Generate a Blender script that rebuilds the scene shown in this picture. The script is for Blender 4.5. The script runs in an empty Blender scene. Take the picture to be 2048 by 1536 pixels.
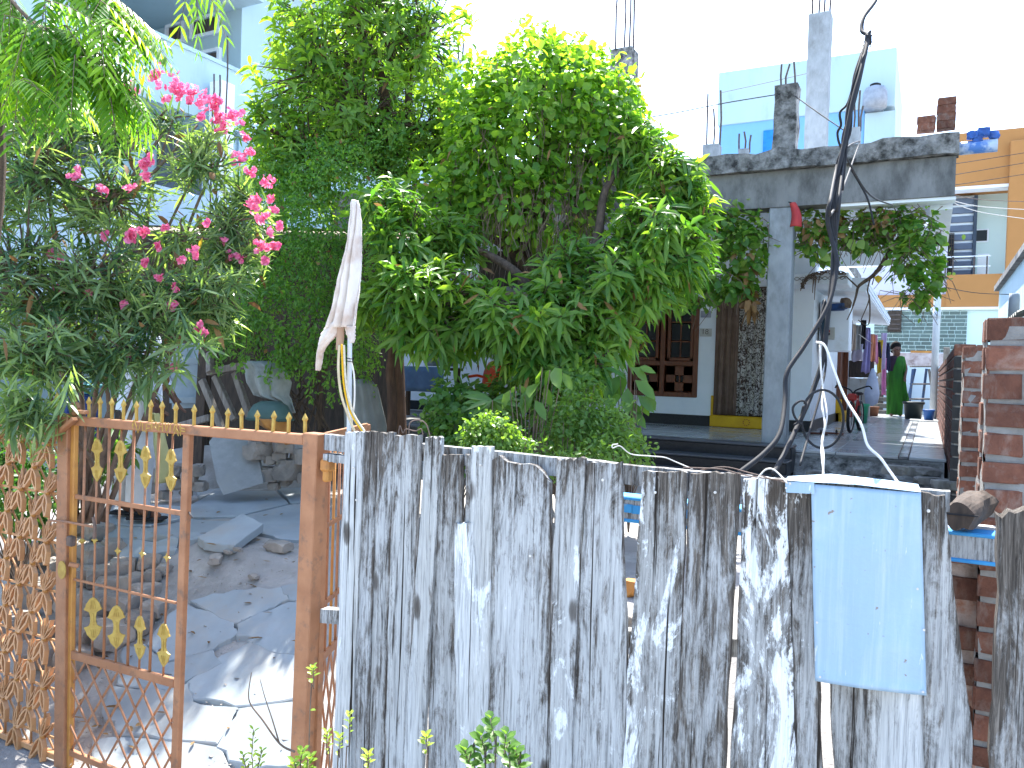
import bpy, bmesh, math, random
import numpy as np
from mathutils import Vector, Matrix

scene = bpy.context.scene
rnd = random.Random(7)
rng = np.random.default_rng(7)

# ---------------------------------------------------------------- camera
EYE = Vector((0.0, 0.0, 1.65))
F = 1600.0
def _basis():
    yaw = math.radians(27.5)
    fh = Vector((-math.sin(yaw), math.cos(yaw), 0))
    r0 = Vector((math.cos(yaw), math.sin(yaw), 0))
    p = math.atan(27.0 / F)
    f = fh * math.cos(p) - Vector((0, 0, 1)) * math.sin(p)
    u0 = r0.cross(f)
    a = 0.03
    r = r0 * math.cos(a) + u0 * math.sin(a)
    u = u0 * math.cos(a) - r0 * math.sin(a)
    return r.normalized(), u.normalized(), f.normalized()
RV, UV, FV = _basis()
cam_data = bpy.data.cameras.new('camera')
cam = bpy.data.objects.new('camera', cam_data)
scene.collection.objects.link(cam)
cam_data.sensor_width = 36.0
cam_data.lens = 36.0 * F / 2048.0
cam_data.clip_start = 0.05
cam_data.clip_end = 2000.0
m3 = Matrix((RV, UV, -FV)).transposed()
cam.matrix_world = Matrix.Translation(EYE) @ m3.to_4x4()
scene.camera = cam

# ---------------------------------------------------------------- light
SUN_AZ = Vector((-0.25, 0.60, 0)).normalized()      # horizontal direction towards the sun
SUN_EL = math.radians(59)
SUN_DIR = SUN_AZ * math.cos(SUN_EL) + Vector((0, 0, math.sin(SUN_EL)))
world = bpy.data.worlds.new("World")
scene.world = world
world.use_nodes = True
wn = world.node_tree
wn.nodes.clear()
w_out = wn.nodes.new('ShaderNodeOutputWorld')
w_bg = wn.nodes.new('ShaderNodeBackground')
w_sky = wn.nodes.new('ShaderNodeTexSky')
w_sky.sky_type = 'NISHITA'
w_sky.sun_disc = False
w_sky.sun_elevation = SUN_EL
w_sky.sun_rotation = math.atan2(SUN_AZ.x, SUN_AZ.y)
w_sky.air_density = 1.0
w_sky.dust_density = 1.2
w_sky.ozone_density = 1.0
w_bg.inputs['Strength'].default_value = 0.15
wn.links.new(w_sky.outputs[0], w_bg.inputs['Color'])
wn.links.new(w_bg.outputs[0], w_out.inputs['Surface'])
sun_data = bpy.data.lights.new('sun', 'SUN')
sun_data.energy = 4.0
sun_data.angle = math.radians(0.5)
sun_data.color = (1.0, 0.96, 0.89)
sun = bpy.data.objects.new('sun', sun_data)
scene.collection.objects.link(sun)
sun.rotation_euler = SUN_DIR.to_track_quat('Z', 'Y').to_euler()
sun.location = (-10, 12, 25)
scene.view_settings.view_transform = 'Standard'
scene.view_settings.look = 'None'
scene.view_settings.exposure = 2.3
scene.view_settings.gamma = 1.0
scene.view_settings.use_curve_mapping = False

# ---------------------------------------------------------------- pixel helpers (photograph 2048 x 1536)
def ray(px, py):
    return (FV + RV * ((px - 1024) / F) - UV * ((py - 768) / F))
def atD(px, py, d):
    return EYE + ray(px, py) * d
def atX(px, py, X):
    v = ray(px, py); return EYE + v * ((X - EYE.x) / v.x)
def atY(px, py, Y):
    v = ray(px, py); return EYE + v * ((Y - EYE.y) / v.y)
def atZ(px, py, Z):
    v = ray(px, py); return EYE + v * ((Z - EYE.z) / v.z)
def ground_z(x, y):
    if x > -0.6 and y > 2.2:
        pass
    if y < 2.55: z = -0.34
    elif y < 3.75: z = -0.34 + (y - 2.55) / 1.2 * 0.74
    elif y < 5.2: z = 0.44 + (y - 3.75) / 1.45 * 0.10
    elif y < 7.0: z = 0.54
    else: z = 0.54
    return z
def onG(px, py, lift=0.0):
    v = ray(px, py); t = 0.5
    for _ in range(4000):
        p = EYE + v * t
        if p.z <= ground_z(p.x, p.y) + lift: return p
        t += 0.01
    return p

# ---------------------------------------------------------------- object helpers
WLOC = {}
def tag(o, label=None, cat=None, group=None, kind=None):
    if label: o['label'] = label
    if cat: o['category'] = cat
    if group: o['group'] = group
    if kind: o['kind'] = kind
    return o
def thing(name, label, cat, loc=(0, 0, 0), group=None):
    o = bpy.data.objects.new(name, None)
    o.empty_display_size = 0.1
    o.location = loc
    WLOC[o.name] = Vector(loc)
    scene.collection.objects.link(o)
    return tag(o, label, cat, group)
def link(name, me, mat, parent=None, origin=(0, 0, 0), smooth=False):
    o = bpy.data.objects.new(name, me)
    if mat is not None:
        if len(me.materials) == 0: me.materials.append(mat)
    scene.collection.objects.link(o)
    WLOC[o.name] = Vector(origin)
    if parent is not None:
        o.parent = parent
        o.location = Vector(origin) - WLOC[parent.name]
    else:
        o.location = origin
    if smooth:
        me.shade_smooth()
    return o

class MB:
    def __init__(self): self.v = []; self.f = []
    def add(self, vs, fs):
        n = len(self.v)
        self.v += [tuple(p) for p in vs]
        self.f += [tuple(i + n for i in q) for q in fs]
        return self
    def hexa(self, p):     # p: 4 bottom (ccw from above) + 4 top
        return self.add(p, [(3, 2, 1, 0), (4, 5, 6, 7), (0, 1, 5, 4), (1, 2, 6, 5), (2, 3, 7, 6), (3, 0, 4, 7)])
    def box(self, c, s, ax=None, ch=0.0):
        c = Vector(c)
        X, Y, Z = ax if ax else (Vector((1, 0, 0)), Vector((0, 1, 0)), Vector((0, 0, 1)))
        hx, hy, hz = s[0] / 2, s[1] / 2, s[2] / 2
        if ch <= 0:
            P = []
            for z in (-hz, hz):
                for (x, y) in ((-hx, -hy), (hx, -hy), (hx, hy), (-hx, hy)):
                    P.append(c + X * x + Y * y + Z * z)
            return self.hexa(P)
        ch = min(ch, hx * .8, hy * .8, hz * .8)
        pts = {}
        vs = []
        for i, sx in enumerate((-1, 1)):
            for j, sy in enumerate((-1, 1)):
                for k, sz in enumerate((-1, 1)):
                    for a in range(3):
                        d = [hx - ch, hy - ch, hz - ch]
                        d[a] = (hx, hy, hz)[a]
                        pts[(i, j, k, a)] = len(vs)
                        vs.append(c + X * (sx * d[0]) + Y * (sy * d[1]) + Z * (sz * d[2]))
        fs = []
        g = lambda i, j, k, a: pts[(i, j, k, a)]
        for i in (0, 1):
            q = [g(i, 0, 0, 0), g(i, 1, 0, 0), g(i, 1, 1, 0), g(i, 0, 1, 0)]
            fs.append(tuple(q if i else q[::-1]))
            q = [g(0, i, 0, 1), g(0, i, 1, 1), g(1, i, 1, 1), g(1, i, 0, 1)]
            fs.append(tuple(q if i else q[::-1]))
            q = [g(0, 0, i, 2), g(1, 0, i, 2), g(1, 1, i, 2), g(0, 1, i, 2)]
            fs.append(tuple(q if i else q[::-1]))
        for i in (0, 1):
            for j in (0, 1):
                q = [g(i, j, 0, 0), g(i, j, 1, 0), g(i, j, 1, 1), g(i, j, 0, 1)]
                fs.append(tuple(q if (i == j) == False else q[::-1]))
                q = [g(i, 0, j, 0), g(i, 1, j, 0), g(i, 1, j, 2), g(i, 0, j, 2)]
                fs.append(tuple(q if (i == j) else q[::-1]))
                q = [g(0, i, j, 1), g(1, i, j, 1), g(1, i, j, 2), g(0, i, j, 2)]
                fs.append(tuple(q if (i == j) == False else q[::-1]))
        for i in (0, 1):
            for j in (0, 1):
                for k in (0, 1):
                    q = [g(i, j, k, 0), g(i, j, k, 1), g(i, j, k, 2)]
                    fs.append(tuple(q if (i + j + k) % 2 else q[::-1]))
        return self.add(vs, fs)
    def bar(self, a, b, w, h, up=(0, 0, 1), ch=0.0):
        a, b = Vector(a), Vector(b)
        d = b - a; L = d.length
        if L < 1e-6: return self
        d.normalize()
        up = Vector(up)
        if abs(d.dot(up)) > 0.98: up = Vector((0, 1, 0)) if abs(d.y) < .9 else Vector((1, 0, 0))
        s = d.cross(up).normalized(); u = s.cross(d).normalized()
        return self.box((a + b) / 2, (L, w, h), (d, -s, u), ch)
    def tube(self, pts, r, n=6, r2=None, cap=True):
        pts = [Vector(p) for p in pts]
        m = len(pts)
        if m < 2: return self
        rr = r if isinstance(r, (list, tuple)) else [r + ((r2 if r2 is not None else r) - r) * i / (m - 1) for i in range(m)]
        prev = None; rings = []
        for i, p in enumerate(pts):
            t = (pts[min(i + 1, m - 1)] - pts[max(i - 1, 0)])
            if t.length < 1e-9: t = Vector((0, 0, 1))
            t.normalize()
            if prev is None:
                a = Vector((0, 0, 1)) if abs(t.z) < .9 else Vector((1, 0, 0))
                s = t.cross(a).normalized()
            else:
                s = (prev - t * prev.dot(t))
                s = s.normalized() if s.length > 1e-6 else t.orthogonal().normalized()
            prev = s
            u = t.cross(s)
            rings.append([p + (s * math.cos(2 * math.pi * k / n) + u * math.sin(2 * math.pi * k / n)) * rr[i] for k in range(n)])
        vs = [q for ring in rings for q in ring]
        fs = []
        for i in range(m - 1):
            for k in range(n):
                k2 = (k + 1) % n
                fs.append((i * n + k, i * n + k2, (i + 1) * n + k2, (i + 1) * n + k))
        if cap:
            fs.append(tuple(range(n))[::-1]); fs.append(tuple((m - 1) * n + k for k in range(n)))
        return self.add(vs, fs)
    def lathe(self, c, prof, n=20, sx=1, sy=1, close=True):   # prof: [(r, z)]
        c = Vector(c); vs = []; fs = []
        for (r, z) in prof:
            for k in range(n):
                a = 2 * math.pi * k / n
                vs.append(c + Vector((r * sx * math.cos(a), r * sy * math.sin(a), z)))
        for i in range(len(prof) - 1):
            for k in range(n):
                k2 = (k + 1) % n
                fs.append((i * n + k, i * n + k2, (i + 1) * n + k2, (i + 1) * n + k))
        if close:
            fs.append(tuple(range(n))[::-1]); fs.append(tuple((len(prof) - 1) * n + k for k in range(n)))
        return self.add(vs, fs)
    def prism(self, poly, off):      # polygon (3d points, any plane) extruded by vector off
        poly = [Vector(p) for p in poly]; off = Vector(off); n = len(poly)
        vs = poly + [p + off for p in poly]
        fs = [tuple(range(n))[::-1], tuple(range(n, 2 * n))]
        for i in range(n):
            j = (i + 1) % n
            fs.append((i, j, j + n, i + n))
        return self.add(vs, fs)
    def grid(self, fn, nu, nv):
        vs = [fn(i / nu, j / nv) for j in range(nv + 1) for i in range(nu + 1)]
        fs = [(j * (nu + 1) + i, j * (nu + 1) + i + 1, (j + 1) * (nu + 1) + i + 1, (j + 1) * (nu + 1) + i) for j in range(nv) for i in range(nu)]
        return self.add(vs, fs)
    def center(self):
        n = len(self.v)
        return Vector((sum(p[0] for p in self.v) / n, sum(p[1] for p in self.v) / n, min(p[2] for p in self.v)))
    def mesh(self, name, origin=(0, 0, 0), fix=True):
        me = bpy.data.meshes.new(name)
        ox, oy, oz = origin
        me.from_pydata([(p[0] - ox, p[1] - oy, p[2] - oz) for p in self.v], [], self.f)
        if fix:
            bm = bmesh.new(); bm.from_mesh(me)
            bmesh.ops.recalc_face_normals(bm, faces=bm.faces)
            bm.to_mesh(me); bm.free()
        me.update()
        return me
    def build(self, name, mat, parent=None, smooth=False, origin=None):
        if origin is None: origin = self.center()
        return link(name, self.mesh(name, origin), mat, parent, origin, smooth)

def smooth_path(pts, sub=6):
    pts = [Vector(p) for p in pts]
    out = []
    for i in range(len(pts) - 1):
        p0 = pts[max(i - 1, 0)]; p1 = pts[i]; p2 = pts[i + 1]; p3 = pts[min(i + 2, len(pts) - 1)]
        for k in range(sub):
            t = k / sub
            out.append(0.5 * ((2 * p1) + (p2 - p0) * t + (2 * p0 - 5 * p1 + 4 * p2 - p3) * t * t + (3 * p1 - p0 - 3 * p2 + p3) * t ** 3))
    out.append(pts[-1])
    return out

# ---------------------------------------------------------------- materials
class NT:
    def __init__(self, name):
        self.m = bpy.data.materials.new(name); self.m.use_nodes = True
        self.t = self.m.node_tree; self.t.nodes.clear()
        self.out = self.n('ShaderNodeOutputMaterial')
        self.b = self.n('ShaderNodeBsdfPrincipled')
        self.t.links.new(self.b.outputs[0], self.out.inputs[0])
    def n(self, kind, **kw):
        x = self.t.nodes.new(kind)
        for k, v in kw.items(): setattr(x, k, v)
        return x
    def l(self, a, b): self.t.links.new(a, b)
    def coords(self, scale=(1, 1, 1), rand=True):
        tc = self.n('ShaderNodeTexCoord')
        mp = self.n('ShaderNodeMapping'); mp.inputs['Scale'].default_value = scale
        if rand:
            oi = self.n('ShaderNodeObjectInfo')
            mu = self.n('ShaderNodeMath', operation='MULTIPLY'); mu.inputs[1].default_value = 37.0
            ad = self.n('ShaderNodeVectorMath', operation='ADD')
            self.l(oi.outputs['Random'], mu.inputs[0])
            self.l(tc.outputs['Object'], ad.inputs[0]); self.l(mu.outputs[0], ad.inputs[1])
            self.l(ad.outputs[0], mp.inputs[0])
        else:
            self.l(tc.outputs['Object'], mp.inputs[0])
        return mp.outputs[0]
    def noise(self, vec, scale, detail=4, rough=.55, dist=0.0):
        x = self.n('ShaderNodeTexNoise')
        x.inputs['Scale'].default_value = scale; x.inputs['Detail'].default_value = detail
        x.inputs['Roughness'].default_value = rough; x.inputs['Distortion'].default_value = dist
        self.l(vec, x.inputs['Vector'])
        return x.outputs['Fac']
    def ramp(self, fac, stops):
        x = self.n('ShaderNodeValToRGB')
        e = x.color_ramp.elements
        while len(e) < len(stops): e.new(0.5)
        for i, (p, c) in enumerate(stops):
            e[i].position = p; e[i].color = (c[0], c[1], c[2], 1) if hasattr(c, '__len__') else (c, c, c, 1)
        self.l(fac, x.inputs[0])
        return x.outputs[0]
    def mix(self, fac, a, b, mode='MIX'):
        x = self.n('ShaderNodeMix', data_type='RGBA', blend_type=mode)
        for s, v in ((x.inputs[0], fac), (x.inputs[6], a), (x.inputs[7], b)):
            if hasattr(v, 'links'): self.l(v, s)
            elif hasattr(v, '__len__'): s.default_value = (v[0], v[1], v[2], 1)
            else: s.default_value = v
        return x.outputs[2]
    def bump(self, h, strength=.3, dist=.01):
        x = self.n('ShaderNodeBump'); x.inputs['Strength'].default_value = strength; x.inputs['Distance'].default_value = dist
        self.l(h, x.inputs['Height']); self.l(x.outputs[0], self.b.inputs['Normal'])
    def fin(self, col, rough=.8, metal=0.0, spec=.3):
        if hasattr(col, 'links'): self.l(col, self.b.inputs['Base Color'])
        else: self.b.inputs['Base Color'].default_value = (*col, 1)
        if hasattr(rough, 'links'): self.l(rough, self.b.inputs['Roughness'])
        else: self.b.inputs['Roughness'].default_value = rough
        self.b.inputs['Metallic'].default_value = metal
        self.b.inputs['Specular IOR Level'].default_value = spec
        return self.m

def simple(name, c1, c2=None, scale=6, rough=.75, bump=.25, bd=.004, stretch=(1, 1, 1), lo=.35, hi=.65, dirt=None, dscale=2.0, damt=(.55, .75), metal=0.0, spec=.3, rand=True, vary=0.0):
    t = NT(name)
    v = t.coords(stretch, rand)
    c2 = c2 or tuple(x * .75 for x in c1)
    n = t.noise(v, scale, 6, .6)
    col = t.ramp(n, [(lo, c1), (hi, c2)])
    if dirt:
        d = t.noise(v, dscale, 8, .68)
        k = t.ramp(d, [(damt[0], 0.0), (damt[1], 1.0)])
        col = t.mix(k, col, dirt)
    if vary:
        oi = t.n('ShaderNodeObjectInfo')
        k = t.ramp(oi.outputs['Random'], [(0, 1 - vary), (1, 1.0)])
        col = t.mix(1.0, col, k, 'MULTIPLY')
    if bump:
        t.bump(t.noise(v, scale * 5, 8, .7), bump, bd)
    return t.fin(col, rough, metal, spec)

M = {}
M['orange'] = simple('orange_paint', (.34, .155, .075), (.26, .11, .05), 9, .5, .3, .003, dirt=(.15, .085, .055), dscale=16, damt=(.53, .70), spec=.4)
M['grille_paint'] = simple('tan_orange_paint', (.52, .27, .12), (.42, .20, .085), 9, .42, .12, .002, dirt=(.22, .12, .06), dscale=14, damt=(.58, .78), spec=.5)
M['ochre'] = simple('ochre_paint', (.46, .22, .05), (.36, .15, .04), 10, .5, .12, .002, dirt=(.22, .12, .05), dscale=18, damt=(.6, .8))
M['gold'] = simple('gold_paint', (.42, .29, .065), (.32, .20, .04), 30, .5, .3, .002, dirt=(.25, .12, .04), dscale=25, damt=(.6, .85))
M['whitewall'] = simple('whitewash', (.80, .85, .90), (.73, .79, .86), 2.5, .85, .12, .004, dirt=(.52, .50, .47), dscale=1.3, damt=(.58, .82), rand=False)
M['paleblue'] = simple('pale_blue_wash', (.58, .70, .80), (.53, .66, .78), 1.5, .85, .1, .004, rand=False)
M['white_tower'] = simple('white_building_paint', (.42, .55, .60), (.38, .51, .565), .6, .85, .1, .004, stretch=(1, 1, .3), dirt=(.29, .39, .43), dscale=2.4, damt=(.55, .85), rand=False)
M['concrete'] = simple('grey_concrete', (.21, .21, .205), (.135, .137, .135), 4, .9, .5, .006, stretch=(1, 1, .45), dirt=(.055, .055, .052), dscale=3.4, damt=(.45, .68), rand=False)
M['concrete_pale'] = simple('pale_concrete', (.30, .325, .345), (.21, .23, .245), 7, .9, .45, .006, stretch=(1, 1, .5), dirt=(.13, .135, .135), dscale=4, damt=(.5, .76), rand=False)
M['cement_mossy'] = simple('mossy_cement', (.34, .335, .325), (.19, .187, .178), 9, .95, .9, .02, dirt=(.035, .035, .033), dscale=7, damt=(.40, .62), rand=False)
M['slate'] = simple('shahabad_slab', (.32, .36, .385), (.25, .285, .305), 3, .6, .25, .004, dirt=(.33, .315, .29), dscale=2.5, damt=(.5, .75), vary=.2)
M['rock'] = simple('field_stone', (.36, .32, .28), (.24, .22, .20), 5, .9, .7, .01, dirt=(.44, .41, .37), dscale=4, damt=(.55, .75), vary=.35)
M['earth'] = simple('packed_earth', (.33, .312, .295), (.24, .23, .218), 2.2, .95, .8, .02, dirt=(.40, .385, .36), dscale=3.5, damt=(.5, .7), rand=False)
M['mortar'] = simple('cement_mortar', (.27, .262, .25), (.19, .183, .175), 14, .95, .9, .012, rand=False)
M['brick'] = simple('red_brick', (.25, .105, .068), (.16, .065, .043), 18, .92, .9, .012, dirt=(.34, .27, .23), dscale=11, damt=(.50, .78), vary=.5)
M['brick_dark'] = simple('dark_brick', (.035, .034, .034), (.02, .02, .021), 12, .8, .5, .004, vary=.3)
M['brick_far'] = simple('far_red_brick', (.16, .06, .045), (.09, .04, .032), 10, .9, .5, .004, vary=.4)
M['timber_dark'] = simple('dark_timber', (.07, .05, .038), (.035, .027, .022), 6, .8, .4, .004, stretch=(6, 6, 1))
M['timber_grey'] = simple('grey_timber', (.22, .20, .18), (.12, .105, .09), 8, .85, .5, .004, stretch=(6, 6, 1))
M['teak'] = simple('varnished_teak', (.17, .052, .02), (.10, .03, .013), 5, .4, .15, .002, stretch=(8, 8, 1), spec=.4)
M['glass_dark'] = simple('dark_window_glass', (.018, .022, .028), (.012, .015, .02), 3, .2, 0, spec=.12)
M['black_tile'] = simple('black_granite', (.014, .016, .02), (.022, .025, .03), 40, .35, 0, spec=.25)
M['yellow'] = simple('turmeric_yellow_paint', (.70, .42, .015), (.60, .34, .012), 6, .55, .1, .002, dirt=(.45, .20, .02), dscale=8, damt=(.6, .8))
M['red'] = simple('faded_red_cloth', (.38, .055, .05), (.25, .03, .035), 12, .85, .3, .004)
M['cable'] = simple('black_cable', (.010, .011, .014), (.018, .019, .022), 20, .75, .1, .001)
M['wire_pale'] = simple('pale_wire', (.62, .60, .56), (.45, .43, .40), 30, .6, .1, .001)
M['wire_rust'] = simple('rusty_wire', (.15, .10, .08), (.08, .06, .05), 30, .7, .1, .001)
M['rebar'] = simple('rusty_rebar', (.11, .085, .075), (.06, .05, .048), 20, .8, .3, .002)
M['pvc'] = simple('white_pipe', (.66, .69, .72), (.56, .60, .64), 5, .5, .1, .002)
M['orange_wall'] = simple('ochre_wall', (.42, .20, .068), (.38, .18, .06), 1, .85, .1, .003, rand=False)
M['mint_wall'] = simple('mint_wall', (.60, .74, .72), (.56, .70, .69), 1, .85, .1, .003, rand=False)
M['tin'] = None
M['blue_paint'] = simple('blue_paint', (.03, .22, .50), (.05, .30, .60), 10, .6, .3, .003, dirt=(.34, .36, .38), dscale=9, damt=(.55, .66))
M['tarp_grey'] = simple('grey_tarpaulin', (.20, .215, .20), (.14, .15, .145), 4, .7, .4, .01)
M['sack_white'] = simple('dusty_white_sack', (.34, .37, .36), (.22, .24, .24), 6, .8, .5, .01, dirt=(.10, .10, .09), dscale=5, damt=(.55, .75))
M['bark'] = simple('bark', (.12, .085, .06), (.055, .04, .03), 10, .95, .9, .015, stretch=(3, 3, 1))
M['bark_brown'] = simple('red_brown_bark', (.095, .055, .034), (.05, .03, .02), 10, .95, .9, .012, stretch=(3, 3, .7))
M['twig'] = simple('dry_twig', (.19, .14, .105), (.10, .072, .055), 14, .95, .4, .003)
M['skin'] = simple('brown_skin', (.12, .055, .034), (.10, .045, .028), 8, .55, .05, .001, spec=.4)
M['hair'] = simple('black_hair', (.010, .009, .009), (.016, .014, .013), 30, .85, .2, .002, spec=.1)

def wood():
    t = NT('weathered_plank')
    oi = t.n('ShaderNodeObjectInfo')
    sepc = t.n('ShaderNodeSeparateColor'); t.l(oi.outputs['Color'], sepc.inputs[0])
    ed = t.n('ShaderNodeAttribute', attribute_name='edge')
    grain = t.noise(t.coords((46, 46, 2.4)), 1.0, 9, .66, 1.4)
    fine = t.noise(t.coords((120, 120, 5.0)), 1.0, 8, .7, .8)
    patch = t.noise(t.coords((19, 19, 5.0)), 1.0, 12, .78, .9)
    speck = t.noise(t.coords((110, 110, 34.0)), 1.0, 6, .75, .3)
    pale = t.ramp(fine, [(.36, (.275, .288, .295)), (.47, (.445, .463, .472)), (.66, (.595, .62, .632))])
    tone = t.ramp(t.noise(t.coords((4, 4, .8)), 1.0, 4, .5), [(.35, (.80, .78, .75)), (.65, (1, 1, 1))])
    pale = t.mix(1.0, pale, tone, 'MULTIPLY')
    pale = t.mix(1.0, pale, t.ramp(sepc.outputs[0], [(.1, (1, 1, 1)), (.6, (.70, .70, .71))]), 'MULTIPLY')
    dark = t.ramp(fine, [(.36, (.028, .024, .021)), (.50, (.075, .066, .058)), (.68, (.19, .17, .15))])
    def m(op, a, b):
        x = t.n('ShaderNodeMath', operation=op)
        for i, v in enumerate((a, b)):
            if hasattr(v, 'links'): t.l(v, x.inputs[i])
            else: x.inputs[i].default_value = v
        return x.outputs[0]
    k = m('ADD', m('ADD', m('MULTIPLY', patch, 1.0), m('MULTIPLY', grain, .75)), m('MULTIPLY', speck, .35))
    k = m('ADD', k, m('MULTIPLY', m('ADD', sepc.outputs[0], -.42), .62))
    k = m('ADD', k, m('MULTIPLY', ed.outputs['Fac'], .14))  # darker board sides paint in the shade of the gaps; tops are rot
    mr = t.n('ShaderNodeMapRange'); mr.inputs[1].default_value = 1.03; mr.inputs[2].default_value = 1.24
    t.l(k, mr.inputs[0])
    col = t.mix(mr.outputs[0], pale, dark)
    pn = m('ADD', m('MULTIPLY', t.noise(t.coords((9, 9, 3.2)), 1.0, 10, .72, .7), 1.0), m('MULTIPLY', speck, .22))
    pm = t.n('ShaderNodeMapRange'); pm.inputs[1].default_value = .90; pm.inputs[2].default_value = .95
    t.l(m('ADD', pn, m('MULTIPLY', sepc.outputs[1], .5)), pm.inputs[0])
    chalk = t.ramp(fine, [(.35, (.50, .53, .55)), (.55, (.68, .71, .73))])
    col = t.mix(pm.outputs[0], col, chalk)
    vo = t.n('ShaderNodeTexVoronoi'); vo.inputs['Scale'].default_value = 1.0
    t.l(t.coords((7.0, 7.0, 2.6)), vo.inputs['Vector'])
    kn = t.ramp(m('ADD', vo.outputs['Distance'], m('MULTIPLY', fine, .10)), [(.09, .9), (.15, .75), (.19, 0.0)])
    col = t.mix(kn, col, (.05, .04, .032))
    crack = t.ramp(t.noise(t.coords((55, 55, .9)), 1.0, 5, .55, 1.0), [(.32, 1.0), (.37, 0.0)])
    col = t.mix(crack, col, (.02, .016, .013))
    h = t.mix(.5, fine, grain)
    h2 = t.mix(crack, h, (0, 0, 0))
    t.bump(h2, .8, .008)
    return t.fin(col, .9, 0, .15)
M['wood'] = wood()

def tin():
    t = NT('grey_blue_tin_sheet')
    v = t.coords((1, 1, 1), False)
    n = t.noise(t.coords((16, 16, 1.5), False), 1.0, 6, .6)
    p = t.noise(v, 5, 6, .6)
    col = t.ramp(n, [(.3, (.235, .35, .47)), (.7, (.28, .40, .52))])
    k = t.ramp(p, [(.52, 0), (.74, .6)])
    col = t.mix(k, col, (.36, .46, .55))
    st = t.ramp(t.noise(t.coords((40, 40, 1.0), False), 1.0, 6, .7), [(.50, 0), (.72, .55)])
    col = t.mix(st, col, (.40, .49, .56))
    rr_ = t.ramp(t.noise(t.coords((9, 9, 1.6), False), 1.0, 8, .75), [(.60, 0), (.74, .5)])
    col = t.mix(rr_, col, (.20, .235, .27))
    sc_ = t.ramp(t.noise(t.coords((60, 60, 14), False), 1.0, 3, .5), [(.70, 0), (.73, .7)])
    col = t.mix(sc_, col, (.55, .60, .64))
    sp = t.ramp(t.noise(v, 55, 3, .5), [(.70, 0), (.76, 1)])
    col = t.mix(sp, col, (.2, .17, .15))
    t.bump(p, .6, .02)
    return t.fin(col, .55, .15, .4)
M['tin'] = tin()

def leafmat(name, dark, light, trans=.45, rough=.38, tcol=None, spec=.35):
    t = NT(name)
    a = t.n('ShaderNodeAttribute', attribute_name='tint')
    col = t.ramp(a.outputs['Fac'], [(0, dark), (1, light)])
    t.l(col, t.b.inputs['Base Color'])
    t.b.inputs['Roughness'].default_value = rough
    t.b.inputs['Specular IOR Level'].default_value = spec
    tr = t.n('ShaderNodeBsdfTranslucent')
    if tcol is None: tcol = (1.9, 1.9, .55)
    tc = t.mix(1.0, col, tcol, 'MULTIPLY')
    t.l(tc, tr.inputs[0])
    mx = t.n('ShaderNodeMixShader'); mx.inputs[0].default_value = trans
    t.l(t.b.outputs[0], mx.inputs[1]); t.l(tr.outputs[0], mx.inputs[2])
    t.l(mx.outputs[0], t.out.inputs[0])
    return t.m
M['mango_leaf'] = leafmat('mango_leaf', (0.05, 0.15, 0.032), (0.21, 0.34, 0.05), 0.5)
M['creeper_leaf'] = leafmat('creeper_leaf', (0.062, 0.18, 0.03), (0.24, 0.38, 0.055), 0.54)
M['fine_leaf'] = leafmat('small_leaf', (0.052, 0.16, 0.038), (0.16, 0.3, 0.055), 0.52)
M['oleander_leaf'] = leafmat('oleander_leaf', (.044, .108, .054), (.27, .38, .17), .42, .3, spec=.5)
M['neem_leaf'] = leafmat('neem_leaf', (0.042, 0.15, 0.02), (0.2, 0.36, 0.035), 0.56)
M['pothos_leaf'] = leafmat('money_plant_leaf', (0.058, 0.17, 0.032), (0.25, 0.36, 0.08), 0.5, .3)
M['shrub_leaf'] = leafmat('shrub_leaf', (0.034, 0.11, 0.03), (0.15, 0.26, 0.055), 0.44)
M['petal'] = leafmat('pink_petal', (.66, .085, .25), (.80, .28, .44), .4, .6, (1.2, 1, 1))
M['red_petal'] = leafmat('red_petal', (.55, .05, .03), (.65, .10, .05), .4, .6, (1.2, 1, 1))
M['dry_leaf'] = leafmat('dry_leaf', (.14, .075, .03), (.30, .18, .07), .3, .7, (1.1, 1, .8))
M['yellow_leaf'] = leafmat('yellow_leaf', (.55, .36, .02), (.68, .48, .04), .4, .6, (1.1, 1, .5))

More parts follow.
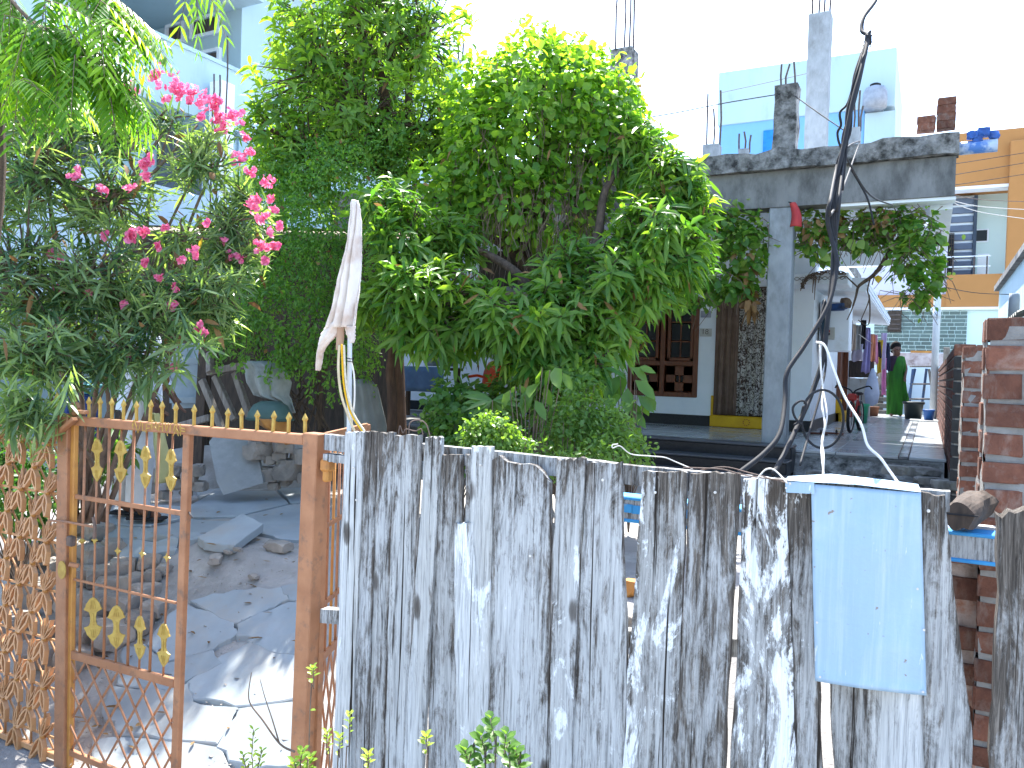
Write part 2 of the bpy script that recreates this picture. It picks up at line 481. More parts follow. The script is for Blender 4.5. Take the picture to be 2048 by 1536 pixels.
def leaf_mesh(name, P, D, Nn, L, W, curl, tint, shape=(.75, 1.0, .55), fold=.18):
    """numpy arrays -> one mesh of folded, drooping leaves (8 verts, 6 faces each)."""
    P = np.asarray(P, float); n = len(P)
    D = np.asarray(D, float); D /= np.linalg.norm(D, axis=1, keepdims=True) + 1e-9
    Nn = np.asarray(Nn, float)
    S = np.cross(D, Nn); S /= np.linalg.norm(S, axis=1, keepdims=True) + 1e-9
    U = np.cross(S, D)
    L = np.broadcast_to(np.asarray(L, float), (n,))[:, None]; W = np.broadcast_to(np.asarray(W, float), (n,))[:, None]
    curl = np.broadcast_to(np.asarray(curl, float), (n,))[:, None]
    down = np.array([[0, 0, -1.0]])
    def at(t):
        return P + D * L * (t - .12 * curl * t * t) + down * (curl * L * t * t * .5)
    V = np.empty((n, 8, 3))
    V[:, 0] = at(0.0)
    for k, (t, w) in enumerate(((.34, shape[1]), (.70, shape[2] + .25))):
        c = at(t); e = S * W * .5 * w; lift = U * W * fold * w
        V[:, 1 + 3 * k] = c - e + lift; V[:, 2 + 3 * k] = c; V[:, 3 + 3 * k] = c + e + lift
    V[:, 7] = at(1.0)
    faces = np.array([[0, 2, 1], [0, 3, 2], [4, 5, 7], [5, 6, 7]])
    quads = np.array([[1, 2, 5, 4], [2, 3, 6, 5]])
    base = (np.arange(n) * 8)[:, None]
    tri = (base[:, :, None] + faces[None]).reshape(n, -1)     # 12 per leaf
    qd = (base[:, :, None] + quads[None]).reshape(n, -1)      # 8 per leaf
    loops = np.concatenate([tri, qd], axis=1).reshape(-1)
    sizes = np.tile(np.array([3, 3, 3, 3, 4, 4]), n)
    starts = np.concatenate([[0], np.cumsum(sizes)[:-1]])
    me = bpy.data.meshes.new(name)
    me.vertices.add(n * 8); me.vertices.foreach_set('co', V.reshape(-1))
    me.loops.add(len(loops)); me.loops.foreach_set('vertex_index', loops.astype(np.int32))
    me.polygons.add(len(sizes)); me.polygons.foreach_set('loop_start', starts.astype(np.int32))
    me.update(calc_edges=True)
    at_ = me.attributes.new('tint', 'FLOAT', 'POINT')
    tv = np.repeat(np.clip(np.broadcast_to(np.asarray(tint, float), (n,)), 0, 1), 8)
    at_.data.foreach_set('value', tv.astype(np.float32))
    me.shade_smooth()
    return me
def unit(a): return a / (np.linalg.norm(a, axis=-1, keepdims=True) + 1e-9)
# ================================================================ setting: ground and paving
def axis(a, b, near0, near1, step):
    out = []; x = near0
    while x <= near1 + 1e-6: out.append(x); x += step
    g = step; x = near1
    while x < b: g *= 1.7; x += g; out.append(min(x, b))
    g = step; x = near0
    while x > a: g *= 1.7; x -= g; out.insert(0, max(x, a))
    return out
from mathutils import noise as mnoise
xs = axis(-400, 400, -7.0, 1.0, .09); ys = axis(-60, 900, 1.2, 7.4, .09)
mb = MB()
for y in ys:
    for x in xs:
        z = ground_z(x, y)
        if -8 < x < 2 and 1 < y < 8:
            z += mnoise.fractal(Vector((x * 2.2, y * 2.2, 0)), 1.0, 2.0, 4) * .014 - .018
        mb.v.append((x, y, z))
nx = len(xs)
for j in range(len(ys) - 1):
    for i in range(nx - 1):
        mb.f.append((j * nx + i, j * nx + i + 1, (j + 1) * nx + i + 1, (j + 1) * nx + i))
ground = mb.build('ground', M['earth'], None, True, (0, 0, 0)); tag(ground, kind='structure')

paving = thing('paving', None, None, (-3.2, 4, .4)); tag(paving, kind='structure')
SLABS = [
 [(378, 1016), (436, 982), (548, 984), (572, 1008), (472, 1033), (380, 1034)],
 [(480, 1036), (580, 1012), (618, 1010), (618, 1082), (560, 1078), (522, 1066), (474, 1046)],
 [(374, 1040), (466, 1046), (516, 1068), (470, 1064), (402, 1078), (366, 1090)],
 [(190, 1018), (300, 1010), (372, 1018), (374, 1034), (300, 1052), (196, 1048)],
 [(184, 1054), (300, 1058), (366, 1044), (360, 1076), (262, 1082), (205, 1072)],
 [(210, 1078), (300, 1088), (352, 1082), (345, 1104), (250, 1120), (222, 1104)],
 [(556, 978), (618, 976), (618, 1004), (582, 1006)],
 [(402, 1000), (398, 984), (450, 970), (470, 978), (432, 984)],
 [(386, 1202), (470, 1184), (556, 1180), (572, 1200), (520, 1226), (468, 1244)],
 [(566, 1178), (626, 1172), (626, 1200), (580, 1202)],
 [(372, 1212), (462, 1248), (470, 1268), (420, 1300), (340, 1326), (300, 1290), (340, 1232)],
 [(480, 1252), (560, 1216), (622, 1204), (622, 1262), (540, 1278), (480, 1272)],
 [(500, 1284), (620, 1266), (620, 1312), (540, 1306)],
 [(250, 1300), (292, 1294), (336, 1330), (420, 1306), (440, 1330), (330, 1380), (240, 1368)],
 [(446, 1316), (500, 1290), (620, 1318), (620, 1392), (500, 1410), (390, 1400), (380, 1366)],
 [(230, 1378), (330, 1388), (372, 1376), (380, 1410), (470, 1420), (430, 1490), (250, 1470), (210, 1430)],
 [(480, 1424), (620, 1404), (620, 1530), (500, 1540), (440, 1500)],
 [(190, 1480), (250, 1480), (425, 1500), (470, 1550), (200, 1560)],
]
def slab_from_px(poly, th, lift, name, parent, mat, grow=True):
    pts = [onG(px, py) for (px, py) in poly]
    c = sum(pts, Vector()) / len(pts)
    if grow: pts = [c + (p - c) * (1 + .02 / max(.15, (p - c).length)) for p in pts]
    vs = []
    m = len(pts)
    fine = []
    for i in range(m):
        a, b = pts[i], pts[(i + 1) % m]
        for k in range(4):
            q = a.lerp(b, k / 4)
            if k: q = q + Vector((rnd.uniform(-.012, .012), rnd.uniform(-.012, .012), 0)) * (1 if grow else .35)
            fine.append(q)
    n = len(fine)
    tilt = Vector((rnd.uniform(-.02, .02), rnd.uniform(-.02, .02)))
    zt = (lambda p: ground_z(p.x, p.y) + lift) if grow else lambda p: ground_z(c.x, c.y) + (p.y - c.y) * (ground_z(c.x, c.y + .3) - ground_z(c.x, c.y - .3)) / .6 + lift + (p.x - c.x) * tilt.x + (p.y - c.y) * tilt.y
    mb = MB()
    top = [Vector((p.x, p.y, zt(p))) for p in fine]
    inn = [c.lerp(p, .97) for p in top]; inn = [Vector((q.x, q.y, zt(q) + .004)) for q in inn]
    bot = [Vector((p.x, p.y, zt(p) - th)) for p in fine]
    V = inn + top + bot
    cz = Vector((c.x, c.y, zt(c) + .004)); V.append(cz)
    Fc = []
    for i in range(n):
        j = (i + 1) % n
        Fc.append((3 * n, i, j)); Fc.append((i, j, n + j, n + i)); Fc.append((n + i, n + j, 2 * n + j, 2 * n + i))
    mb.add(V, Fc)
    return mb.build(name, mat, parent)
for s in SLABS:
    slab_from_px(s, .06, rnd.uniform(.000, .008), 'paving_slab', paving, M['slate'])
# the loose raised slab with rubble beneath it
t = thing('loose_slab', 'loose flat stone slab jutting out over rubble at the edge of the upper paving', 'stone slab', onG(460, 1085))
slab_from_px([(396, 1082), (486, 1058), (526, 1074), (470, 1098), (440, 1106), (408, 1102)], .05, .045, 'slab', t, M['slate'], False)

def rock(c, r, seed, name, mat, parent=None, flat=(1, 1, .7)):
    rr = random.Random(seed)
    bm = bmesh.new()
    bmesh.ops.create_icosphere(bm, subdivisions=3, radius=1)
    off = Vector((rr.uniform(0, 90), rr.uniform(0, 90), rr.uniform(0, 90)))
    rot = Matrix.Rotation(rr.uniform(0, 6.28), 3, 'Z')
    for v in bm.verts:
        d = v.co.copy()
        k = 1 + .45 * mnoise.noise(d * 1.2 + off) + .2 * mnoise.noise(d * 2.6 + off) + .07 * mnoise.noise(d * 6 + off)
        q = d * k
        for ax in range(3):
            q[ax] = max(-.72, min(.72, q[ax])) + .02 * mnoise.noise(d * 5 + off)
        v.co = rot @ Vector((q.x * r * flat[0], q.y * r * flat[1], q.z * r * flat[2]))
    me = bpy.data.meshes.new(name); bm.to_mesh(me); bm.free()
    return link(name, me, mat, parent, Vector(c), False)

# rubble retaining edge seen through the rods of the gate
rub = thing('rubble_edging', 'dry stacked rubble edging of grey field stones behind the closed gate leaf', 'rubble wall', onG(230, 1120))
k = 0
for (px, py, rp) in [(158, 1046, 26), (196, 1060, 24), (150, 1098, 30), (192, 1104, 30), (226, 1090, 22), (160, 1150, 34), (206, 1148, 30), (246, 1130, 26),
                     (222, 1166, 26), (268, 1160, 24), (150, 1200, 34), (200, 1206, 38), (250, 1204, 34), (290, 1180, 24), (300, 1120, 20), (170, 1260, 40),
                     (226, 1262, 40), (280, 1240, 30), (310, 1214, 22), (130, 1130, 30), (120, 1190, 34), (112, 1250, 34), (60, 1180, 40), (40, 1110, 34), (90, 1100, 34), (30, 1250, 40), (84, 1300, 40), (150, 1310, 36), (306, 1150, 18), (328, 1136, 14)]:
    p = onG(px, py + rp * .5); d = (p - EYE).dot(FV)
    q = p + Vector((0, 0, rp * d / F * .35)); k += 1
    rock(q, rp * d / F * 1.25, 100 + k, 'stone', M['rock'], rub, (1.1, 1, .72))
# stones under the loose slab
for i, (px, py, rp, lab) in enumerate([(432, 1116, 17, 'rusty brown wedge of stone propping the loose slab'), (456, 1103, 8, 'small pale stone chip under the loose slab'),
                                (476, 1098, 8, 'second stone chip under the loose slab, nearer the gate post'), (556, 1090, 22, 'long broken stone at the paving edge beside the gate post'),
                                (508, 1152, 10, 'yellowish stone lying alone on the bare earth ramp')]):
    p = onG(px, py + rp * .4); d = (p - EYE).dot(FV)
    o = rock(p + Vector((0, 0, rp * d / F * .3)), rp * d / F * 1.2, 300 + i, 'stone', M['rock'], None, (1.5, .8, .5))
    tag(o, lab, 'stone', 'loose stones on the ramp')
# heap of rocks by the leaning slab
for i, (px, py, rp, lab) in enumerate([(538, 948, 18, 'round boulder against the leaning slab'), (578, 938, 26, 'largest pale boulder in the heap behind the gate'),
        (602, 912, 20, 'upright boulder by the gate post'), (540, 920, 12, 'small stone atop the round boulder'), (560, 912, 13, 'brown stone between the boulders'),
        (606, 955, 14, 'low stone at the foot of the gate post'), (572, 962, 12, 'little stone below the largest boulder'), (548, 972, 10, 'smallest pebble-like stone on the paving edge'),
        (520, 900, 24, 'dark boulder behind the leaning slab'), (566, 888, 22, 'dark boulder at the back of the heap')]):
    p = atD(px, py, 6.7)
    o = rock(p, rp * 6.7 / F * 1.25, 400 + i, 'boulder', M['rock'], None, (1.2, 1, .85)); tag(o, lab, 'boulder', 'boulder heap behind the gate')
ROWL = ['in its middle', 'beside the feet of the man', 'right of the middle', 'behind the sandals', 'touching the slab', 'behind the middle one', 'at its left end', 'lowest and small', 'smallest of all', 'highest of all']
for i, (px, py, rp) in enumerate([(350, 968, 16), (320, 950, 20), (380, 955, 16), (300, 975, 16), (400, 972, 14), (345, 940, 18), (270, 965, 16), (330, 990, 12), (372, 985, 10), (395, 940, 16)]):
    p = atD(px, py, 6.6)
    o = rock(p, rp * 6.6 / F * 1.25, 450 + i, 'boulder', M['rock'], None, (1.2, 1, .8))
    tag(o, 'rough stone in the row left of the leaning slab, ' + ROWL[i], 'boulder', 'row of rough stones along the paving')
# bank of earth that carries the heap
mb = MB()
bank0 = [onG(140, 1005), onG(420, 985), onG(640, 972)]
for i in range(13):
    a = bank0[0].lerp(bank0[2], i / 12)
    for j, (dy, dz) in enumerate(((-.02, -.05), (.16, .10), (.4, .24), (.8, .34), (1.6, .36), (1.7, -.1))):
        nz = mnoise.noise(Vector((i * .7, j * .9, 3.1))) * .06
        mb.v.append((a.x - dy * .15, a.y + dy + nz, a.z + dz + (nz if 0 < j < 5 else 0)))
for i in range(12):
    for j in range(5):
        mb.f.append((i * 6 + j, (i + 1) * 6 + j, (i + 1) * 6 + j + 1, i * 6 + j + 1))
o = mb.build('earth_bank', M['earth'], None, True); tag(o, kind='structure')

# ================================================================ house
YF = 8.75; YW = 11.8; FL = 0.89
house = thing('house', 'single storey whitewashed house with a concrete porch beam and mossy parapet', 'house', (-3, 10, .5))
mb = MB()
mb.box((-4.85, (YF + 25) / 2, .60), (10.0, 25 - YF, .56), None, .012)
plinth = mb.build('plinth', M['concrete'], house)
# floor tiles of porch and side passage: polished grey strips, each row its own tile
tile_m = simple('polished_floor_tile', (.40, .43, .45), (.33, .36, .38), 3, .2, .03, .001, stretch=(1, 4, 1), spec=.5, vary=.25)
tile_d = simple('dark_floor_tile', (.10, .11, .13), (.08, .09, .10), 3, .2, .03, .001, spec=.5)
def floor_tile(x0, x1, y0, y1, m):
    b = MB().box(((x0 + x1) / 2, (y0 + y1) / 2, FL + .012), (x1 - x0 - .006, y1 - y0 - .006, .03), None, .004)
    return b.build('floor_tile', m, plinth)
y = YF + .02
row = 0
while y < 20.0:
    h = .46 if y < 13 else .92
    x = -1.44
    for (w, dk) in ((.62, 0), (.58, 0), (.09, 1), (.33, 0)):
        isd = dk and row % 2 == 0
        floor_tile(x, x + w, y, y + h, tile_d if isd else tile_m)
        x += w
    if y < YW - .1:
        for i in range(7):
            floor_tile(-1.45 - (i + 1) * .6, -1.45 - i * .6, y, min(y + h, YW - .04), tile_m)
    y += h; row += 1
# front steps
for i in range(3):
    b = MB().box((-2.35, YF - .16 - i * .29, FL - .07 - i * .13), (2.3, .30 + .0, .26), None, .01)
    b.build('step', M['black_tile'], house)
    b = MB().box((-2.35, YF - .165 - i * .29, FL + .068 - i * .13), (2.32, .31, .022), None, .006)
    b.build('step_tread', simple('grey_step_edge', (.06, .065, .075), (.04, .044, .05), 8, .4, .1, .002), house)
# rough cement apron below the passage
mb = MB()
def apron(u, v):
    x = -1.20 + u * 1.36; prof = [(0, .885), (.06, .80), (.12, .70), (.32, .66), (.55, .60), (.95, .52)]
    k = v * 5; i = min(int(k), 4); f_ = k - i
    dy = prof[i][0] * (1 - f_) + prof[i + 1][0] * f_; z = prof[i][1] * (1 - f_) + prof[i + 1][1] * f_
    nz = mnoise.fractal(Vector((x * 5, dy * 6, 1.7)), 1, 2, 4) * .06 * (1 if v > .05 else 0)
    return Vector((x, YF + .02 - dy + nz * .4, z + nz))
mb.grid(apron, 26, 16)
mb.build('apron', M['cement_mossy'], house, True)
for (px, py, w) in ((1840, 945, 60), (1865, 962, 50), (1740, 938, 40)):
    pass
# walls of the facade, built round the door and the window
WX0, WX1 = -4.12, -3.05; WZ0, WZ1 = 1.33, 2.82
DX0, DX1 = -2.79, -1.93; DZ1 = 2.95
T = .23
def wallbox(x0, x1, z0, z1, y0=YW, th=T, name='wall', m=None, par=None):
    return MB().box(((x0 + x1) / 2, y0 + th / 2, (z0 + z1) / 2), (x1 - x0, th, z1 - z0)).build(name, m or M['whitewall'], par or house)
wallbox(-9.8, WX0, FL, 3.82); wallbox(WX0, WX1, FL, WZ0); wallbox(WX0, WX1, WZ1, 3.82)
wallbox(WX1, DX0, FL, 3.82); wallbox(DX0, DX1, DZ1, 3.82); wallbox(DX1, -1.45, FL, 3.82)
# skirting
for (x0, x1) in ((-9.8, DX0 - .03), (DX1 + .03, -1.44)):
    MB().box(((x0 + x1) / 2, YW - .008, FL + .10), (x1 - x0, .016, .16)).build('skirting', M['black_tile'], house)
# side wall along the passage
MB().box((-1.45 - T / 2, (YW + T + 15.25) / 2, (FL + 3.82) / 2), (T, 15.25 - YW - T, 3.82 - FL)).build('wall', M['whitewall'], house)
MB().box((-1.45 - T / 2, 16.0, (3.0 + 3.82) / 2), (T, 1.5, .82)).build('wall', M['whitewall'], house)
MB().box((-1.45 - T / 2, 18.0, (FL + 3.82) / 2), (T, 2.5, 3.82 - FL)).build('wall', M['whitewall'], house)
MB().box((-1.442, 13.5, FL + .10), (.016, 3.4, .16)).build('skirting', M['black_tile'], house)
MB().box((-5.6, 19.14, (FL + 3.82) / 2), (8.3, T, 3.82 - FL)).build('wall', M['whitewall'], house)
MB().box((-9.7, 15.5, (FL + 3.82) / 2), (T, 7, 3.82 - FL)).build('wall', M['whitewall'], house)
# side door
sd = MB().box((-1.50, 16.0, 1.95), (.05, 1.3, 2.08)).build('side_door', M['teak'], house)
b = MB()
for (yy, w) in ((15.30, .10), (16.70, .10)): b.box((-1.44, yy, 1.95), (.10, w, 2.1), None, .006)
b.box((-1.44, 16.0, 3.02), (.10, 1.5, .1), None, .006)
b.build('door_frame', M['teak'], house)
MB().box((-1.42, 16.0, FL + .10), (.14, 1.5, .16), None, .01).build('door_threshold', M['yellow'], house)
MB().box((-1.42, 15.27, FL + .30), (.13, .11, .24), None, .006).build('painted_jamb_foot', M['yellow'], house)
# window: frame, four sashes with glass panes and glazing bars
win = thing('window', None, None, (-3.58, YW, WZ0)); win.parent = house; win.location = WLOC['window'] - WLOC['house']
fy = YW + .03
b = MB()
for x in (WX0 + .03, (WX0 + WX1) / 2, WX1 - .03): b.box((x, fy, (WZ0 + WZ1) / 2), (.075, .11, WZ1 - WZ0), None, .008)
for z in (WZ0 + .035, 1.83, WZ1 - .035): b.box((-3.585, fy + .002, z), (WX1 - WX0 - .01, .10, .075), None, .008)
b.build('window_frame', M['teak'], win)
for c in (0, 1):
    x0 = WX0 + .07 + c * .53; x1 = x0 + .40
    for (z0, z1, nr) in ((1.87, WZ1 - .08, 3), (WZ0 + .08, 1.79, 1)):
        inset = 0 if nr == 3 else .09
        b = MB()
        w = .05 + inset
        b.box((x0 + w / 2, fy - .01, (z0 + z1) / 2), (w, .05, z1 - z0), None, .006)
        b.box((x1 - w / 2, fy - .01, (z0 + z1) / 2), (w, .05, z1 - z0), None, .006)
        b.box(((x0 + x1) / 2, fy - .012, z0 + w / 2), (x1 - x0, .046, w), None, .006)
        b.box(((x0 + x1) / 2, fy - .012, z1 - w / 2), (x1 - x0, .046, w), None, .006)
        b.box(((x0 + x1) / 2, fy - .006, (z0 + z1) / 2), (.022, .03, z1 - z0 - .04), None, .004)
        for r in range(1, nr if nr > 1 else 1):
            b.box(((x0 + x1) / 2, fy - .004, z0 + (z1 - z0) * r / nr), (x1 - x0 - .04, .026, .022), None, .004)
        b.build('sash', M['teak'], win)
        for r in range(nr):
            for s in (0, 1):
                xa = x0 + w + s * (x1 - x0 - 2 * w) / 2; xb = xa + (x1 - x0 - 2 * w) / 2
                za = z0 + w + r * (z1 - z0 - 2 * w) / nr; zb = za + (z1 - z0 - 2 * w) / nr
                MB().box(((xa + xb) / 2, fy + .004, (za + zb) / 2), (xb - xa - .012, .008, zb - za - .012)).build('pane', M['glass_dark'], win)
# second window further left in the deep shade
win2 = thing('window', None, None, (-4.95, YW, 1.2)); win2.parent = house; win2.location = WLOC[win2.name] - WLOC['house']
MB().box((-4.75, YW - .012, 1.62), (.62, .02, .78)).build('pane', M['glass_dark'], win2)
b = MB()
for i in range(7): b.box((-5.02 + i * .09, YW - .035, 1.62), (.016, .016, .76))
b.box((-4.75, YW - .035, 2.03), (.68, .05, .05)); b.box((-4.75, YW - .035, 1.21), (.68, .05, .05))
b.build('window_frame', M['timber_dark'], win2)
# door frame and dark hall behind
b = MB()
b.box((DX0 + .035, YW + .02, (FL + DZ1) / 2), (.07, .12, DZ1 - FL), None, .008); b.box((DX1 - .035, YW + .02, (FL + DZ1) / 2), (.07, .12, DZ1 - FL), None, .008)
b.box(((DX0 + DX1) / 2, YW + .022, DZ1 - .035), (DX1 - DX0, .116, .07), None, .008)
b.build('door_frame', M['teak'], house)
MB().box(((DX0 + DX1) / 2, YW + .16, (FL + DZ1) / 2), (DX1 - DX0, .04, DZ1 - FL)).build('door', M['teak'], house)
MB().box(((DX0 + DX1) / 2 - .01, YW - .02, FL + .115), (DX1 - DX0 + .06, .10, .17), None, .012).build('door_threshold', M['yellow'], house)
MB().box((DX0 - .01, YW - .012, FL + .34), (.06, .03, .28), None, .006).build('painted_jamb_foot', M['yellow'], house)
# ring of red dots on the threshold
b = MB()
cc = Vector(((DX0 + DX1) / 2 + .06, YW - .072, FL + .115))
for i in range(9):
    a = i * 2 * math.pi / 9
    b.lathe(cc + Vector((math.cos(a) * .045, 0, math.sin(a) * .045)), [(.004, -.006), (.010, 0), (.004, .006)], 6)
b.build('threshold_mark', M['red'], house)
# ceiling slab, porch beam, mossy parapet, pillar
def wav(name, x0, x1, y0, y1, z0, z1, m, amp, n=48, par=None):
    mb = MB()
    for i in range(n + 1):
        x = x0 + (x1 - x0) * i / n
        q = lambda s: mnoise.fractal(Vector((x * 3.1, s * 5.7, 2.2)), 1, 2, 4) * amp
        mb.v += [(x, y0 + q(1) * .5, z0 + q(2) * .4), (x, y0 + q(3) * .5, z1 + q(4)), (x, y1, z1 + q(5)), (x, y1, z0)]
    for i in range(n):
        for k in range(4):
            a = i * 4 + k; b2 = i * 4 + (k + 1) % 4
            mb.f.append((a, b2, b2 + 4, a + 4))
    mb.f.append((0, 1, 2, 3)); mb.f.append((n * 4 + 3, n * 4 + 2, n * 4 + 1, n * 4))
    return mb.build(name, m, par or house)
XR = .16
MB().box(((-7.5 + XR) / 2, (YF + .25 + YW + T) / 2, 3.86), (XR + 7.5, YW + T - YF - .25, .13)).build('ceiling', M['whitewall'], house)
MB().box((-5.6, 15.6, 3.90), (8.4, 7.2, .14)).build('roof_slab', M['concrete'], house)
wav('beam', -7.5, XR, YF, YF + .25, 3.45, 3.83, M['concrete'], .012)
wav('parapet', -7.55, XR + .02, YF - .07, YF + .12, 3.835, 4.03, M['cement_mossy'], .05, 70)
MB().box(((-.9 + XR) / 2, YF + .13, 3.435), (XR + .92, .2, .03)).build('beam_soffit', M['whitewall'], house)
MB().box((XR - .11, (YF + YW) / 2 + .1, 3.58), (.2, YW - YF - .3, .42)).build('side_beam', M['whitewall'], house)
pc = atY(1553, 700, YF + .02).x
mb = MB()
def pill(u, v): pass
mb.box((pc, YF + .12, (FL + 3.45) / 2 - .05), (.245, .235, 3.45 - FL + .1), None, .012)
mb.build('pillar', M['concrete_pale'], house)
pb = atY(1030, 540, YF + .02).x
MB().box((pb, YF + .12, 2.12), (.245, .235, 2.66), None, .012).build('pillar', M['concrete_pale'], house)
# back of the porch: white mass of the upper wall over the passage
MB().box((-.65, YW + .35, 3.52), (1.55, .16, .55)).build('lintel', M['whitewall'], house)
# sunshade over the side wall with painted scroll edge
sh = MB()
x0, x1 = -1.45, -.80; y0, y1 = YW + .05, 19.0
sh.hexa([(x0, y0, 2.92), (x1, y0, 2.86), (x1, y1, 2.86), (x0, y1, 2.92), (x0, y0, 3.08), (x1, y0, 3.05), (x1, y1, 3.05), (x0, y1, 3.08)])
sun_shade = sh.build('sunshade', M['whitewall'], house)
MB().box((-1.42, YW - .30, 2.98), (.9, .56, .15), None, .01).build('sunshade', M['whitewall'], house)
for i in range(3):
    MB().box((x1 + .008 + i * .006, (y0 + y1) / 2, 2.90 + i * .05), (.016, y1 - y0 - .01, .026)).build('sunshade_moulding', M['whitewall'], sun_shade)
b = MB()
for k in range(2):
    b.tube([Vector((-1.78 + i * .02, YW - .585, 2.985 + .022 * math.sin(i * .9 + k * 3.14))) for i in range(40)], .004, 4)
b.build('scroll_moulding', M['concrete'], house)
# boxed-in meter recess on the side wall
MB().box((-1.23, 12.55, 2.42), (.40, .5, .70), None, .008).build('meter_casing', M['whitewall'], house)

# stubs of the next storey's columns with starter bars
def column_stub(px, py_top, py_bot, Y, wpx, label, bars, m='cement_mossy', zb=4.0):
    p = atY(px, (py_top + py_bot) / 2, Y); d = (p - EYE).dot(FV)
    w = wpx * d / F / .98; zt = atY(px, py_top, Y).z
    t = thing('column_stub', label, 'concrete column', (p.x, Y, zb), 'unfinished roof columns')
    mb = MB(); n = 10
    for i in range(n + 1):
        z = zb - .02 + (zt - zb + .02) * i / n
        for k, (sx, sy) in enumerate(((-1, -1), (1, -1), (1, 1), (-1, 1))):
            e = mnoise.noise(Vector((k * 7.1, z * 4.0, px))) * .02
            mb.v.append((p.x + sx * (w / 2 + e), Y + sy * (w / 2 + e), z + (e if i == n else 0)))
    for i in range(n):
        for k in range(4):
            a = i * 4 + k; b2 = i * 4 + (k + 1) % 4
            mb.f.append((a, b2, b2 + 4, a + 4))
    mb.f.append((n * 4, n * 4 + 1, n * 4 + 2, n * 4 + 3))
    mb.build('shaft', M[m], t)
    for (dx, dy, top) in bars:
        zz = atY(px, top, Y).z
        x = p.x + dx * w
        MB().tube([(x, Y + dy * w, zt - .05), (x + rnd.uniform(-.015, .015), Y + dy * w, (zt + zz) / 2), (x + rnd.uniform(-.03, .03), Y + dy * w, zz)], .0085 * d / 7, 5).build('starter_bar', M['rebar'], t)
    return t
column_stub(1573, 176, 305, 9.1, 42, 'short mossy column stub with three rusty bars on the porch roof', [(-.25, -.2, 130), (-.1, .2, 126), (.32, .2, 122)])
column_stub(1637, 34, 300, 12.0, 40, 'tall grey concrete column rising above the porch roof', [(-.35, -.3, -60), (-.15, .3, -70), (.1, .3, -55), (.35, .3, -64)], 'concrete_pale')
column_stub(1246, 104, 330, 12.0, 42, 'column with long rusty bars half hidden by the leafy dome', [(-.35, -.3, -60), (-.15, .3, -70), (.1, .3, -60), (.3, .3, -66), (.42, 0, -40)], 'cement_mossy')
column_stub(1424, 292, 330, 16.0, 30, 'low stub at the left end of the roof with thin bars', [(-.3, -.3, 190), (.0, .3, 215), (.4, .3, 180)], 'concrete_pale')
column_stub(1706, 258, 300, 15.0, 26, 'low stub right of the cable bundle with thin bars', [(-.4, -.3, 200), (0, .3, 205), (.35, .3, 180), (.5, 0, 214)], 'concrete_pale')
column_stub(1488, 300, 330, 18.0, 18, 'thin group of starter bars before the blue house wall', [(-.5, -.3, 268), (0, .3, 262), (.5, .3, 270)], 'concrete_pale')
column_stub(908, 120, 330, 19.0, 18, 'faint far bars standing above the tall tree', [(-.6, -.3, 60), (.2, .3, 70), (.7, .3, 66)], 'concrete_pale')
# stack of bricks on the parapet corner
def brick_mesh(seed, L=.22, W=.105, H=.072):
    rr = random.Random(seed); b = MB().box((0, 0, 0), (L, W, H), None, .0035)
    b.v = [tuple(c + rr.uniform(-.005, .005) for c in p) for p in b.v]
    me = b.mesh('brick'); me.materials.append(M['brick']); return me
BR = [brick_mesh(i) for i in range(8)]
def brick(p, parent, s=(1, 1, 1), rz=0.0, me=None):
    o = bpy.data.objects.new('brick', me or rnd.choice(BR))
    scene.collection.objects.link(o)
    o.parent = parent; o.location = Vector(p) - WLOC[parent.name]; o.scale = s; o.rotation_euler = (rnd.uniform(-.01, .01), rnd.uniform(-.01, .01), rz + rnd.uniform(-.015, .015))
    return o
t = thing('brick_stack', 'few red bricks stacked on the right end of the mossy parapet', 'brick stack', atY(1875, 262, 8.8))
pz = WLOC[t.name]
for (dx, dz) in ((-.10, .04), (-.10, .11), (.07, .04), (.07, .115), (.07, .19), (.07, .265)):
    brick(pz + Vector((dx, .0, dz)), t, (.72, 1.1, 1), rnd.uniform(-.1, .1))

# ================================================================ brick compound wall
wall = thing('brick_wall', 'rough red brick compound wall with stepped piers along the passage', 'brick wall', (.4, 6, .5))
def pier(x0, Yf, ztop, zbot, nb, wid, parent=wall, dark=False):
    core = MB()
    n = 18
    def fn(u, v):
        z = zbot + (ztop - .03 - zbot) * v
        e = mnoise.fractal(Vector((u * 6, z * 9, Yf)), 1, 2, 4) * .010
        return Vector((x0 + .010 + e * .6 + u * (wid - .012), Yf + .0095 + e, z))
    core.grid(fn, 10, 40)
    core.box((x0 + .03 + (wid - .03) / 2, Yf + .17, (ztop + zbot) / 2 - .015), (wid - .03, .27, ztop - zbot - .03))
    def fl(u, v):
        z = zbot + (ztop - .03 - zbot) * v
        e = mnoise.fractal(Vector((u * 6, z * 9, Yf + 9)), 1, 2, 4) * .012
        return Vector((x0 + .005 + e, Yf + .012 + .29 * u, z))
    core.grid(fl, 8, 40)
    core.build('mortar', M['mortar'], parent, True)
    z = ztop - .04; r = 0
    while z > zbot:
        x = x0 + (0 if r % 2 else rnd.uniform(-.006, .01)); first = True
        while x < x0 + wid - .03:
            L = (.11 if (r % 2 == 0 and first) else .215); L = min(L, x0 + wid - x)
            first = False
            s = L / .22
            brick((x + L / 2, Yf + .055 + rnd.uniform(-.006, .006), z), parent, (s * .97, 1, rnd.uniform(.95, 1.08)))
            x += L + .014
        for k in range(nb):
            brick((x0 + .055 + rnd.uniform(-.006, .004), Yf + .17 + k * .13, z), parent, (.5, 1.15, 1))
        z -= .094; r += 1
p1x = atY(1967, 850, 3.05).x; p1t = atY(1990, 634, 3.05).z
pier(p1x, 3.05, p1t, .42, 1, .55)
p2x = atY(1922, 850, 5.8).x; p2t = atY(1940, 692, 5.8).z
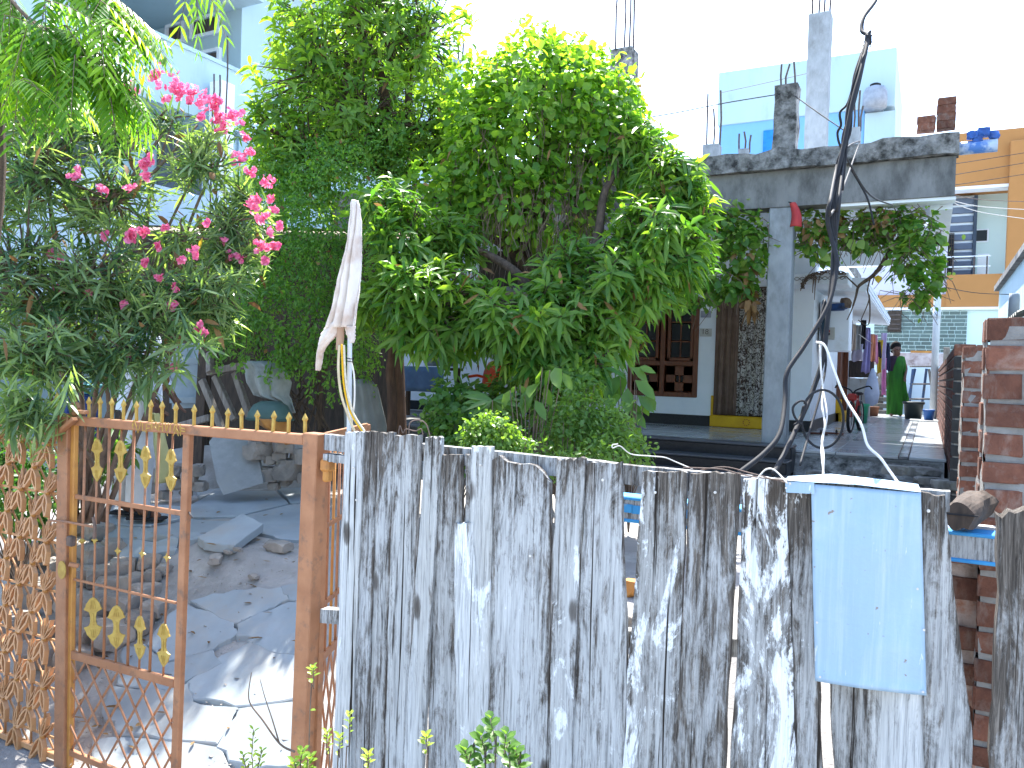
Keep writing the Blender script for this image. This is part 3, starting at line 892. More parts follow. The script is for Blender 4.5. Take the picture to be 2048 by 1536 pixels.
pier(p2x, 5.8, p2t, .5, 1, .40)
# plastered stub left of the near pier
pl = simple('pinkish_plaster', (.44, .36, .32), (.33, .26, .23), 12, .95, .9, .012, dirt=(.30, .14, .09), dscale=9, damt=(.5, .66))
zt_ = atY(1950, 1072, 3.1).z
mbp = MB()
def plf(u, v):
    z = -.4 + (zt_ + .4) * v; e = mnoise.fractal(Vector((u * 4, z * 8, 3.3)), 1, 2, 4) * .02
    return Vector((p1x - .16 + u * .18, 3.12 + e, z))
mbp.grid(plf, 10, 50); mbp.box((p1x - .07, 3.24, (zt_ - .4) / 2), (.16, .18, zt_ + .38))
mbp.build('plaster', pl, wall, True)
z = zt_ - .06
while z > -.2:
    brick((p1x - .05 + rnd.uniform(-.03, .03), 3.155, z), wall, (.6, 1, 1)); z -= .12 + rnd.uniform(0, .05)
# wall between and beyond
MB().box((.50, 4.5, 1.05), (.16, 2.4, 1.1)).build('mortar', M['mortar'], wall)
# dark tarred pier
p3x = atY(1905, 850, 7.6).x; p3t = atY(1912, 690, 7.6).z
me_d = BR[0].copy(); me_d.materials.clear(); me_d.materials.append(M['brick_dark'])
MB().box((p3x + .16, 7.76, (p3t + .5) / 2), (.29, .29, p3t - .53)).build('mortar', M['mortar'], wall)
z = p3t - .04
top = True
while z > .55:
    for kx in range(2):
        brick((p3x + .07 + kx * .16, 7.66, z), wall, (.70, 1.1, 1.18), 0, None if top else me_d)
    z -= .105; top = False
# long run down the passage
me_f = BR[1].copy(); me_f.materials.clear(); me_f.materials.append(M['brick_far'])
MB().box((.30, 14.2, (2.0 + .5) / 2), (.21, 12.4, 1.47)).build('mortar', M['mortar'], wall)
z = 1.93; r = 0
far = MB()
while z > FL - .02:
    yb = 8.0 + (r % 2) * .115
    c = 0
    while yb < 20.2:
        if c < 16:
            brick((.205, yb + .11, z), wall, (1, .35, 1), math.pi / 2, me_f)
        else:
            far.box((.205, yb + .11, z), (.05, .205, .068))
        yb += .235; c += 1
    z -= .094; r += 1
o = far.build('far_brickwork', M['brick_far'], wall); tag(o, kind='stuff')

gv = []
mbg = MB()
for i in range(1500):
    px, py = rnd.uniform(140, 640), rnd.uniform(1020, 1536)
    p = onG(px, py); r = rnd.choice((.004, .006, .008, .012)) * rnd.uniform(.7, 1.4)
    q = [p + Vector((rnd.uniform(-r, r), rnd.uniform(-r, r), rnd.uniform(-.2, .9) * r)) for _ in range(4)]
    mbg.add(q, [(0, 1, 2), (0, 2, 3), (0, 3, 1), (1, 3, 2)])
o = mbg.build('gravel', simple('grit', (.34, .31, .28), (.20, .18, .16), 30, .95, 0, .001), None); tag(o, kind='stuff')
# ================================================================ orange building at the end of the passage
OY = 25.0
ob = thing('orange_building', 'ochre and white two storey building with a railed balcony at the end of the passage', 'building', (3, 27, .5))
def oz(px, py, Y=OY): return atY(px, py, Y).z
def ox(px, py, Y=OY): return atY(px, py, Y).x
def rect(name, xa, xb, za, zb, Y, th, m, par, ch=0):
    return MB().box(((xa + xb) / 2, Y + th / 2, (za + zb) / 2), (xb - xa, th, zb - za), None, ch).build(name, m, par)
z1 = oz(1850, 616); z2 = oz(1950, 549); z3 = oz(1950, 372); z4 = oz(1950, 264)
xl = -4.0; xr = 6.5
tileX1 = ox(1936, 650)
rect('wall', xl, tileX1, .5, z1, OY + .10, .3, M['mint_wall'], ob)
rect('wall', tileX1, xr, .5, z1, OY + .08, .3, M['mint_wall'], ob)
for (ya, yb, nm) in ((0, 0, 0),):
    pass
xb0 = ox(1893, 560)
rect('balcony_parapet', xl, xb0, oz(1800, 590), oz(1850, 616), OY - .02, .4, M['orange_wall'], ob)
rect('balcony_parapet', xb0, xr, z1, z2, OY - .06, .44, M['orange_wall'], ob)
rect('balcony_ledge', xl, xr, z1 - .06, z1 + .01, OY - .08, .1, M['whitewall'], ob)
lav = simple('lavender_wall', (.55, .55, .66), (.50, .50, .62), 1, .85, .05, .003, rand=False)
rect('wall', xl, xb0, oz(1800, 590), oz(1850, 470), OY + .12, .3, lav, ob)
rect('wall', xl, xr, z1 + .2, z3 + .1, OY + 1.2, .3, M['mint_wall'], ob)
rect('upper_wall', xb0 - .3, xr, z3, z4, OY, 1.4, M['orange_wall'], ob)
rect('white_band', xb0 - .3, xr, z3 - .08, z3, OY - .03, .5, M['whitewall'], ob)
rect('pilaster', ox(2014, 450), ox(2120, 450), z1 + .02, oz(2020, 285), OY - .20, .35, M['orange_wall'], ob, .02)
# slate blue tower panels with white joints
tx0, tx1 = ox(1888, 460, OY + .7), ox(1946, 460, OY + .7)
slate = simple('slate_blue_panel', (.105, .135, .19), (.085, .11, .16), 3, .6, .1, .003)
rect('stair_tower', tx0 - .1, tx1 + .06, z2 - .2, z3 - .1, OY + .85, .3, M['whitewall'], ob)
zb = z2
ph = (z3 - .12 - z2) / 9
for i in range(9):
    rect('tower_panel', tx0, tx1, z2 + i * ph + .05, z2 + (i + 1) * ph - .03, OY + .76, .1, slate, ob, .008)
rect('tower_edge', tx1 + .005, tx1 + .09, z2, z3 - .1, OY + .70, .15, simple('dark_slate_edge', (.05, .07, .10)), ob)
# lattice grille beside the tower
gb = MB(); gx0, gx1 = ox(1889, 500, OY + .6), ox(1907, 500, OY + .6)
for i in range(5): gb.box((gx0 + (gx1 - gx0) * i / 4, OY + .62, (oz(1895, 460) + oz(1895, 548)) / 2), (.018, .02, oz(1895, 460) - oz(1895, 548)))
for i in range(9): gb.box(((gx0 + gx1) / 2, OY + .61, oz(1895, 548) + i * (oz(1895, 460) - oz(1895, 548)) / 8), (gx1 - gx0, .02, .018))
gb.build('grille', M['timber_dark'], ob)
rect('grille_opening', gx0, gx1, oz(1895, 548), oz(1895, 460), OY + .72, .03, M['glass_dark'], ob)
w_ = thing('window', None, None, (ox(1964, 471, OY + 1.2), OY + 1.2, oz(1964, 471, OY + 1.2))); w_.parent = ob; w_.location = WLOC[w_.name] - WLOC[ob.name]
wx0, wx1, wz0, wz1 = ox(1951, 471, OY + 1.2), ox(1974, 471, OY + 1.2), oz(1964, 482, OY + 1.2), oz(1964, 461, OY + 1.2)
rect('window_frame', wx0 - .04, wx1 + .04, wz0 - .04, wz1 + .04, OY + 1.17, .05, M['whitewall'], w_)
rect('pane', wx0, wx1, wz0, wz1, OY + 1.15, .03, M['glass_dark'], w_)
# balcony railing and small things behind it
rail = thing('railing', None, None, (xb0, OY, z2)); rail.parent = ob; rail.location = WLOC[rail.name] - WLOC[ob.name]
zr = oz(1920, 513)
for z in (zr, z2 + (zr - z2) * .45): MB().bar((xb0 - .1, OY + .05, z), (ox(1982, 513), OY + .05, z), .035, .035).build('rail', M['pvc'], rail)
for px in (1891, 1906, 1948, 1974): MB().box((ox(px, 530), OY + .05, (z2 + zr) / 2), (.035, .035, zr - z2)).build('baluster', M['rebar'], rail)
rect('balcony_opening', ox(1955, 520, OY + 1.2), ox(1978, 520, OY + 1.2), oz(1960, 560, OY + 1.2), oz(1960, 508, OY + 1.2), OY + 1.16, .05, M['whitewall'], ob)
# green tile cladding, each tile its own piece
gt = [simple('green_glazed_tile', (.085, .145, .135), (.065, .115, .11), 3, .25, .05, .001, spec=.5, vary=.35)]
twall = rect('tiled_panel', ox(1745, 650), tileX1, oz(1850, 730), z1 - .07, OY + .04, .05, M['mint_wall'], ob)
th = .105; zz = z1 - .09; r = 0
me_t = MB().box((0, 0, 0), (1, .02, 1)).mesh('tile'); me_t.materials.append(gt[0])
while zz > oz(1850, 722):
    x = ox(1748, 650) + (.0 if r % 2 else -.0)
    x -= [0, .12, .2, .05][r % 4]
    while x < tileX1 - .04:
        L = rnd.choice((.26, .26, .17, .34)); x1_ = min(x + L, tileX1 - .02); x0_ = max(x, ox(1748, 650))
        if x1_ - x0_ > .03:
            o = bpy.data.objects.new('tile', me_t); scene.collection.objects.link(o); o.parent = twall
            o.location = Vector(((x0_ + x1_) / 2, OY + .032, zz - th / 2)) - WLOC[twall.name]; o.scale = (x1_ - x0_ - .016, 1, th - .018)
        x += L
    zz -= th; r += 1
# dark outside unit fixed on the tiles
t = thing('dark_vent_box', 'dark ventilation opening in the green tiled wall beside the sunshade', 'vent', atY(1788, 640, OY))
xa, xb_ = ox(1776, 640), ox(1803, 640); za, zb_ = oz(1790, 664), oz(1790, 622)
rect('box', xa, xb_, za, zb_, OY - .12, .14, M['timber_dark'], t)
for i in range(4): rect('louvre', xa + .03, xb_ - .03, za + .06 + i * .13, za + .10 + i * .13, OY - .15, .04, M['rebar'], t)

# wall at the end of the passage, whitewashed with faded stains
t = thing('passage_end_wall', 'low blue white wall with stained plaster closing the passage behind the woman', 'wall', (-.6, 21.5, .6))
ex0, ex1 = atY(1690, 760, 21.5).x - .6, atY(1900, 760, 21.5).x
ez = atY(1800, 704, 21.5).z
MB().box(((ex0 + ex1) / 2, 21.6, (.6 + ez) / 2), (ex1 - ex0, .2, ez - .6)).build('wall', M['paleblue'], t)
stain = simple('stained_plaster', (.52, .48, .50), (.36, .30, .30), 9, .9, .3, .004, dirt=(.18, .13, .12), dscale=7)
MB().box(((ex0 + ex1) / 2, 21.49, ez - .17), (ex1 - ex0, .03, .30)).build('coping', stain, t)
MB().box((atY(1845, 692, 21.4).x, 21.48, atY(1845, 705, 21.4).z + .02), (.5, .02, .05)).build('plaster_patch', M['ochre'], t)
for (px, w) in ((1764, 10), (1893, 14)):
    p = atY(px, 710, 20.8)
    MB().box((p.x, 20.8, (atY(px, 695, 20.8).z + .9) / 2), (.13, .13, atY(px, 695, 20.8).z - .9), None, .01).build('gate_pier', M['timber_grey'], t)
pass_floor = MB().box((-.6, 22.0, .80), (2.6, 4.4, .12)).build('passage_floor', M['concrete'], None); tag(pass_floor, kind='structure')

# ================================================================ white and blue house behind the roof
bb = thing('far_house', 'pale far house with a white parapet over a sky blue upper wall', 'building', (-3.6, 30, .5))
BY = 28.0
fx = lambda px, py: atY(px, py, BY).x
fz = lambda px, py: atY(px, py, BY).z
bx0, bx1 = fx(1440, 200), fx(1730, 200)
bluew = simple('sky_blue_wall', (.20, .42, .72), (.18, .39, .69), 1, .85, .05, .003, rand=False)
rect('wall', bx0, bx1, .5, fz(1560, 238), BY, 6, bluew, bb)
rect('parapet', bx0 - .05, fx(1790, 200), fz(1560, 238), fz(1560, 130), BY - .08, 6.1, M['white_tower'], bb)
rect('side_wing', bx1 + .02, fx(1790, 260), .5, fz(1760, 226), BY - .12, 5, M['white_tower'], bb)
rect('recess', fx(1733, 200), fx(1768, 200), fz(1750, 226), fz(1750, 176), BY - .13, .1, simple('grey_recess', (.22, .27, .34)), bb)
d_ = MB().box((fx(1538, 288), BY - .03, (fz(1538, 312) + fz(1538, 264)) / 2), (fx(1551, 280) - fx(1528, 280), .05, fz(1538, 264) - fz(1538, 318))).build('door', simple('bright_blue_door', (.02, .22, .62)), bb)
tnk = thing('water_tank', None, None, (fx(1752, 200), BY - .8, fz(1752, 226)))
tnk.parent = bb; tnk.location = WLOC[tnk.name] - WLOC[bb.name]
MB().lathe((fx(1752, 200), BY - .5, fz(1752, 226)), [(.34, 0), (.36, .24), (.34, .5), (.28, .62), (.16, .68)], 18).build('tank_body', simple('grey_tank', (.30, .34, .40)), tnk, True)
MB().lathe((fx(1752, 200), BY - .5, fz(1752, 226) + .68), [(.16, 0), (.16, .06), (.1, .09)], 14).build('lid', M['cable'], tnk, True)

# ================================================================ neighbour's bright wall on the right
nb = thing('neighbour_wall', 'bright white side wall of the neighbouring house at the right edge', 'building', (1.4, 14, .5))
ny = 18.9; nz = 3.56
MB().box((1.2 + 1.5, (6.0 + ny) / 2, (nz + .4) / 2), (3.0, ny - 6.0, nz - .4)).build('wall', M['white_tower'], nb)
MB().box((1.16 + 1.5, (6.0 + ny) / 2, nz + .04), (3.1, ny - 5.9, .1)).build('coping', M['concrete'], nb)
p = atD(2028, 612, 9.0)
MB().lathe((p.x, p.y, p.z - .22), [(.055, 0), (.055, .3), (.05, .36)], 12).build('vent_pipe', simple('grey_pipe', (.30, .36, .44)), nb, True)
# grey sheet roof next to the pipe
t = thing('lean_to_roof', 'grey corrugated lean-to roof edge beyond the near brick pier', 'roof', atD(2045, 620, 8.0))
p = atD(2030, 628, 8.0); X0 = p.x
def cor(u, v):
    return Vector((X0 + u * 1.2, p.y - .2 + v * 2.0, p.z + u * .62 + .02 * math.sin(v * 60)))
b = MB().grid(cor, 2, 60); b.build('sheet', M['tarp_grey'], t)
b = MB().box((X0 + .7, p.y + .8, (p.z + .4) / 2 - .1), (.9, 1.8, p.z - .6)); b.build('wall', M['whitewall'], t)

# ================================================================ white building at left
lb = thing('white_building', 'tall white building with a long blank balcony parapet behind the oleander', 'building', (-12, 9, .5))
LX = -9.7
lz1 = atX(400, 112, LX).z; lz0 = atX(400, 235, LX).z
ly1 = atX(514, 170, LX).y
MB().box((LX - .06, (2 + ly1) / 2, (lz1 + lz0) / 2), (.12, ly1 - 2, lz1 - lz0)).build('balcony_parapet', M['white_tower'], lb)
MB().box((LX - .06, (2 + ly1) / 2, lz1 + .03), (.18, ly1 - 2, .06)).build('parapet_coping', M['white_tower'], lb)
MB().box((LX - .70, (2 + ly1) / 2, lz0 + .06), (1.16, ly1 - 2, .12)).build('balcony_floor', M['white_tower'], lb)
CX = -10.6; CY = 9.98
MB().box((CX - 3, CY + 3, 6.2), (6.0, 6.0, 12.4)).build('main_wall', M['white_tower'], lb)
MB().box((CX - 3.0, CY - 4, 3.0), (5.9, 8.0, 6.0)).build('lower_wall', M['white_tower'], lb)
MB().box((CX - 2.6, CY - 4.0, 7.80), (6.2, 8.0, .22)).build('balcony_roof', M['white_tower'], lb)
MB().box((CX - 2.0, CY + 3, 8.6), (5.2, 7.0, .2)).build('roof_band', M['white_tower'], lb)
MB().box((CX - 5.6, CY - 4, 6.8), (.3, 8.0, 2.0)).build('main_wall', M['white_tower'], lb)
def win_y(pa, pb, Y, m=M['glass_dark']):
    w = thing('window', None, None, atY((pa[0] + pb[0]) / 2, (pa[1] + pb[1]) / 2, Y)); w.parent = lb; w.location = WLOC[w.name] - WLOC[lb.name]
    xa, xb = atY(pa[0], pa[1], Y).x, atY(pb[0], pa[1], Y).x; za, zb = atY(pb[0], pb[1], Y).z, atY(pb[0], pa[1], Y).z
    rect('pane', xa, xb, za, zb, Y - .02, .03, m, w)
    f_ = MB()
    for (x, z, w_, h_) in ((xa - .03, (za + zb) / 2, .06, zb - za + .12), (xb + .03, (za + zb) / 2, .06, zb - za + .12)): f_.box((x, Y - .03, z), (w_, .07, h_))
    for z in (za - .03, zb + .03): f_.box(((xa + xb) / 2, Y - .032, z), (xb - xa, .07, .06))
    f_.build('window_frame', M['whitewall'], w)
brown_glass = simple('brown_louvre_glass', (.10, .075, .06), (.06, .05, .045), 3, .3, 0)
win_y((390, 33), (439, 62), CY, brown_glass)
win_y((340, 50), (368, 80), CY, brown_glass)
win_y((405, 104), (439, 135), CY, brown_glass)
# ground and first floor wall below the balcony, with flush dark panels whose colour stands for shaded openings
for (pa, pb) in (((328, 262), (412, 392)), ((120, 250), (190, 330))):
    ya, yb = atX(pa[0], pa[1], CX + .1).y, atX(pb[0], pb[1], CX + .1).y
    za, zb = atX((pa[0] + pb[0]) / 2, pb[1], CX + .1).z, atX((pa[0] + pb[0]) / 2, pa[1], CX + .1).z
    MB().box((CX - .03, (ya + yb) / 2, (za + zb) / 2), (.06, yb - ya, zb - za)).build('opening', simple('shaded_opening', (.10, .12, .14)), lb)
lz = atX(330, 376, LX + .3).z; lzb = atX(330, 470, LX + .3).z
MB().box((LX + .3, 6.5, (lz + lzb) / 2 - .5), (.14, 6.5, lz - lzb + 1.0)).build('lower_parapet', M['paleblue'], lb)
MB().box((LX - .3, 6.5, lzb - .3), (1.1, 6.5, .14)).build('lower_floor', M['white_tower'], lb)
col = MB()
col.box((LX + .2, 8.6, 4.5), (.25, .25, 2.6)); col.build('column', M['whitewall'], lb)
rt = thing('starter_bars', 'three thin upright bars in front of the white balcony parapet', 'rebar', atD(440, 210, 10.5), 'bars before the parapet')
for (px, pt, pb) in ((428, 148, 215), (440, 150, 215), (455, 72, 215)):
    a, b_ = atD(px, pt, 10.5), atD(px - 3, pb, 10.5)
    MB().tube([a, a.lerp(b_, .5) + Vector((.015, 0, 0)), b_, b_ - Vector((0, 0, 1.6))], .011, 5).build('bar', M['rebar'], rt)

# ================================================================ gate
GY = 2.475
def gp(px, py, dy=0): return atY(px, py, GY + dy)
gate = thing('gateway', 'orange painted steel gate frame with a spiked top rail', 'gate', (gp(620, 1500).x, GY, -.34))
# posts
def post(pxt, pyt, pxb, pyb, wpx, th, name, par, m=M['orange'], zb=None):
    a, b_ = gp(pxt, pyt), gp(pxb, pyb)
    w = abs(gp(pxt + wpx / 2, pyt).x - gp(pxt - wpx / 2, pyt).x)
    d = (b_ - a).normalized()
    if zb is not None: b_ = a + d * ((zb - a.z) / d.z)
    return MB().bar(b_, a, w, th, (0, 1, 0), .004).build(name, m, par)
post(631, 866, 604, 1536, 29, .066, 'post', gate, zb=-.5)
post(136, 828, 128, 1536, 20, .06, 'post', gate, zb=-.5)
rail_z = lambda px: (gp(px, 846 + (px - 150) * .0826))
a = gp(148, 841); b_ = gp(614, 879)
MB().bar(a, b_, .045, .042, (0, 0, 1), .004).build('top_rail', M['orange'], gate)
# ring bracket and stay on the left post
c = gp(150, 818)
ring = MB().tube([c + Vector((math.cos(i * .3927) * .026, 0, math.sin(i * .3927) * .026)) for i in range(17)], .012, 8); ring.build('ring', M['orange'], gate, True)
MB().bar(gp(95, 884, -.05), gp(150, 838, -.05), .02, .03, (0, 1, 0), .003).build('stay', M['orange'], gate)
MB().box(gp(165, 824, -.03), (.06, .03, .018), None, .003).build('bracket', M['orange'], gate)
# spikes
sp = MB()
H = .115
me_sp = None
for (px, py) in ((113, 826), (178, 833), (200, 834), (224, 837), (247, 839), (273, 841), (300, 842), (324, 844), (351, 848), (388, 851), (424, 853), (454, 856), (483, 858), (514, 860), (546, 863), (577, 866), (610, 868)):
    base = gp(px, py)
    if me_sp is None:
        w = .0095
        b = MB()
        b.lathe((0, 0, -.01), [(w * .8, 0), (w * .8, .085), (w * 1.35, .096), (w * 1.15, .104), (.0006, .132)], 4)
        me_sp = b.mesh('spike'); me_sp.materials.append(M['gold'])
    o = bpy.data.objects.new('spike', me_sp); scene.collection.objects.link(o); o.parent = gate
    o.location = base - WLOC[gate.name]; o.rotation_euler = (rnd.uniform(-.03, .03), rnd.uniform(-.035, .035), .785 + rnd.uniform(-.2, .2))
    s = 45 * (base - EYE).dot(FV) / F / .132; o.scale = (1, 1, s * rnd.uniform(.95, 1.05))
# wire lettering tied on the rail
lt = thing('wire_lettering', 'gold wire lettering twisted onto the top rail of the gate', 'lettering', gp(318, 862, -.03))
def stroke(pts, name='letter'):
    MB().tube([gp(x, y, -.033 + rnd.uniform(-.003, .003)) for (x, y) in pts], .0022, 5).build(name, M['gold'], lt)
LET = [[(264, 852), (268, 840), (272, 852), (276, 866), (280, 852), (282, 842)], [(266, 846), (266, 858)], [(285, 846), (285, 862), (290, 862)],
       [(292, 866), (293, 848), (301, 849), (301, 856), (293, 857)], [(304, 860), (304, 840), (306, 842)], [(308, 856), (312, 843), (315, 860), (309, 852)],
       [(318, 862), (318, 846)], [(318, 853), (325, 853), (325, 863), (325, 846)], [(330, 844), (333, 862), (337, 846)], [(334, 866), (335, 872)],
       [(340, 864), (341, 848), (346, 846)], [(347, 862), (350, 850), (356, 848), (352, 856), (358, 866)], [(346, 872), (352, 860), (357, 872)], [(360, 848), (361, 872)], [(362, 856), (370, 858)], [(362, 862), (370, 863)]]
for s in LET: stroke(s)
# ornament plate shared by both sets
def orn_mesh():
    half = [(0, .095), (.012, .088), (.026, .066), (.030, .052), (.036, .042), (.024, .036), (.015, .030), (.011, .012), (.011, -.012), (.015, -.026), (.024, -.032), (.036, -.036), (.029, -.050), (.024, -.066), (.012, -.082), (0, -.095)]
    poly = [(x, 0, z) for (x, z) in half] + [(-x, 0, z) for (x, z) in half[-2:0:-1]]
    b = MB().prism([Vector((x, -.0035, z)) for (x, y, z) in poly], (0, .007, 0))
    for s in (-1, 1):     # raised ribs on the cast plate
        for k in (-1, 0, 1):
            b.bar((k * .010, -.0045, s * .045), (k * .004, -.0045, s * .080), .003, .003, (0, 1, 0))
    b.box((0, -.0045, 0), (.007, .004, .05))
    me = b.mesh('ornament'); me.materials.append(M['gold']); return me
ORN = orn_mesh()
leaf = thing('gate_leaf', 'closed left gate leaf of orange rods with gold ornaments and a lattice foot', 'gate leaf', (gp(250, 1500).x, GY, 0))
def rod(pa, pb, r, name='rod', m=M['orange'], par=leaf, n=7, dy=0):
    return MB().tube([gp(*pa, dy), gp(*pb, dy)], r, n).build(name, m, par, True)
def flat(pa, pb, h, th, name, m=M['orange'], par=leaf, dy=0, ch=.002):
    return MB().bar(gp(*pa, dy), gp(*pb, dy), th, h, (0, 0, 1), ch).build(name, m, par)
xt = (171, 196, 219, 243, 268, 294, 318, 346); xbm = (159, 184, 207, 231, 255, 278, 299, 326)
for i in range(8):
    y0 = 850 + (xt[i] - 150) * .083; yb = 1305 + (xbm[i] - 135) * .29
    rod((xt[i], y0), (xbm[i], yb), .0068 if i % 2 == 0 else .0052)
def onrod(i, y):
    y0 = 850; yb = 1330
    return xt[i] + (xbm[i] - xt[i]) * (y - y0) / (yb - y0)
for (i, y) in ((1, 920), (3, 923), (5, 934), (7, 940), (1, 1238), (3, 1254), (5, 1275), (7, 1290)):
    c = gp(onrod(i, y), y, -.006)
    o = bpy.data.objects.new('ornament', ORN); scene.collection.objects.link(o); o.parent = leaf; o.location = c - WLOC[leaf.name]
    d = (c - EYE).dot(FV); s = (86 if y < 1000 else 88) * d / F / .19
    o.scale = (s * 1.05, 1, s); o.rotation_euler = (0, -.03, rnd.uniform(-.12, .12) + (.5 if (y > 1200 and i < 4) else 0))
def star(c, R, par):
    poly = []
    for k in range(8):
        a = k * math.pi / 4; rr = R if k % 2 == 0 else R * .45
        poly.append(Vector((c.x + math.sin(a) * rr, c.y - .006, c.z + math.cos(a) * rr)))
    MB().prism(poly, (0, .007, 0)).build('rosette', M['gold'], par)
for (i, y) in ((1, 1080), (3, 1102), (5, 1107), (7, 1115)): star(gp(onrod(i, y), y), .022, leaf)
flat((146, 992), (366, 1027), .022, .012, 'cross_rail'); flat((146, 1158), (352, 1206), .012, .01, 'cross_rail')
flat((134, 1306), (350, 1366), .040, .02, 'foot_rail'); flat((132, 1500), (345, 1590), .03, .02, 'bottom_rail')
post(377, 868, 352, 1536, 13, .03, 'stile', leaf, zb=-.36); post(150, 845, 138, 1536, 8, .025, 'stile', leaf, M['ochre'], zb=-.36)
for (pa, pb) in [((140, 1316), (196, 1450)), ((172, 1322), (262, 1540)), ((206, 1330), (300, 1560)), ((238, 1340), (330, 1562)), ((270, 1348), (346, 1530)), ((304, 1356), (348, 1462)), ((140, 1372), (226, 1560)), ((136, 1440), (180, 1540))]:
    flat(pa, pb, .010, .007, 'lattice_bar', dy=-.006, ch=.001)
for (pa, pb) in [((172, 1322), (140, 1376)), ((206, 1330), (138, 1446)), ((238, 1340), (136, 1510)), ((270, 1348), (160, 1540)), ((304, 1356), (200, 1545)), ((346, 1366), (236, 1550)), ((350, 1430), (272, 1560)), ((348, 1500), (310, 1570))]:
    flat(pa, pb, .010, .007, 'lattice_bar', dy=.006, ch=.001)
# bolt, hook, latch plates
t = thing('gate_bolt', 'rusty sliding bolt and hasps between grille and closed gate leaf', 'bolt', gp(150, 1050, -.02))
MB().tube([gp(100, 1041, -.035), gp(130, 1043, -.035), gp(190, 1054, -.035)], .006, 6).build('rod', M['orange'], t)
MB().tube([gp(186, 1034, -.035), gp(190, 1054, -.035), gp(188, 1078, -.035)], .008, 6).build('handle', M['wire_rust'], t)
MB().box(gp(142, 1082, -.035), (.04, .03, .05), None, .006).build('hasp', M['wire_rust'], t)
MB().lathe(gp(164, 1082, -.03), [(.004, -.012), (.018, 0), (.004, .012)], 8).build('knob', M['gold'], t)
t = thing('gold_disc', 'dull gold oval plate hung on the left gate post', 'disc', gp(123, 1140, -.05))
poly = [gp(123, 1140, -.05) + Vector((math.cos(i * .314) * .030, 0, math.sin(i * .314) * .044)) for i in range(20)]
MB().prism(poly, (0, .004, 0)).build('plate', M['gold'], t)
MB().bar(gp(138, 1128, -.05), gp(158, 1132, -.02), .02, .02, (0, 0, 1), .003).build('clip', M['orange'], t)
rod((378, 1024), (384, 1036), .004, 'hook', M['rebar'])

# ---------------------------------------------------------------- open right leaf swung inward behind the fence
od = Vector((-.373, .927, 0))
ol = thing('gate_leaf', 'open right gate leaf seen edge-on between the orange post and the plank fence', 'gate leaf', gp(650, 1500, .03))
h0 = gp(648, 868, .03); Z0 = h0.z
def lp(s, z): return Vector((h0.x, h0.y, 0)) + od * s + Vector((0, 0, z))
LW = .62
for s in (.012, LW): MB().bar(lp(s, -.25), lp(s, Z0), .028, .028, (0, 1, 0), .003).build('stile', M['orange'], ol)
for z, hh in ((Z0 - .01, .03), (Z0 - .38, .02), (Z0 - .70, .02), (.45, .035), (-.2, .03)): MB().bar(lp(.02, z), lp(LW, z), .014, hh, (0, 0, 1), .002).build('cross_rail', M['orange'], ol)
for i in range(1, 9): MB().tube([lp(.012 + i * (LW - .012) / 9, .46), lp(.012 + i * (LW - .012) / 9, Z0 - .02)], .0062, 6).build('rod', M['ochre' if i == 2 else 'orange'], ol, True)
for i in range(9):
    s0 = i * LW / 8
    for sgn in (1, -1):
        s1 = s0 + sgn * .22
        a, b_ = lp(min(max(s0, 0), LW), .44), lp(min(max(s1, 0), LW), -.18 + (0 if 0 <= s1 <= LW else .3))
        MB().bar(a, b_, .007, .010, (0, 0, 1)).build('lattice_bar', M['orange'], ol)
MB().box(gp(655, 930, .0), (.045, .05, .05), None, .008).build('hinge', M['ochre'], gate)
MB().box(gp(655, 948, .0), (.03, .035, .06), None, .006).build('hinge', M['ochre'], gate)

# ================================================================ flower grille left of the gate
gr = thing('grille_panel', 'orange iron grille of folded petal flowers left of the gate', 'grille', (gp(60, 1500).x, GY, 0))
gx1 = gp(126, 900).x; gx0 = gx1 - 1.15; gz0 = -.33; gz1 = gp(60, 850).z
MB().bar((gx0, GY, gz1), (gx1, GY, gz1), .03, .03, (0, 0, 1), .003).build('top_rail', M['grille_paint'], gr)
MB().bar((gx0, GY, gz0), (gx1, GY, gz0), .03, .03, (0, 0, 1), .003).build('bottom_rail', M['grille_paint'], gr)
N0 = gp(73, 934)      # one flower centre measured in the photograph
DXg, DZg = .110, .122
def petal_mesh():
    b = MB()
    # folded strip loop: a narrow leaf outline with an open slot
    out = [(0, 0), (.013, .022), (.021, .060), (.007, .118), (-.005, .116), (-.019, .056), (-.010, .020)]
    n = len(out)
    inn = [(x * .52 + .001, .020 + (z - .010) * .74) for (x, z) in out]
    V = []
    for y in (-.012, .012):
        V += [(x, y + .10 * z, z) for (x, z) in out]; V += [(x, y + .10 * z, z) for (x, z) in inn]
    Fq = []
    for i in range(n):
        j = (i + 1) % n
        Fq += [(i, j, n + j, n + i), (2 * n + i, 2 * n + j, 3 * n + j, 3 * n + i), (i, j, 2 * n + j, 2 * n + i), (n + i, n + j, 3 * n + j, 3 * n + i)]
    b.add(V, Fq)
    me = b.mesh('petal'); me.materials.append(M['grille_paint']); return me
PET = petal_mesh()
rodx = set()
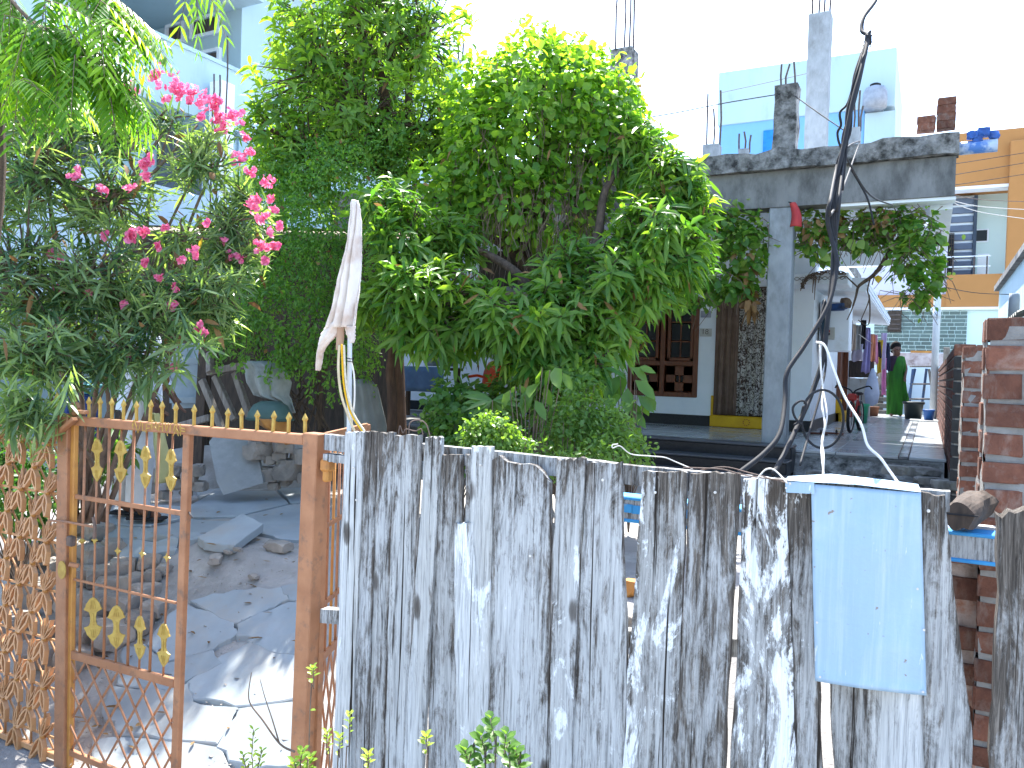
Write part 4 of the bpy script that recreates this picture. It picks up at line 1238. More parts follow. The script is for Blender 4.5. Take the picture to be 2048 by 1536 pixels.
for i in range(-9, 6):
    for j in range(-14, 3):
        if (i + j) % 2: continue
        cx, cz = N0.x + i * DXg, N0.z + j * DZg
        if cx < gx0 + .03 or cx > gx1 - .005 or cz < gz0 + .03 or cz > gz1 - .03: continue
        rodx.add(i)
        for (ang, sx, sz) in ((.60, .62, .80), (.20, .62, .92), (-.20, .62, .92), (-.60, .62, .80), (math.pi - .40, 1.15, 1.04), (math.pi + .40, 1.15, 1.04)):
            o = bpy.data.objects.new('petal', PET); scene.collection.objects.link(o); o.parent = gr
            o.location = Vector((cx, GY - .012, cz)) - WLOC[gr.name]
            o.rotation_euler = (rnd.uniform(-.1, .1) + (.25 if sx > 1 else -.15), ang, 0)
            o.scale = (sx, 1.0, sz * rnd.uniform(.92, 1.0))
        bs = MB().lathe((cx, GY - .012, cz), [(.008, -.014), (.014, 0), (.008, .014)], 8).build('boss', M['ochre'], gr)
for i in sorted(rodx):
    x = N0.x + i * DXg
    MB().tube([(x, GY, gz0), (x, GY, gz1)], .0065, 6).build('rod', M['grille_paint'], gr, True)
for j in range(-15, 3, 2):
    z = N0.z + j * DZg
    if gz0 < z < gz1: MB().bar((gx0, GY + .008, z), (gx1, GY + .008, z), .006, .012).build('cross_rod', M['grille_paint'], gr)
for sgn in (1, -1):
    for k in range(-14, 14):
        # diagonals through the flower centres
        pts = []
        for t_ in (-40, 40):
            pts.append(Vector((N0.x + (2 * k + t_) * DXg, GY + .014, N0.z + sgn * t_ * DZg)))
        a, b_ = pts
        # clip to the panel
        def clip(a, b, ax, lo, hi):
            if abs(b[ax] - a[ax]) < 1e-9: return a, b
            ta, tb = (lo - a[ax]) / (b[ax] - a[ax]), (hi - a[ax]) / (b[ax] - a[ax])
            ta, tb = min(ta, tb), max(ta, tb)
            ta, tb = max(ta, 0), min(tb, 1)
            if tb <= ta: return None
            return a.lerp(b, ta), a.lerp(b, tb)
        r = clip(a, b_, 0, gx0, gx1)
        if r: r = clip(r[0], r[1], 2, gz0, gz1)
        if r and (r[1] - r[0]).length > .1: MB().bar(r[0], r[1], .006, .010).build('diagonal_rod', M['grille_paint'], gr)

# ================================================================ plank fence
FY = 2.42
def fp(px, py, dy=0): return atY(px, py, FY + dy)
fence = thing('plank_fence', 'weathered grey plank fence of odd boards nailed side by side', 'fence', (fp(1300, 1500).x, FY, -.34))
def plank(name, xl0, xr0, yt, xl1, xr1, bare, th=.024, dy=0.0, jag=.006, slope=0, yb=1536, parent=fence, notch=None, zb=-.36, amp=1.0, mid=None):
    """board from pixel edges: (xl0,xr0) at the top row yt, (xl1,xr1) at row yb; runs on down to the ground."""
    tl, tr = fp(xl0, yt, dy), fp(xr0, yt + slope, dy)
    bl, br = fp(xl1, yb, dy), fp(xr1, yb, dy)
    ext = lambda a, b: a + (b - a) * ((zb - a.z) / (b.z - a.z))
    if yb >= 1530: bl, br = ext(tl, bl), ext(tr, br)
    nu, nv = 8, 40
    seed = xl0 * 3.7
    mb = MB(); vf = []; vb = []
    for j in range(nv + 1):
        v = j / nv
        L = tl.lerp(bl, v); R = tr.lerp(br, v)
        if mid:      # optional waist: list of (v, dl, dr) in metres
            for (vm, dl, dr, wd) in mid:
                g = math.exp(-((v - vm) / wd) ** 2)
                L.x += dl * g; R.x += dr * g
        L.x += mnoise.fractal(Vector((v * 9, seed, 0)), 1, 2, 3) * .005 * amp; R.x += mnoise.fractal(Vector((v * 9, seed, 5)), 1, 2, 3) * .005 * amp
        for i in range(nu + 1):
            u = i / nu
            p = L.lerp(R, u)
            if j == 0: p.z += mnoise.noise(Vector((u * 5, seed, 9))) * jag * 1.6 + rnd.uniform(-.4, .4) * jag
            if j == 1: p.z += mnoise.noise(Vector((u * 5, seed, 9))) * jag * .6
            if notch and j <= 3: p.z += notch(u) * (1 - j / 4)
            rel = mnoise.fractal(Vector((u * 2.2 + seed, v * 2.5, 1)), 1, 2, 3) * .004 + mnoise.noise(Vector((u * 6 + seed, v * 1.2, 4))) * .0025
            if i in (0, nu): rel -= .003
            vf.append(Vector((p.x, p.y - rel, p.z))); vb.append(Vector((p.x, p.y + th, p.z)))
    n = nu + 1
    mb.v = [tuple(q) for q in vf + vb]; o = len(vf)
    for j in range(nv):
        for i in range(nu):
            a = j * n + i
            mb.f.append((a, a + 1, a + n + 1, a + n)); mb.f.append((o + a, o + a + n, o + a + n + 1, o + a + 1))
        for i in (0, nu):
            a = j * n + i
            mb.f.append((a, a + n, o + a + n, o + a))
    for j in (0, nv):
        for i in range(nu):
            a = j * n + i
            mb.f.append((a, a + 1, o + a + 1, o + a))
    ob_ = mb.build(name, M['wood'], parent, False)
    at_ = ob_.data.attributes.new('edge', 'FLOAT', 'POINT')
    ev = [max(1.0 if i in (0, nu) else .25 if i in (1, nu - 1) else 0.0, (1.4, 1.2, 1.0, .8, .6, .45, .3, .15)[j] if j < 8 else 0.0) for _ in (0, 1) for j in range(nv + 1) for i in range(nu + 1)]  # painted gap shade along the sides, weather rot fading down from the top
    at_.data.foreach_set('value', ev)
    ob_.color = (bare, CHALK.get(int(xl0), .12), 0, 1)
    return ob_
P = plank
CHALK = {690: .4, 850: .34, 906: .5, 943: .5, 984: .26, 1112: .34, 1174: .28, 1283: .52, 1380: .22, 1486: .60, 1574: .36, 1640: .2, 1742: .22, 1838: .1, 1992: .0, 787: .2, 873: .12, 752: .05, 727: .08}
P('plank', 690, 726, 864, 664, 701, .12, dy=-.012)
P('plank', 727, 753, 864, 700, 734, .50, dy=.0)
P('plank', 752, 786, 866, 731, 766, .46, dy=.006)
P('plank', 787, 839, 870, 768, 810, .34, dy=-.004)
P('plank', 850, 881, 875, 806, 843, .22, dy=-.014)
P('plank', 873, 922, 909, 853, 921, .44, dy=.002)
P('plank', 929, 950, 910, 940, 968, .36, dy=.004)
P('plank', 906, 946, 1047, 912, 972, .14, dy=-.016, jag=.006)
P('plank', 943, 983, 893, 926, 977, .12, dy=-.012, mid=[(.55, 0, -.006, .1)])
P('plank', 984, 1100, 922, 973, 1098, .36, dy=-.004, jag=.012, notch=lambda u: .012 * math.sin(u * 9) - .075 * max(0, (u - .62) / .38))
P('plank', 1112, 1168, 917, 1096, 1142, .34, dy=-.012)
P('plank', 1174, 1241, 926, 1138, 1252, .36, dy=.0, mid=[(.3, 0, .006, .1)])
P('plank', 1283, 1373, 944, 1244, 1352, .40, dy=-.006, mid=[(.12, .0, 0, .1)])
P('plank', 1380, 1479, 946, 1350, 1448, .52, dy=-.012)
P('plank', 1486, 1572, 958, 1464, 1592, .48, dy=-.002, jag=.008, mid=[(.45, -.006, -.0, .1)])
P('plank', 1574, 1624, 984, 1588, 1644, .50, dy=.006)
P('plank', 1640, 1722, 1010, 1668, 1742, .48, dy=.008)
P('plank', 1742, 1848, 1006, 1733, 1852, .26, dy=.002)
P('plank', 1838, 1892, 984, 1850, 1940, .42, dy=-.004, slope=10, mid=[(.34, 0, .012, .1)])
# rails behind the boards and at the post
def rail(pa, pb, h, th, dy, bare, par=fence):
    a, b_ = fp(*pa, dy), fp(*pb, dy)
    n = 24; mb = MB()
    for i in range(n + 1):
        p = a.lerp(b_, i / n)
        e = mnoise.fractal(Vector((i * .4, pa[0], 2)), 1, 2, 3) * .006
        for (y, z) in ((0, -h / 2 + e), (0, h / 2 + e * .6), (th, h / 2 + e), (th, -h / 2)): mb.v.append((p.x, p.y + y, p.z + z))
    for i in range(n):
        for k in range(4): mb.f.append((i * 4 + k, i * 4 + (k + 1) % 4, i * 4 + 4 + (k + 1) % 4, i * 4 + 4 + k))
    mb.f.append((0, 1, 2, 3)); mb.f.append((n * 4 + 3, n * 4 + 2, n * 4 + 1, n * 4))
    o = mb.build('rail', M['wood'], par); o.color = (bare, 0, 0, 1); return o
rail((648, 884), (1500, 975), .062, .04, .045, .50)
rail((1500, 974), (1900, 1004), .055, .04, .045, .50)
rail((646, 915), (800, 930), .03, .05, .034, .5)
rail((640, 1232), (1900, 1330), .055, .045, .048, .52)
# nails
nm = MB().lathe((0, 0, 0), [(.001, -.004), (.0045, -.003), (.0045, 0), (.001, .001)], 8).mesh('nail'); nm.materials.append(M['wire_pale'])
def nail(p, par):
    o = bpy.data.objects.new('nail', nm); scene.collection.objects.link(o); o.parent = par; o.location = p - WLOC[par.name]; o.rotation_euler = (math.pi / 2, 0, 0)
for (px, py) in ((1857, 1022), (706, 935), (712, 1000), (1060, 1112), (960, 930), (1430, 985), (1205, 960), (1310, 985)): nail(fp(px, py, -.022), fence)
# tarred dark slab post at the far right edge
t = thing('wood_slab', 'dark gnarled timber slab at the right edge of the picture', 'timber slab', (fp(2020, 1300).x, FY, 0))
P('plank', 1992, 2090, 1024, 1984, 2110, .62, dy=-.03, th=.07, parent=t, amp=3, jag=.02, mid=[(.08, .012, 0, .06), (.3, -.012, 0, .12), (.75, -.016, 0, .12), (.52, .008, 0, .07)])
# ---------------------------------------------------------------- tin sheet
ts = thing('tin_sheet', 'pale blue grey tin sheet nailed over the right end of the fence', 'tin sheet', fp(1735, 1180, -.03))
dyT = -.030
def tinp(u, v):
    tl, tr = fp(1622, 968, dyT), fp(1842, 986, dyT); bl, br = fp(1630, 1362, dyT), fp(1853, 1390, dyT)
    p = tl.lerp(tr, u).lerp(bl.lerp(br, u), v)
    p.y += -.010 * math.sin(u * 3.1) * (v * .6) + .004 * math.sin(v * 9 + u * 4) + .003 * mnoise.noise(Vector((u * 4, v * 6, 0)))
    if v > .96: p.y -= .006 * u
    return p
b = MB().grid(tinp, 24, 40)
o = b.build('sheet', M['tin'], ts, True)
md = o.modifiers.new('thickness', 'SOLIDIFY'); md.thickness = .0016; md.offset = 0
q = [fp(1570, 963, dyT - .004), fp(1628, 966, dyT - .004), fp(1630, 988, dyT - .004), fp(1572, 985, dyT - .004)]
MB().prism(q, (0, .0016, 0)).build('side_flap', M['tin'], ts)
# folded top edge, bent back over the boards
top = [fp(1570, 960, dyT - .003), fp(1625, 964, dyT - .003), fp(1700, 967, dyT - .003), fp(1842, 984, dyT - .003)]
bk = [fp(1574, 954, .05) + Vector((0, .02, 0)), fp(1660, 952, .05) + Vector((0, .02, .004)), fp(1760, 960, .05) + Vector((0, .02, 0)), fp(1836, 970, .05) + Vector((0, .02, 0))]
mb = MB()
for i in range(4): mb.v += [tuple(top[i]), tuple(bk[i])]
for i in range(3): mb.f.append((i * 2, i * 2 + 1, i * 2 + 3, i * 2 + 2))
o = mb.build('folded_edge', M['tin'], ts); md = o.modifiers.new('thickness', 'SOLIDIFY'); md.thickness = .0016
for (px, py) in ((1634, 1245), (1640, 1354), (1848, 1260), (1835, 1178), (1572, 976), (1580, 968), (1846, 1384)):
    o = bpy.data.objects.new('nail', nm); scene.collection.objects.link(o); o.parent = ts; o.location = fp(px, py, dyT - .012) - WLOC[ts.name]; o.rotation_euler = (math.pi / 2, 0, 0); o.scale = (.7, .7, .7)
# ================================================================ plants
RH = Vector((RV.x, RV.y, 0)).normalized(); FH = Vector((FV.x, FV.y, 0)).normalized()
BAS = np.array([list(RH), list(FH), [0, 0, 1.0]])
def blob(px, py, d, rx, ry, rd=None):
    c = atD(px, py, d); k = d / F
    rd = rd if rd is not None else (rx + ry) * .5 * k
    return (np.array(c), np.array([rx * k, rd, ry * k]))
def rdir(n):
    v = rng.normal(size=(n, 3)); return unit(v)
def tips(blobs, n, power=4.0, lump=.22, front=.35):
    A = np.array([(b[1][0] * b[1][2] + b[1][0] * b[1][1] + b[1][1] * b[1][2]) for b in blobs]); A /= A.sum()
    idx = rng.choice(len(blobs), n, p=A)
    d = rdir(n)
    flip = (d[:, 1] > 0) & (rng.random(n) < front)       # a few more shoots on the open, street side
    d[flip, 1] *= -1
    C = np.array([b[0] for b in blobs])[idx]; R = np.array([b[1] for b in blobs])[idx]
    r = rng.random(n) ** (1 / power)
    lm = np.array([mnoise.noise(Vector(tuple(x * 2.3 + 11 * i))) for x, i in zip(d, idx)])
    r = r * (1 + lump * lm)
    loc = d * R * r[:, None]
    return C + loc @ BAS, unit((d / R * R.mean(axis=1, keepdims=True)) @ BAS), C
def rosettes(name, P, out, nleaf, L, W, mat, par, up=.45, spread=(40, 95), curl=(.25, .7), new=.15, tint=(.15, .6), shape=(.75, 1.0, .55), step=.012, fold=.18, jit=.35):
    n = len(P)
    ax = unit(out * .75 + np.array([0, 0, up]) + rng.normal(size=(n, 3)) * jit)
    tt = rng.uniform(tint[0], tint[1], n)
    young = rng.random(n) < new
    tt[young] = rng.uniform(.75, 1.0, young.sum())
    k = nleaf
    th = np.radians(rng.uniform(spread[0], spread[1], (n, k)))
    ph = (np.arange(k)[None] * 2.399 + rng.random((n, 1)) * 6.28) + rng.normal(size=(n, k)) * .25
    a = np.cross(ax, np.array([0.31, 0.17, 0.93])); a = unit(a); b = np.cross(ax, a)
    D = ax[:, None] * np.cos(th)[..., None] + (a[:, None] * np.cos(ph)[..., None] + b[:, None] * np.sin(ph)[..., None]) * np.sin(th)[..., None]
    PP = P[:, None] - ax[:, None] * (np.arange(k)[None, :, None] * step)
    LL = rng.uniform(L[0], L[1], (n, k)); WW = LL * rng.uniform(W[0], W[1], (n, k))
    CU = rng.uniform(curl[0], curl[1], (n, k))
    NN = np.broadcast_to(ax[:, None], D.shape) + rng.normal(size=D.shape) * .15
    TT = np.clip(tt[:, None] + rng.normal(size=(n, k)) * .12, 0, 1)
    me = leaf_mesh(name, PP.reshape(-1, 3), D.reshape(-1, 3), NN.reshape(-1, 3), LL.reshape(-1), WW.reshape(-1), CU.reshape(-1), TT.reshape(-1), shape, fold)
    return link(name, me, mat, par, WLOC[par.name])
def shift(me, par):
    o = WLOC[par.name]
    co = np.empty(len(me.vertices) * 3); me.vertices.foreach_get('co', co)
    co = co.reshape(-1, 3) - np.array(o); me.vertices.foreach_set('co', co.reshape(-1)); me.update()
_link = link
STUFFY = {'hanging_shoots', 'young_shoots', 'foliage', 'crown', 'hanging_sprays', 'small_leaves', 'dry_leaves', 'leaves'}
def link_leaf(name, me, mat, par):
    shift(me, par)
    return _link(name, me, mat, par, WLOC[par.name])
def rosettes_(*a, **k):
    o = rosettes(*a, **k); shift(o.data, a[7])
    if a[0] != 'crown': o['kind'] = 'stuff'
    return o
def scatter(name, P, out, L, W, mat, par, curl=(.1, .6), tint=(.15, .6), new=.12, up=.3, shape=(.9, 1.0, .6), jit=.6, fold=.15, per=1, spr=.0):
    P = np.repeat(P, per, axis=0); out = np.repeat(out, per, axis=0)
    if spr: P = P + rng.normal(size=P.shape) * spr
    n = len(P)
    D = unit(out * .5 + rng.normal(size=(n, 3)) * jit + np.array([0, 0, -.15]))
    N = unit(out * .7 + np.array([0, 0, up + .4]) + rng.normal(size=(n, 3)) * .45)
    LL = rng.uniform(L[0], L[1], n); WW = LL * rng.uniform(W[0], W[1], n)
    tt = rng.uniform(tint[0], tint[1], n)
    y = rng.random(n) < new; tt[y] = rng.uniform(.75, 1, y.sum())
    me = leaf_mesh(name, P, D, N, LL, WW, rng.uniform(curl[0], curl[1], n), tt, shape, fold)
    return link_leaf(name, me, mat, par)
def limbs(name, base, ends, r0, r1, mat, par, mid=None, wob=.08, n=7):
    """trunk and limbs as one mesh of tapered bent tubes."""
    mb = MB()
    base = [Vector(b) for b in base]
    mb.tube(smooth_path(base, 4), r0, n, r0 * .72)
    for e in ends:
        e = Vector(e); s = base[-1].lerp(base[-2], rnd.uniform(0, .5)) if len(base) > 1 else base[0]
        m1 = s.lerp(e, .35) + Vector((rnd.uniform(-wob, wob), rnd.uniform(-wob, wob), rnd.uniform(0, wob * 2)))
        m2 = s.lerp(e, .7) + Vector((rnd.uniform(-wob, wob), rnd.uniform(-wob, wob), rnd.uniform(0, wob)))
        mb.tube(smooth_path([s, m1, m2, e], 4), r0 * .6, n - 1, r1)
    return mb.build(name, mat, par, True, WLOC[par.name])
def twigs(P, C, mat, par, k=.35, r=.006, every=1, maxlen=.5):
    mb = MB()
    for i in range(0, len(P), every):
        p = Vector(P[i]); c = Vector(C[i]); d = (c - p); L = min(d.length * k, maxlen)
        d.normalize()
        e = p + d * L + Vector((rnd.uniform(-.04, .04), rnd.uniform(-.04, .04), -.05 * L))
        m = p.lerp(e, .5) + Vector((rnd.uniform(-.02, .02), rnd.uniform(-.02, .02), rnd.uniform(-.02, .02)))
        mb.tube([p, m, e], r * .5, 3, r * 1.5, False)
    o = mb.build('twigs', mat, par, True, WLOC[par.name]); o['kind'] = 'stuff'; return o
def V3(a): return [Vector(tuple(x)) for x in a]

# ---------------------------------------------------------------- mango tree
mt = thing('mango_tree', 'broad mango tree with drooping whorls of long leaves before the porch', 'tree', atD(1100, 905, 6.0))
mB = [blob(1205, 650, 5.9, 90, 60), blob(1075, 640, 5.9, 190, 85), blob(870, 610, 5.9, 130, 110), blob(1310, 500, 6.0, 100, 120), blob(1335, 390, 6.3, 80, 100),
      blob(1190, 560, 6.0, 140, 100), blob(800, 500, 6.1, 70, 120), blob(900, 480, 6.4, 70, 60), blob(1380, 470, 6.2, 45, 110), blob(1275, 570, 5.8, 60, 45), blob(1090, 690, 5.8, 90, 36), blob(1185, 725, 5.7, 45, 50), blob(1130, 735, 5.7, 70, 38), blob(1050, 720, 5.7, 60, 30), blob(1270, 290, 6.6, 70, 70)]
P, O, C = tips(mB, 960, 5.0)
mroot = WLOC[mt.name]
rosettes_('crown', P, O, 13, (.13, .21), (.16, .22), M['mango_leaf'], mt, up=.35, spread=(45, 105), curl=(.3, .95), new=.12, tint=(.1, .55))
limbs('trunk', [mroot - Vector((0, 0, .3)), mroot + Vector((.03, 0, .35)), mroot + Vector((-.02, .05, .75)), atD(1105, 640, 6.1)], V3([b[0] for b in mB]), .085, .02, M['bark'], mt)
twigs(P, C, M['bark'], mt, .45, .007)

# dome of creepers over a hidden roof column
cd = thing('creeper_dome', 'tall rounded dome of round leaved creeper over brown tangled stems', 'creeper', atD(1080, 880, 6.9))
cB = [blob(1080, 245, 7.0, 150, 165), blob(1000, 330, 6.9, 110, 140), blob(1180, 290, 6.9, 100, 150), blob(1070, 420, 6.8, 150, 80), blob(1235, 240, 7.1, 55, 90), blob(960, 230, 7.1, 70, 110), blob(1080, 150, 7.1, 80, 70), blob(870, 390, 6.8, 70, 70), blob(930, 400, 6.9, 60, 80), blob(1160, 170, 7.1, 80, 80)]
P, O, C = tips(cB, 8000, 5.0, .3)
scatter('crown', P, O, (.05, .105), (.72, .95), M['creeper_leaf'], cd, tint=(.1, .6), new=.22, shape=(1.0, .95, .5), jit=.5)
P2, O2, C2 = tips(cB[:1] + cB[4:], 900, 20.0, .4)
sel = P2[:, 2] > np.array(atD(1080, 330, 7))[2]
P2, O2 = P2[sel] + O2[sel] * .05, O2[sel]
scatter('young_shoots', P2, O2, (.05, .10), (.35, .6), M['creeper_leaf'], cd, tint=(.7, 1.0), up=.8, per=2, spr=.03)
mb = MB()
for i in range(420):      # bare brown stems hanging in the hollow
    b0 = cB[rnd.choice((0, 1, 2, 3, 3, 3))]
    d = Vector(tuple(rdir(1)[0])); 
    p = Vector(tuple(b0[0])) + RH * (d.x * b0[1][0] * .9) - FH * abs(d.y * b0[1][1] * .8) + Vector((0, 0, d.z * b0[1][2] * .8))
    q = p + Vector((rnd.uniform(-.15, .15), rnd.uniform(-.1, .1), -rnd.uniform(.15, .6)))
    mb.tube([p, p.lerp(q, .5) + Vector((rnd.uniform(-.07, .07), rnd.uniform(-.05, .05), 0)), q], .004, 3, .002, False)
o = mb.build('dry_stems', M['twig'], cd, False, WLOC[cd.name]); o['kind'] = 'stuff'
r0 = WLOC[cd.name]
limbs('trunk', [r0 - Vector((0, 0, .4)), r0 + Vector((.05, .1, .8)), atD(1070, 500, 7.0)], V3([b[0] for b in cB]), .10, .03, M['bark'], cd)
# little dark roofed loft seen in the hollow of the leaves
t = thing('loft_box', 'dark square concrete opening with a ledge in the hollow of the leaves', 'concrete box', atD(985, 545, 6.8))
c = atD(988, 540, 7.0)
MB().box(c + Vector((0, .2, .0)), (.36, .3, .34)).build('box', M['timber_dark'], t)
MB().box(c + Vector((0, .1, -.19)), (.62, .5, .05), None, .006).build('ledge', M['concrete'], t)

# ---------------------------------------------------------------- tall tree behind
tt_ = thing('tall_tree', 'tallest tree left of the dome with fine bright leaves reaching the top edge', 'tree', atD(800, 860, 7.7))
tB = [blob(650, 110, 7.6, 90, 95), blob(760, 50, 7.6, 120, 100), blob(850, 90, 7.8, 75, 110), blob(730, 230, 7.5, 130, 110), blob(620, 310, 7.4, 90, 100), blob(830, 280, 7.6, 85, 100), blob(600, 20, 7.7, 70, 40), blob(700, -60, 7.7, 140, 70), blob(540, 260, 7.3, 45, 80), blob(640, 160, 8.8, 130, 150, .6), blob(580, 330, 8.6, 120, 120, .6), blob(760, 180, 8.9, 150, 170, .6), blob(940, 360, 7.6, 60, 80), blob(900, 300, 7.7, 60, 100), blob(895, 225, 7.6, 40, 70)]  # rear crown lobes added behind the visible ones to shade the paving
P, O, C = tips(tB, 1600, 3.6, .4)
rosettes_('crown', P, O, 8, (.09, .155), (.22, .32), M['mango_leaf'], tt_, up=.5, spread=(40, 100), curl=(.2, .7), new=.28, tint=(.2, .65))
twigs(P, C, M['bark'], tt_, .55, .006)
r0 = WLOC[tt_.name]
limbs('trunk', [r0 - Vector((0, 0, .4)), atD(790, 700, 7.7), atD(778, 480, 7.7), atD(782, 250, 7.7)], V3([b[0] for b in tB]), .09, .02, M['bark_brown'], tt_)
# sprigs of young leaves at its left side
spx = [(545, 35), (580, 20), (556, 95), (500, 130), (520, 175), (575, 120), (610, 95), (505, 195), (530, 215), (590, 170), (560, 60), (620, 40), (540, 330), (555, 300), (500, 215), (925, 15), (935, 30), (905, 45)]
P = np.array([list(atD(x, y, 7.3 + rnd.uniform(-.2, .3))) for x, y in spx]); O = unit(np.tile(np.array(list(-RH)) * .5 + np.array([0, 0, .4]), (len(spx), 1)))
rosettes_('young_shoots', P, O, 12, (.13, .19), (.22, .28), M['mango_leaf'], tt_, up=.7, spread=(35, 100), curl=(.3, .9), new=.8, tint=(.6, 1))
twigs(P, np.array([list(atD(640, 140, 7.5))] * len(spx)), M['bark'], tt_, .8, .007, 1, 1.2)
# red brown trunk standing by the tarpaulin
bt = thing('brown_trunk_tree', 'slim red brown tree trunk rising into the leaves beside the grey tarpaulin', 'tree', atD(785, 872, 6.2))
limbs('trunk', [WLOC[bt.name] - Vector((0, 0, .5)), atD(784, 800, 6.2), atD(780, 740, 6.2), atD(792, 660, 6.2)], [atD(840, 560, 6.2), atD(740, 560, 6.2), atD(700, 500, 6.3)], .045, .016, M['bark_brown'], bt)
bB = [blob(740, 600, 6.1, 60, 60), blob(790, 590, 6.0, 60, 70), blob(840, 640, 5.9, 60, 50), blob(770, 420, 6.2, 60, 70)]
P, O, C = tips(bB, 120, 4)
rosettes_('crown', P, O, 10, (.11, .17), (.2, .27), M['mango_leaf'], bt, up=.3, spread=(45, 105), curl=(.3, .9), new=.2, tint=(.15, .6))

# ---------------------------------------------------------------- pomegranate with tiny leaves
pg = thing('pomegranate_shrub', 'dense small leaved pomegranate shrub with a few red buds behind the flag pole', 'shrub', atD(600, 870, 7.0))
pB = [blob(560, 450, 7.2, 95, 100), blob(670, 420, 7.0, 105, 125), blob(480, 600, 7.0, 70, 95), blob(590, 620, 7.0, 120, 105), blob(715, 640, 7.0, 55, 100), blob(770, 330, 7.3, 60, 90), blob(620, 540, 7.0, 120, 90), blob(660, 330, 7.2, 80, 60), blob(440, 640, 7.0, 50, 70), blob(560, 360, 7.2, 60, 60)]
P, O, C = tips(pB, 4200, 6.0, .35)
scatter('crown', P, O, (.026, .050), (.34, .48), M['fine_leaf'], pg, tint=(.1, .6), new=.22, per=5, spr=.035, jit=.7)
mb = MB()
Ph = []
for i in range(34):       # hanging sprays along the lower edge
    p = atD(rnd.uniform(420, 760), rnd.uniform(640, 720), 6.55); q = p + Vector((rnd.uniform(-.08, .08), rnd.uniform(-.05, .05), -rnd.uniform(.15, .42)))
    mb.tube([p, q], .003, 3, .002, False)
    for k in range(16): Ph.append(list(p.lerp(q, k / 15)))
scatter('hanging_sprays', np.array(Ph), np.tile(np.array([[0.2, -.6, -.3]]), (len(Ph), 1)), (.03, .055), (.36, .5), M['fine_leaf'], pg, tint=(.3, .8), new=.3, per=3, spr=.02)
for i in range(24):
    p = atD(rnd.uniform(440, 760), rnd.uniform(560, 700), 7.0); q = atD(600 + rnd.uniform(-60, 60), 860, 7.0)
    mb.tube([p, p.lerp(q, .5) + Vector((rnd.uniform(-.1, .1), 0, 0)), q], .005, 4, .010, False)
mb.build('stems', M['bark'], pg, False, WLOC[pg.name])
Pf = np.array([list(atD(x, y, 6.5)) for (x, y) in ((746, 462), (780, 458), (740, 480), (728, 430), (815, 438))])
for k, p in enumerate(Pf):
    pp = np.repeat(p[None], 6, 0); D = unit(rng.normal(size=(6, 3)) + np.array([0, -.4, .3]))
    me = leaf_mesh('bud', pp, D, np.tile([[0, 0, 1.0]], (6, 1)), .028, .018, .2, rng.random(6)); link_leaf('bud', me, M['red_petal'], pg)

# ---------------------------------------------------------------- oleander
ol_ = thing('oleander', 'big pink flowering oleander leaning over the gate post at left', 'shrub', atD(180, 930, 5.0))
oB = [blob(90, 330, 4.7, 120, 140), blob(40, 540, 4.5, 120, 150), blob(190, 560, 4.6, 130, 110), blob(330, 590, 4.7, 110, 70), blob(420, 570, 4.8, 80, 55), blob(225, 400, 4.7, 90, 90), blob(90, 700, 4.3, 120, 80), blob(255, 700, 4.5, 110, 60), blob(400, 330, 4.9, 60, 60), blob(455, 440, 5.0, 55, 60),
      blob(330, 240, 5.0, 60, 40), blob(60, 810, 4.0, 70, 50), blob(300, 640, 4.5, 90, 50), blob(470, 520, 5.0, 60, 40), blob(20, 200, 4.8, 80, 80), blob(230, 260, 4.9, 60, 50), blob(440, 250, 5.0, 40, 25), blob(500, 400, 5.1, 45, 55), blob(480, 500, 5.0, 70, 36), blob(420, 630, 4.9, 55, 45), blob(370, 470, 4.8, 60, 45), blob(150, 230, 4.9, 70, 40)]
P, O, C = tips(oB, 700, 3.2, .3)
rosettes_('crown', P, O, 17, (.11, .18), (.075, .105), M['oleander_leaf'], ol_, up=.65, spread=(18, 88), curl=(.05, .6), new=.14, tint=(.0, .75), shape=(.9, 1.0, .65), step=.010, fold=.1, jit=.5)
twigs(P, C, M['twig'], ol_, .8, .007, 1, .9)
# some hanging shoots over the grille
px_ = [(66, 860), (92, 868), (40, 850), (110, 850), (20, 870), (75, 820), (130, 800), (35, 820), (150, 770), (225, 770), (260, 785), (300, 765), (200, 740), (345, 745), (285, 775), (245, 760), (170, 705), (330, 700), (370, 660), (410, 690)]
P = np.array([list(atD(x, y, 3.85 if y > 790 else 4.3)) for x, y in px_]); O = unit(rng.normal(size=(len(px_), 3)) * .4 + np.array([.3, -.5, -.3]))
rosettes_('hanging_shoots', P, O, 16, (.12, .18), (.09, .12), M['oleander_leaf'], ol_, up=-.3, spread=(15, 80), curl=(.1, .6), new=.15, tint=(.2, .7), fold=.1, shape=(.9, 1, .65))
root = WLOC[ol_.name]
mb = MB()
for (x, y, d) in ((460, 270, 5.0), (345, 240, 4.95), (300, 360, 4.8), (90, 330, 4.7), (40, 540, 4.5), (200, 560, 4.6), (420, 570, 4.8), (455, 440, 5.0), (255, 690, 4.5), (90, 690, 4.3), (400, 330, 4.9), (60, 200, 4.8), (66, 820, 4.0)):
    e = atD(x, y, d); s = root + Vector((rnd.uniform(-.15, .15), rnd.uniform(-.1, .1), -.35))
    m1 = s.lerp(e, .4) + Vector((rnd.uniform(-.1, .1), rnd.uniform(-.1, .1), .1)); m2 = s.lerp(e, .75) + Vector((rnd.uniform(-.08, .08), 0, .08))
    mb.tube(smooth_path([s, m1, m2, e], 5), .020, 6, .005)
for (a, b_) in (((180, 440), (330, 260)), ((190, 440), (395, 250)), ((250, 310), (300, 220))):
    mb.tube(smooth_path([atD(a[0], a[1], 4.8), atD((a[0] + b_[0]) / 2, (a[1] + b_[1]) / 2 + 14, 4.85), atD(*b_, 4.95)], 5), .016, 6, .006)
mb.build('stems', M['twig'], ol_, True, root)
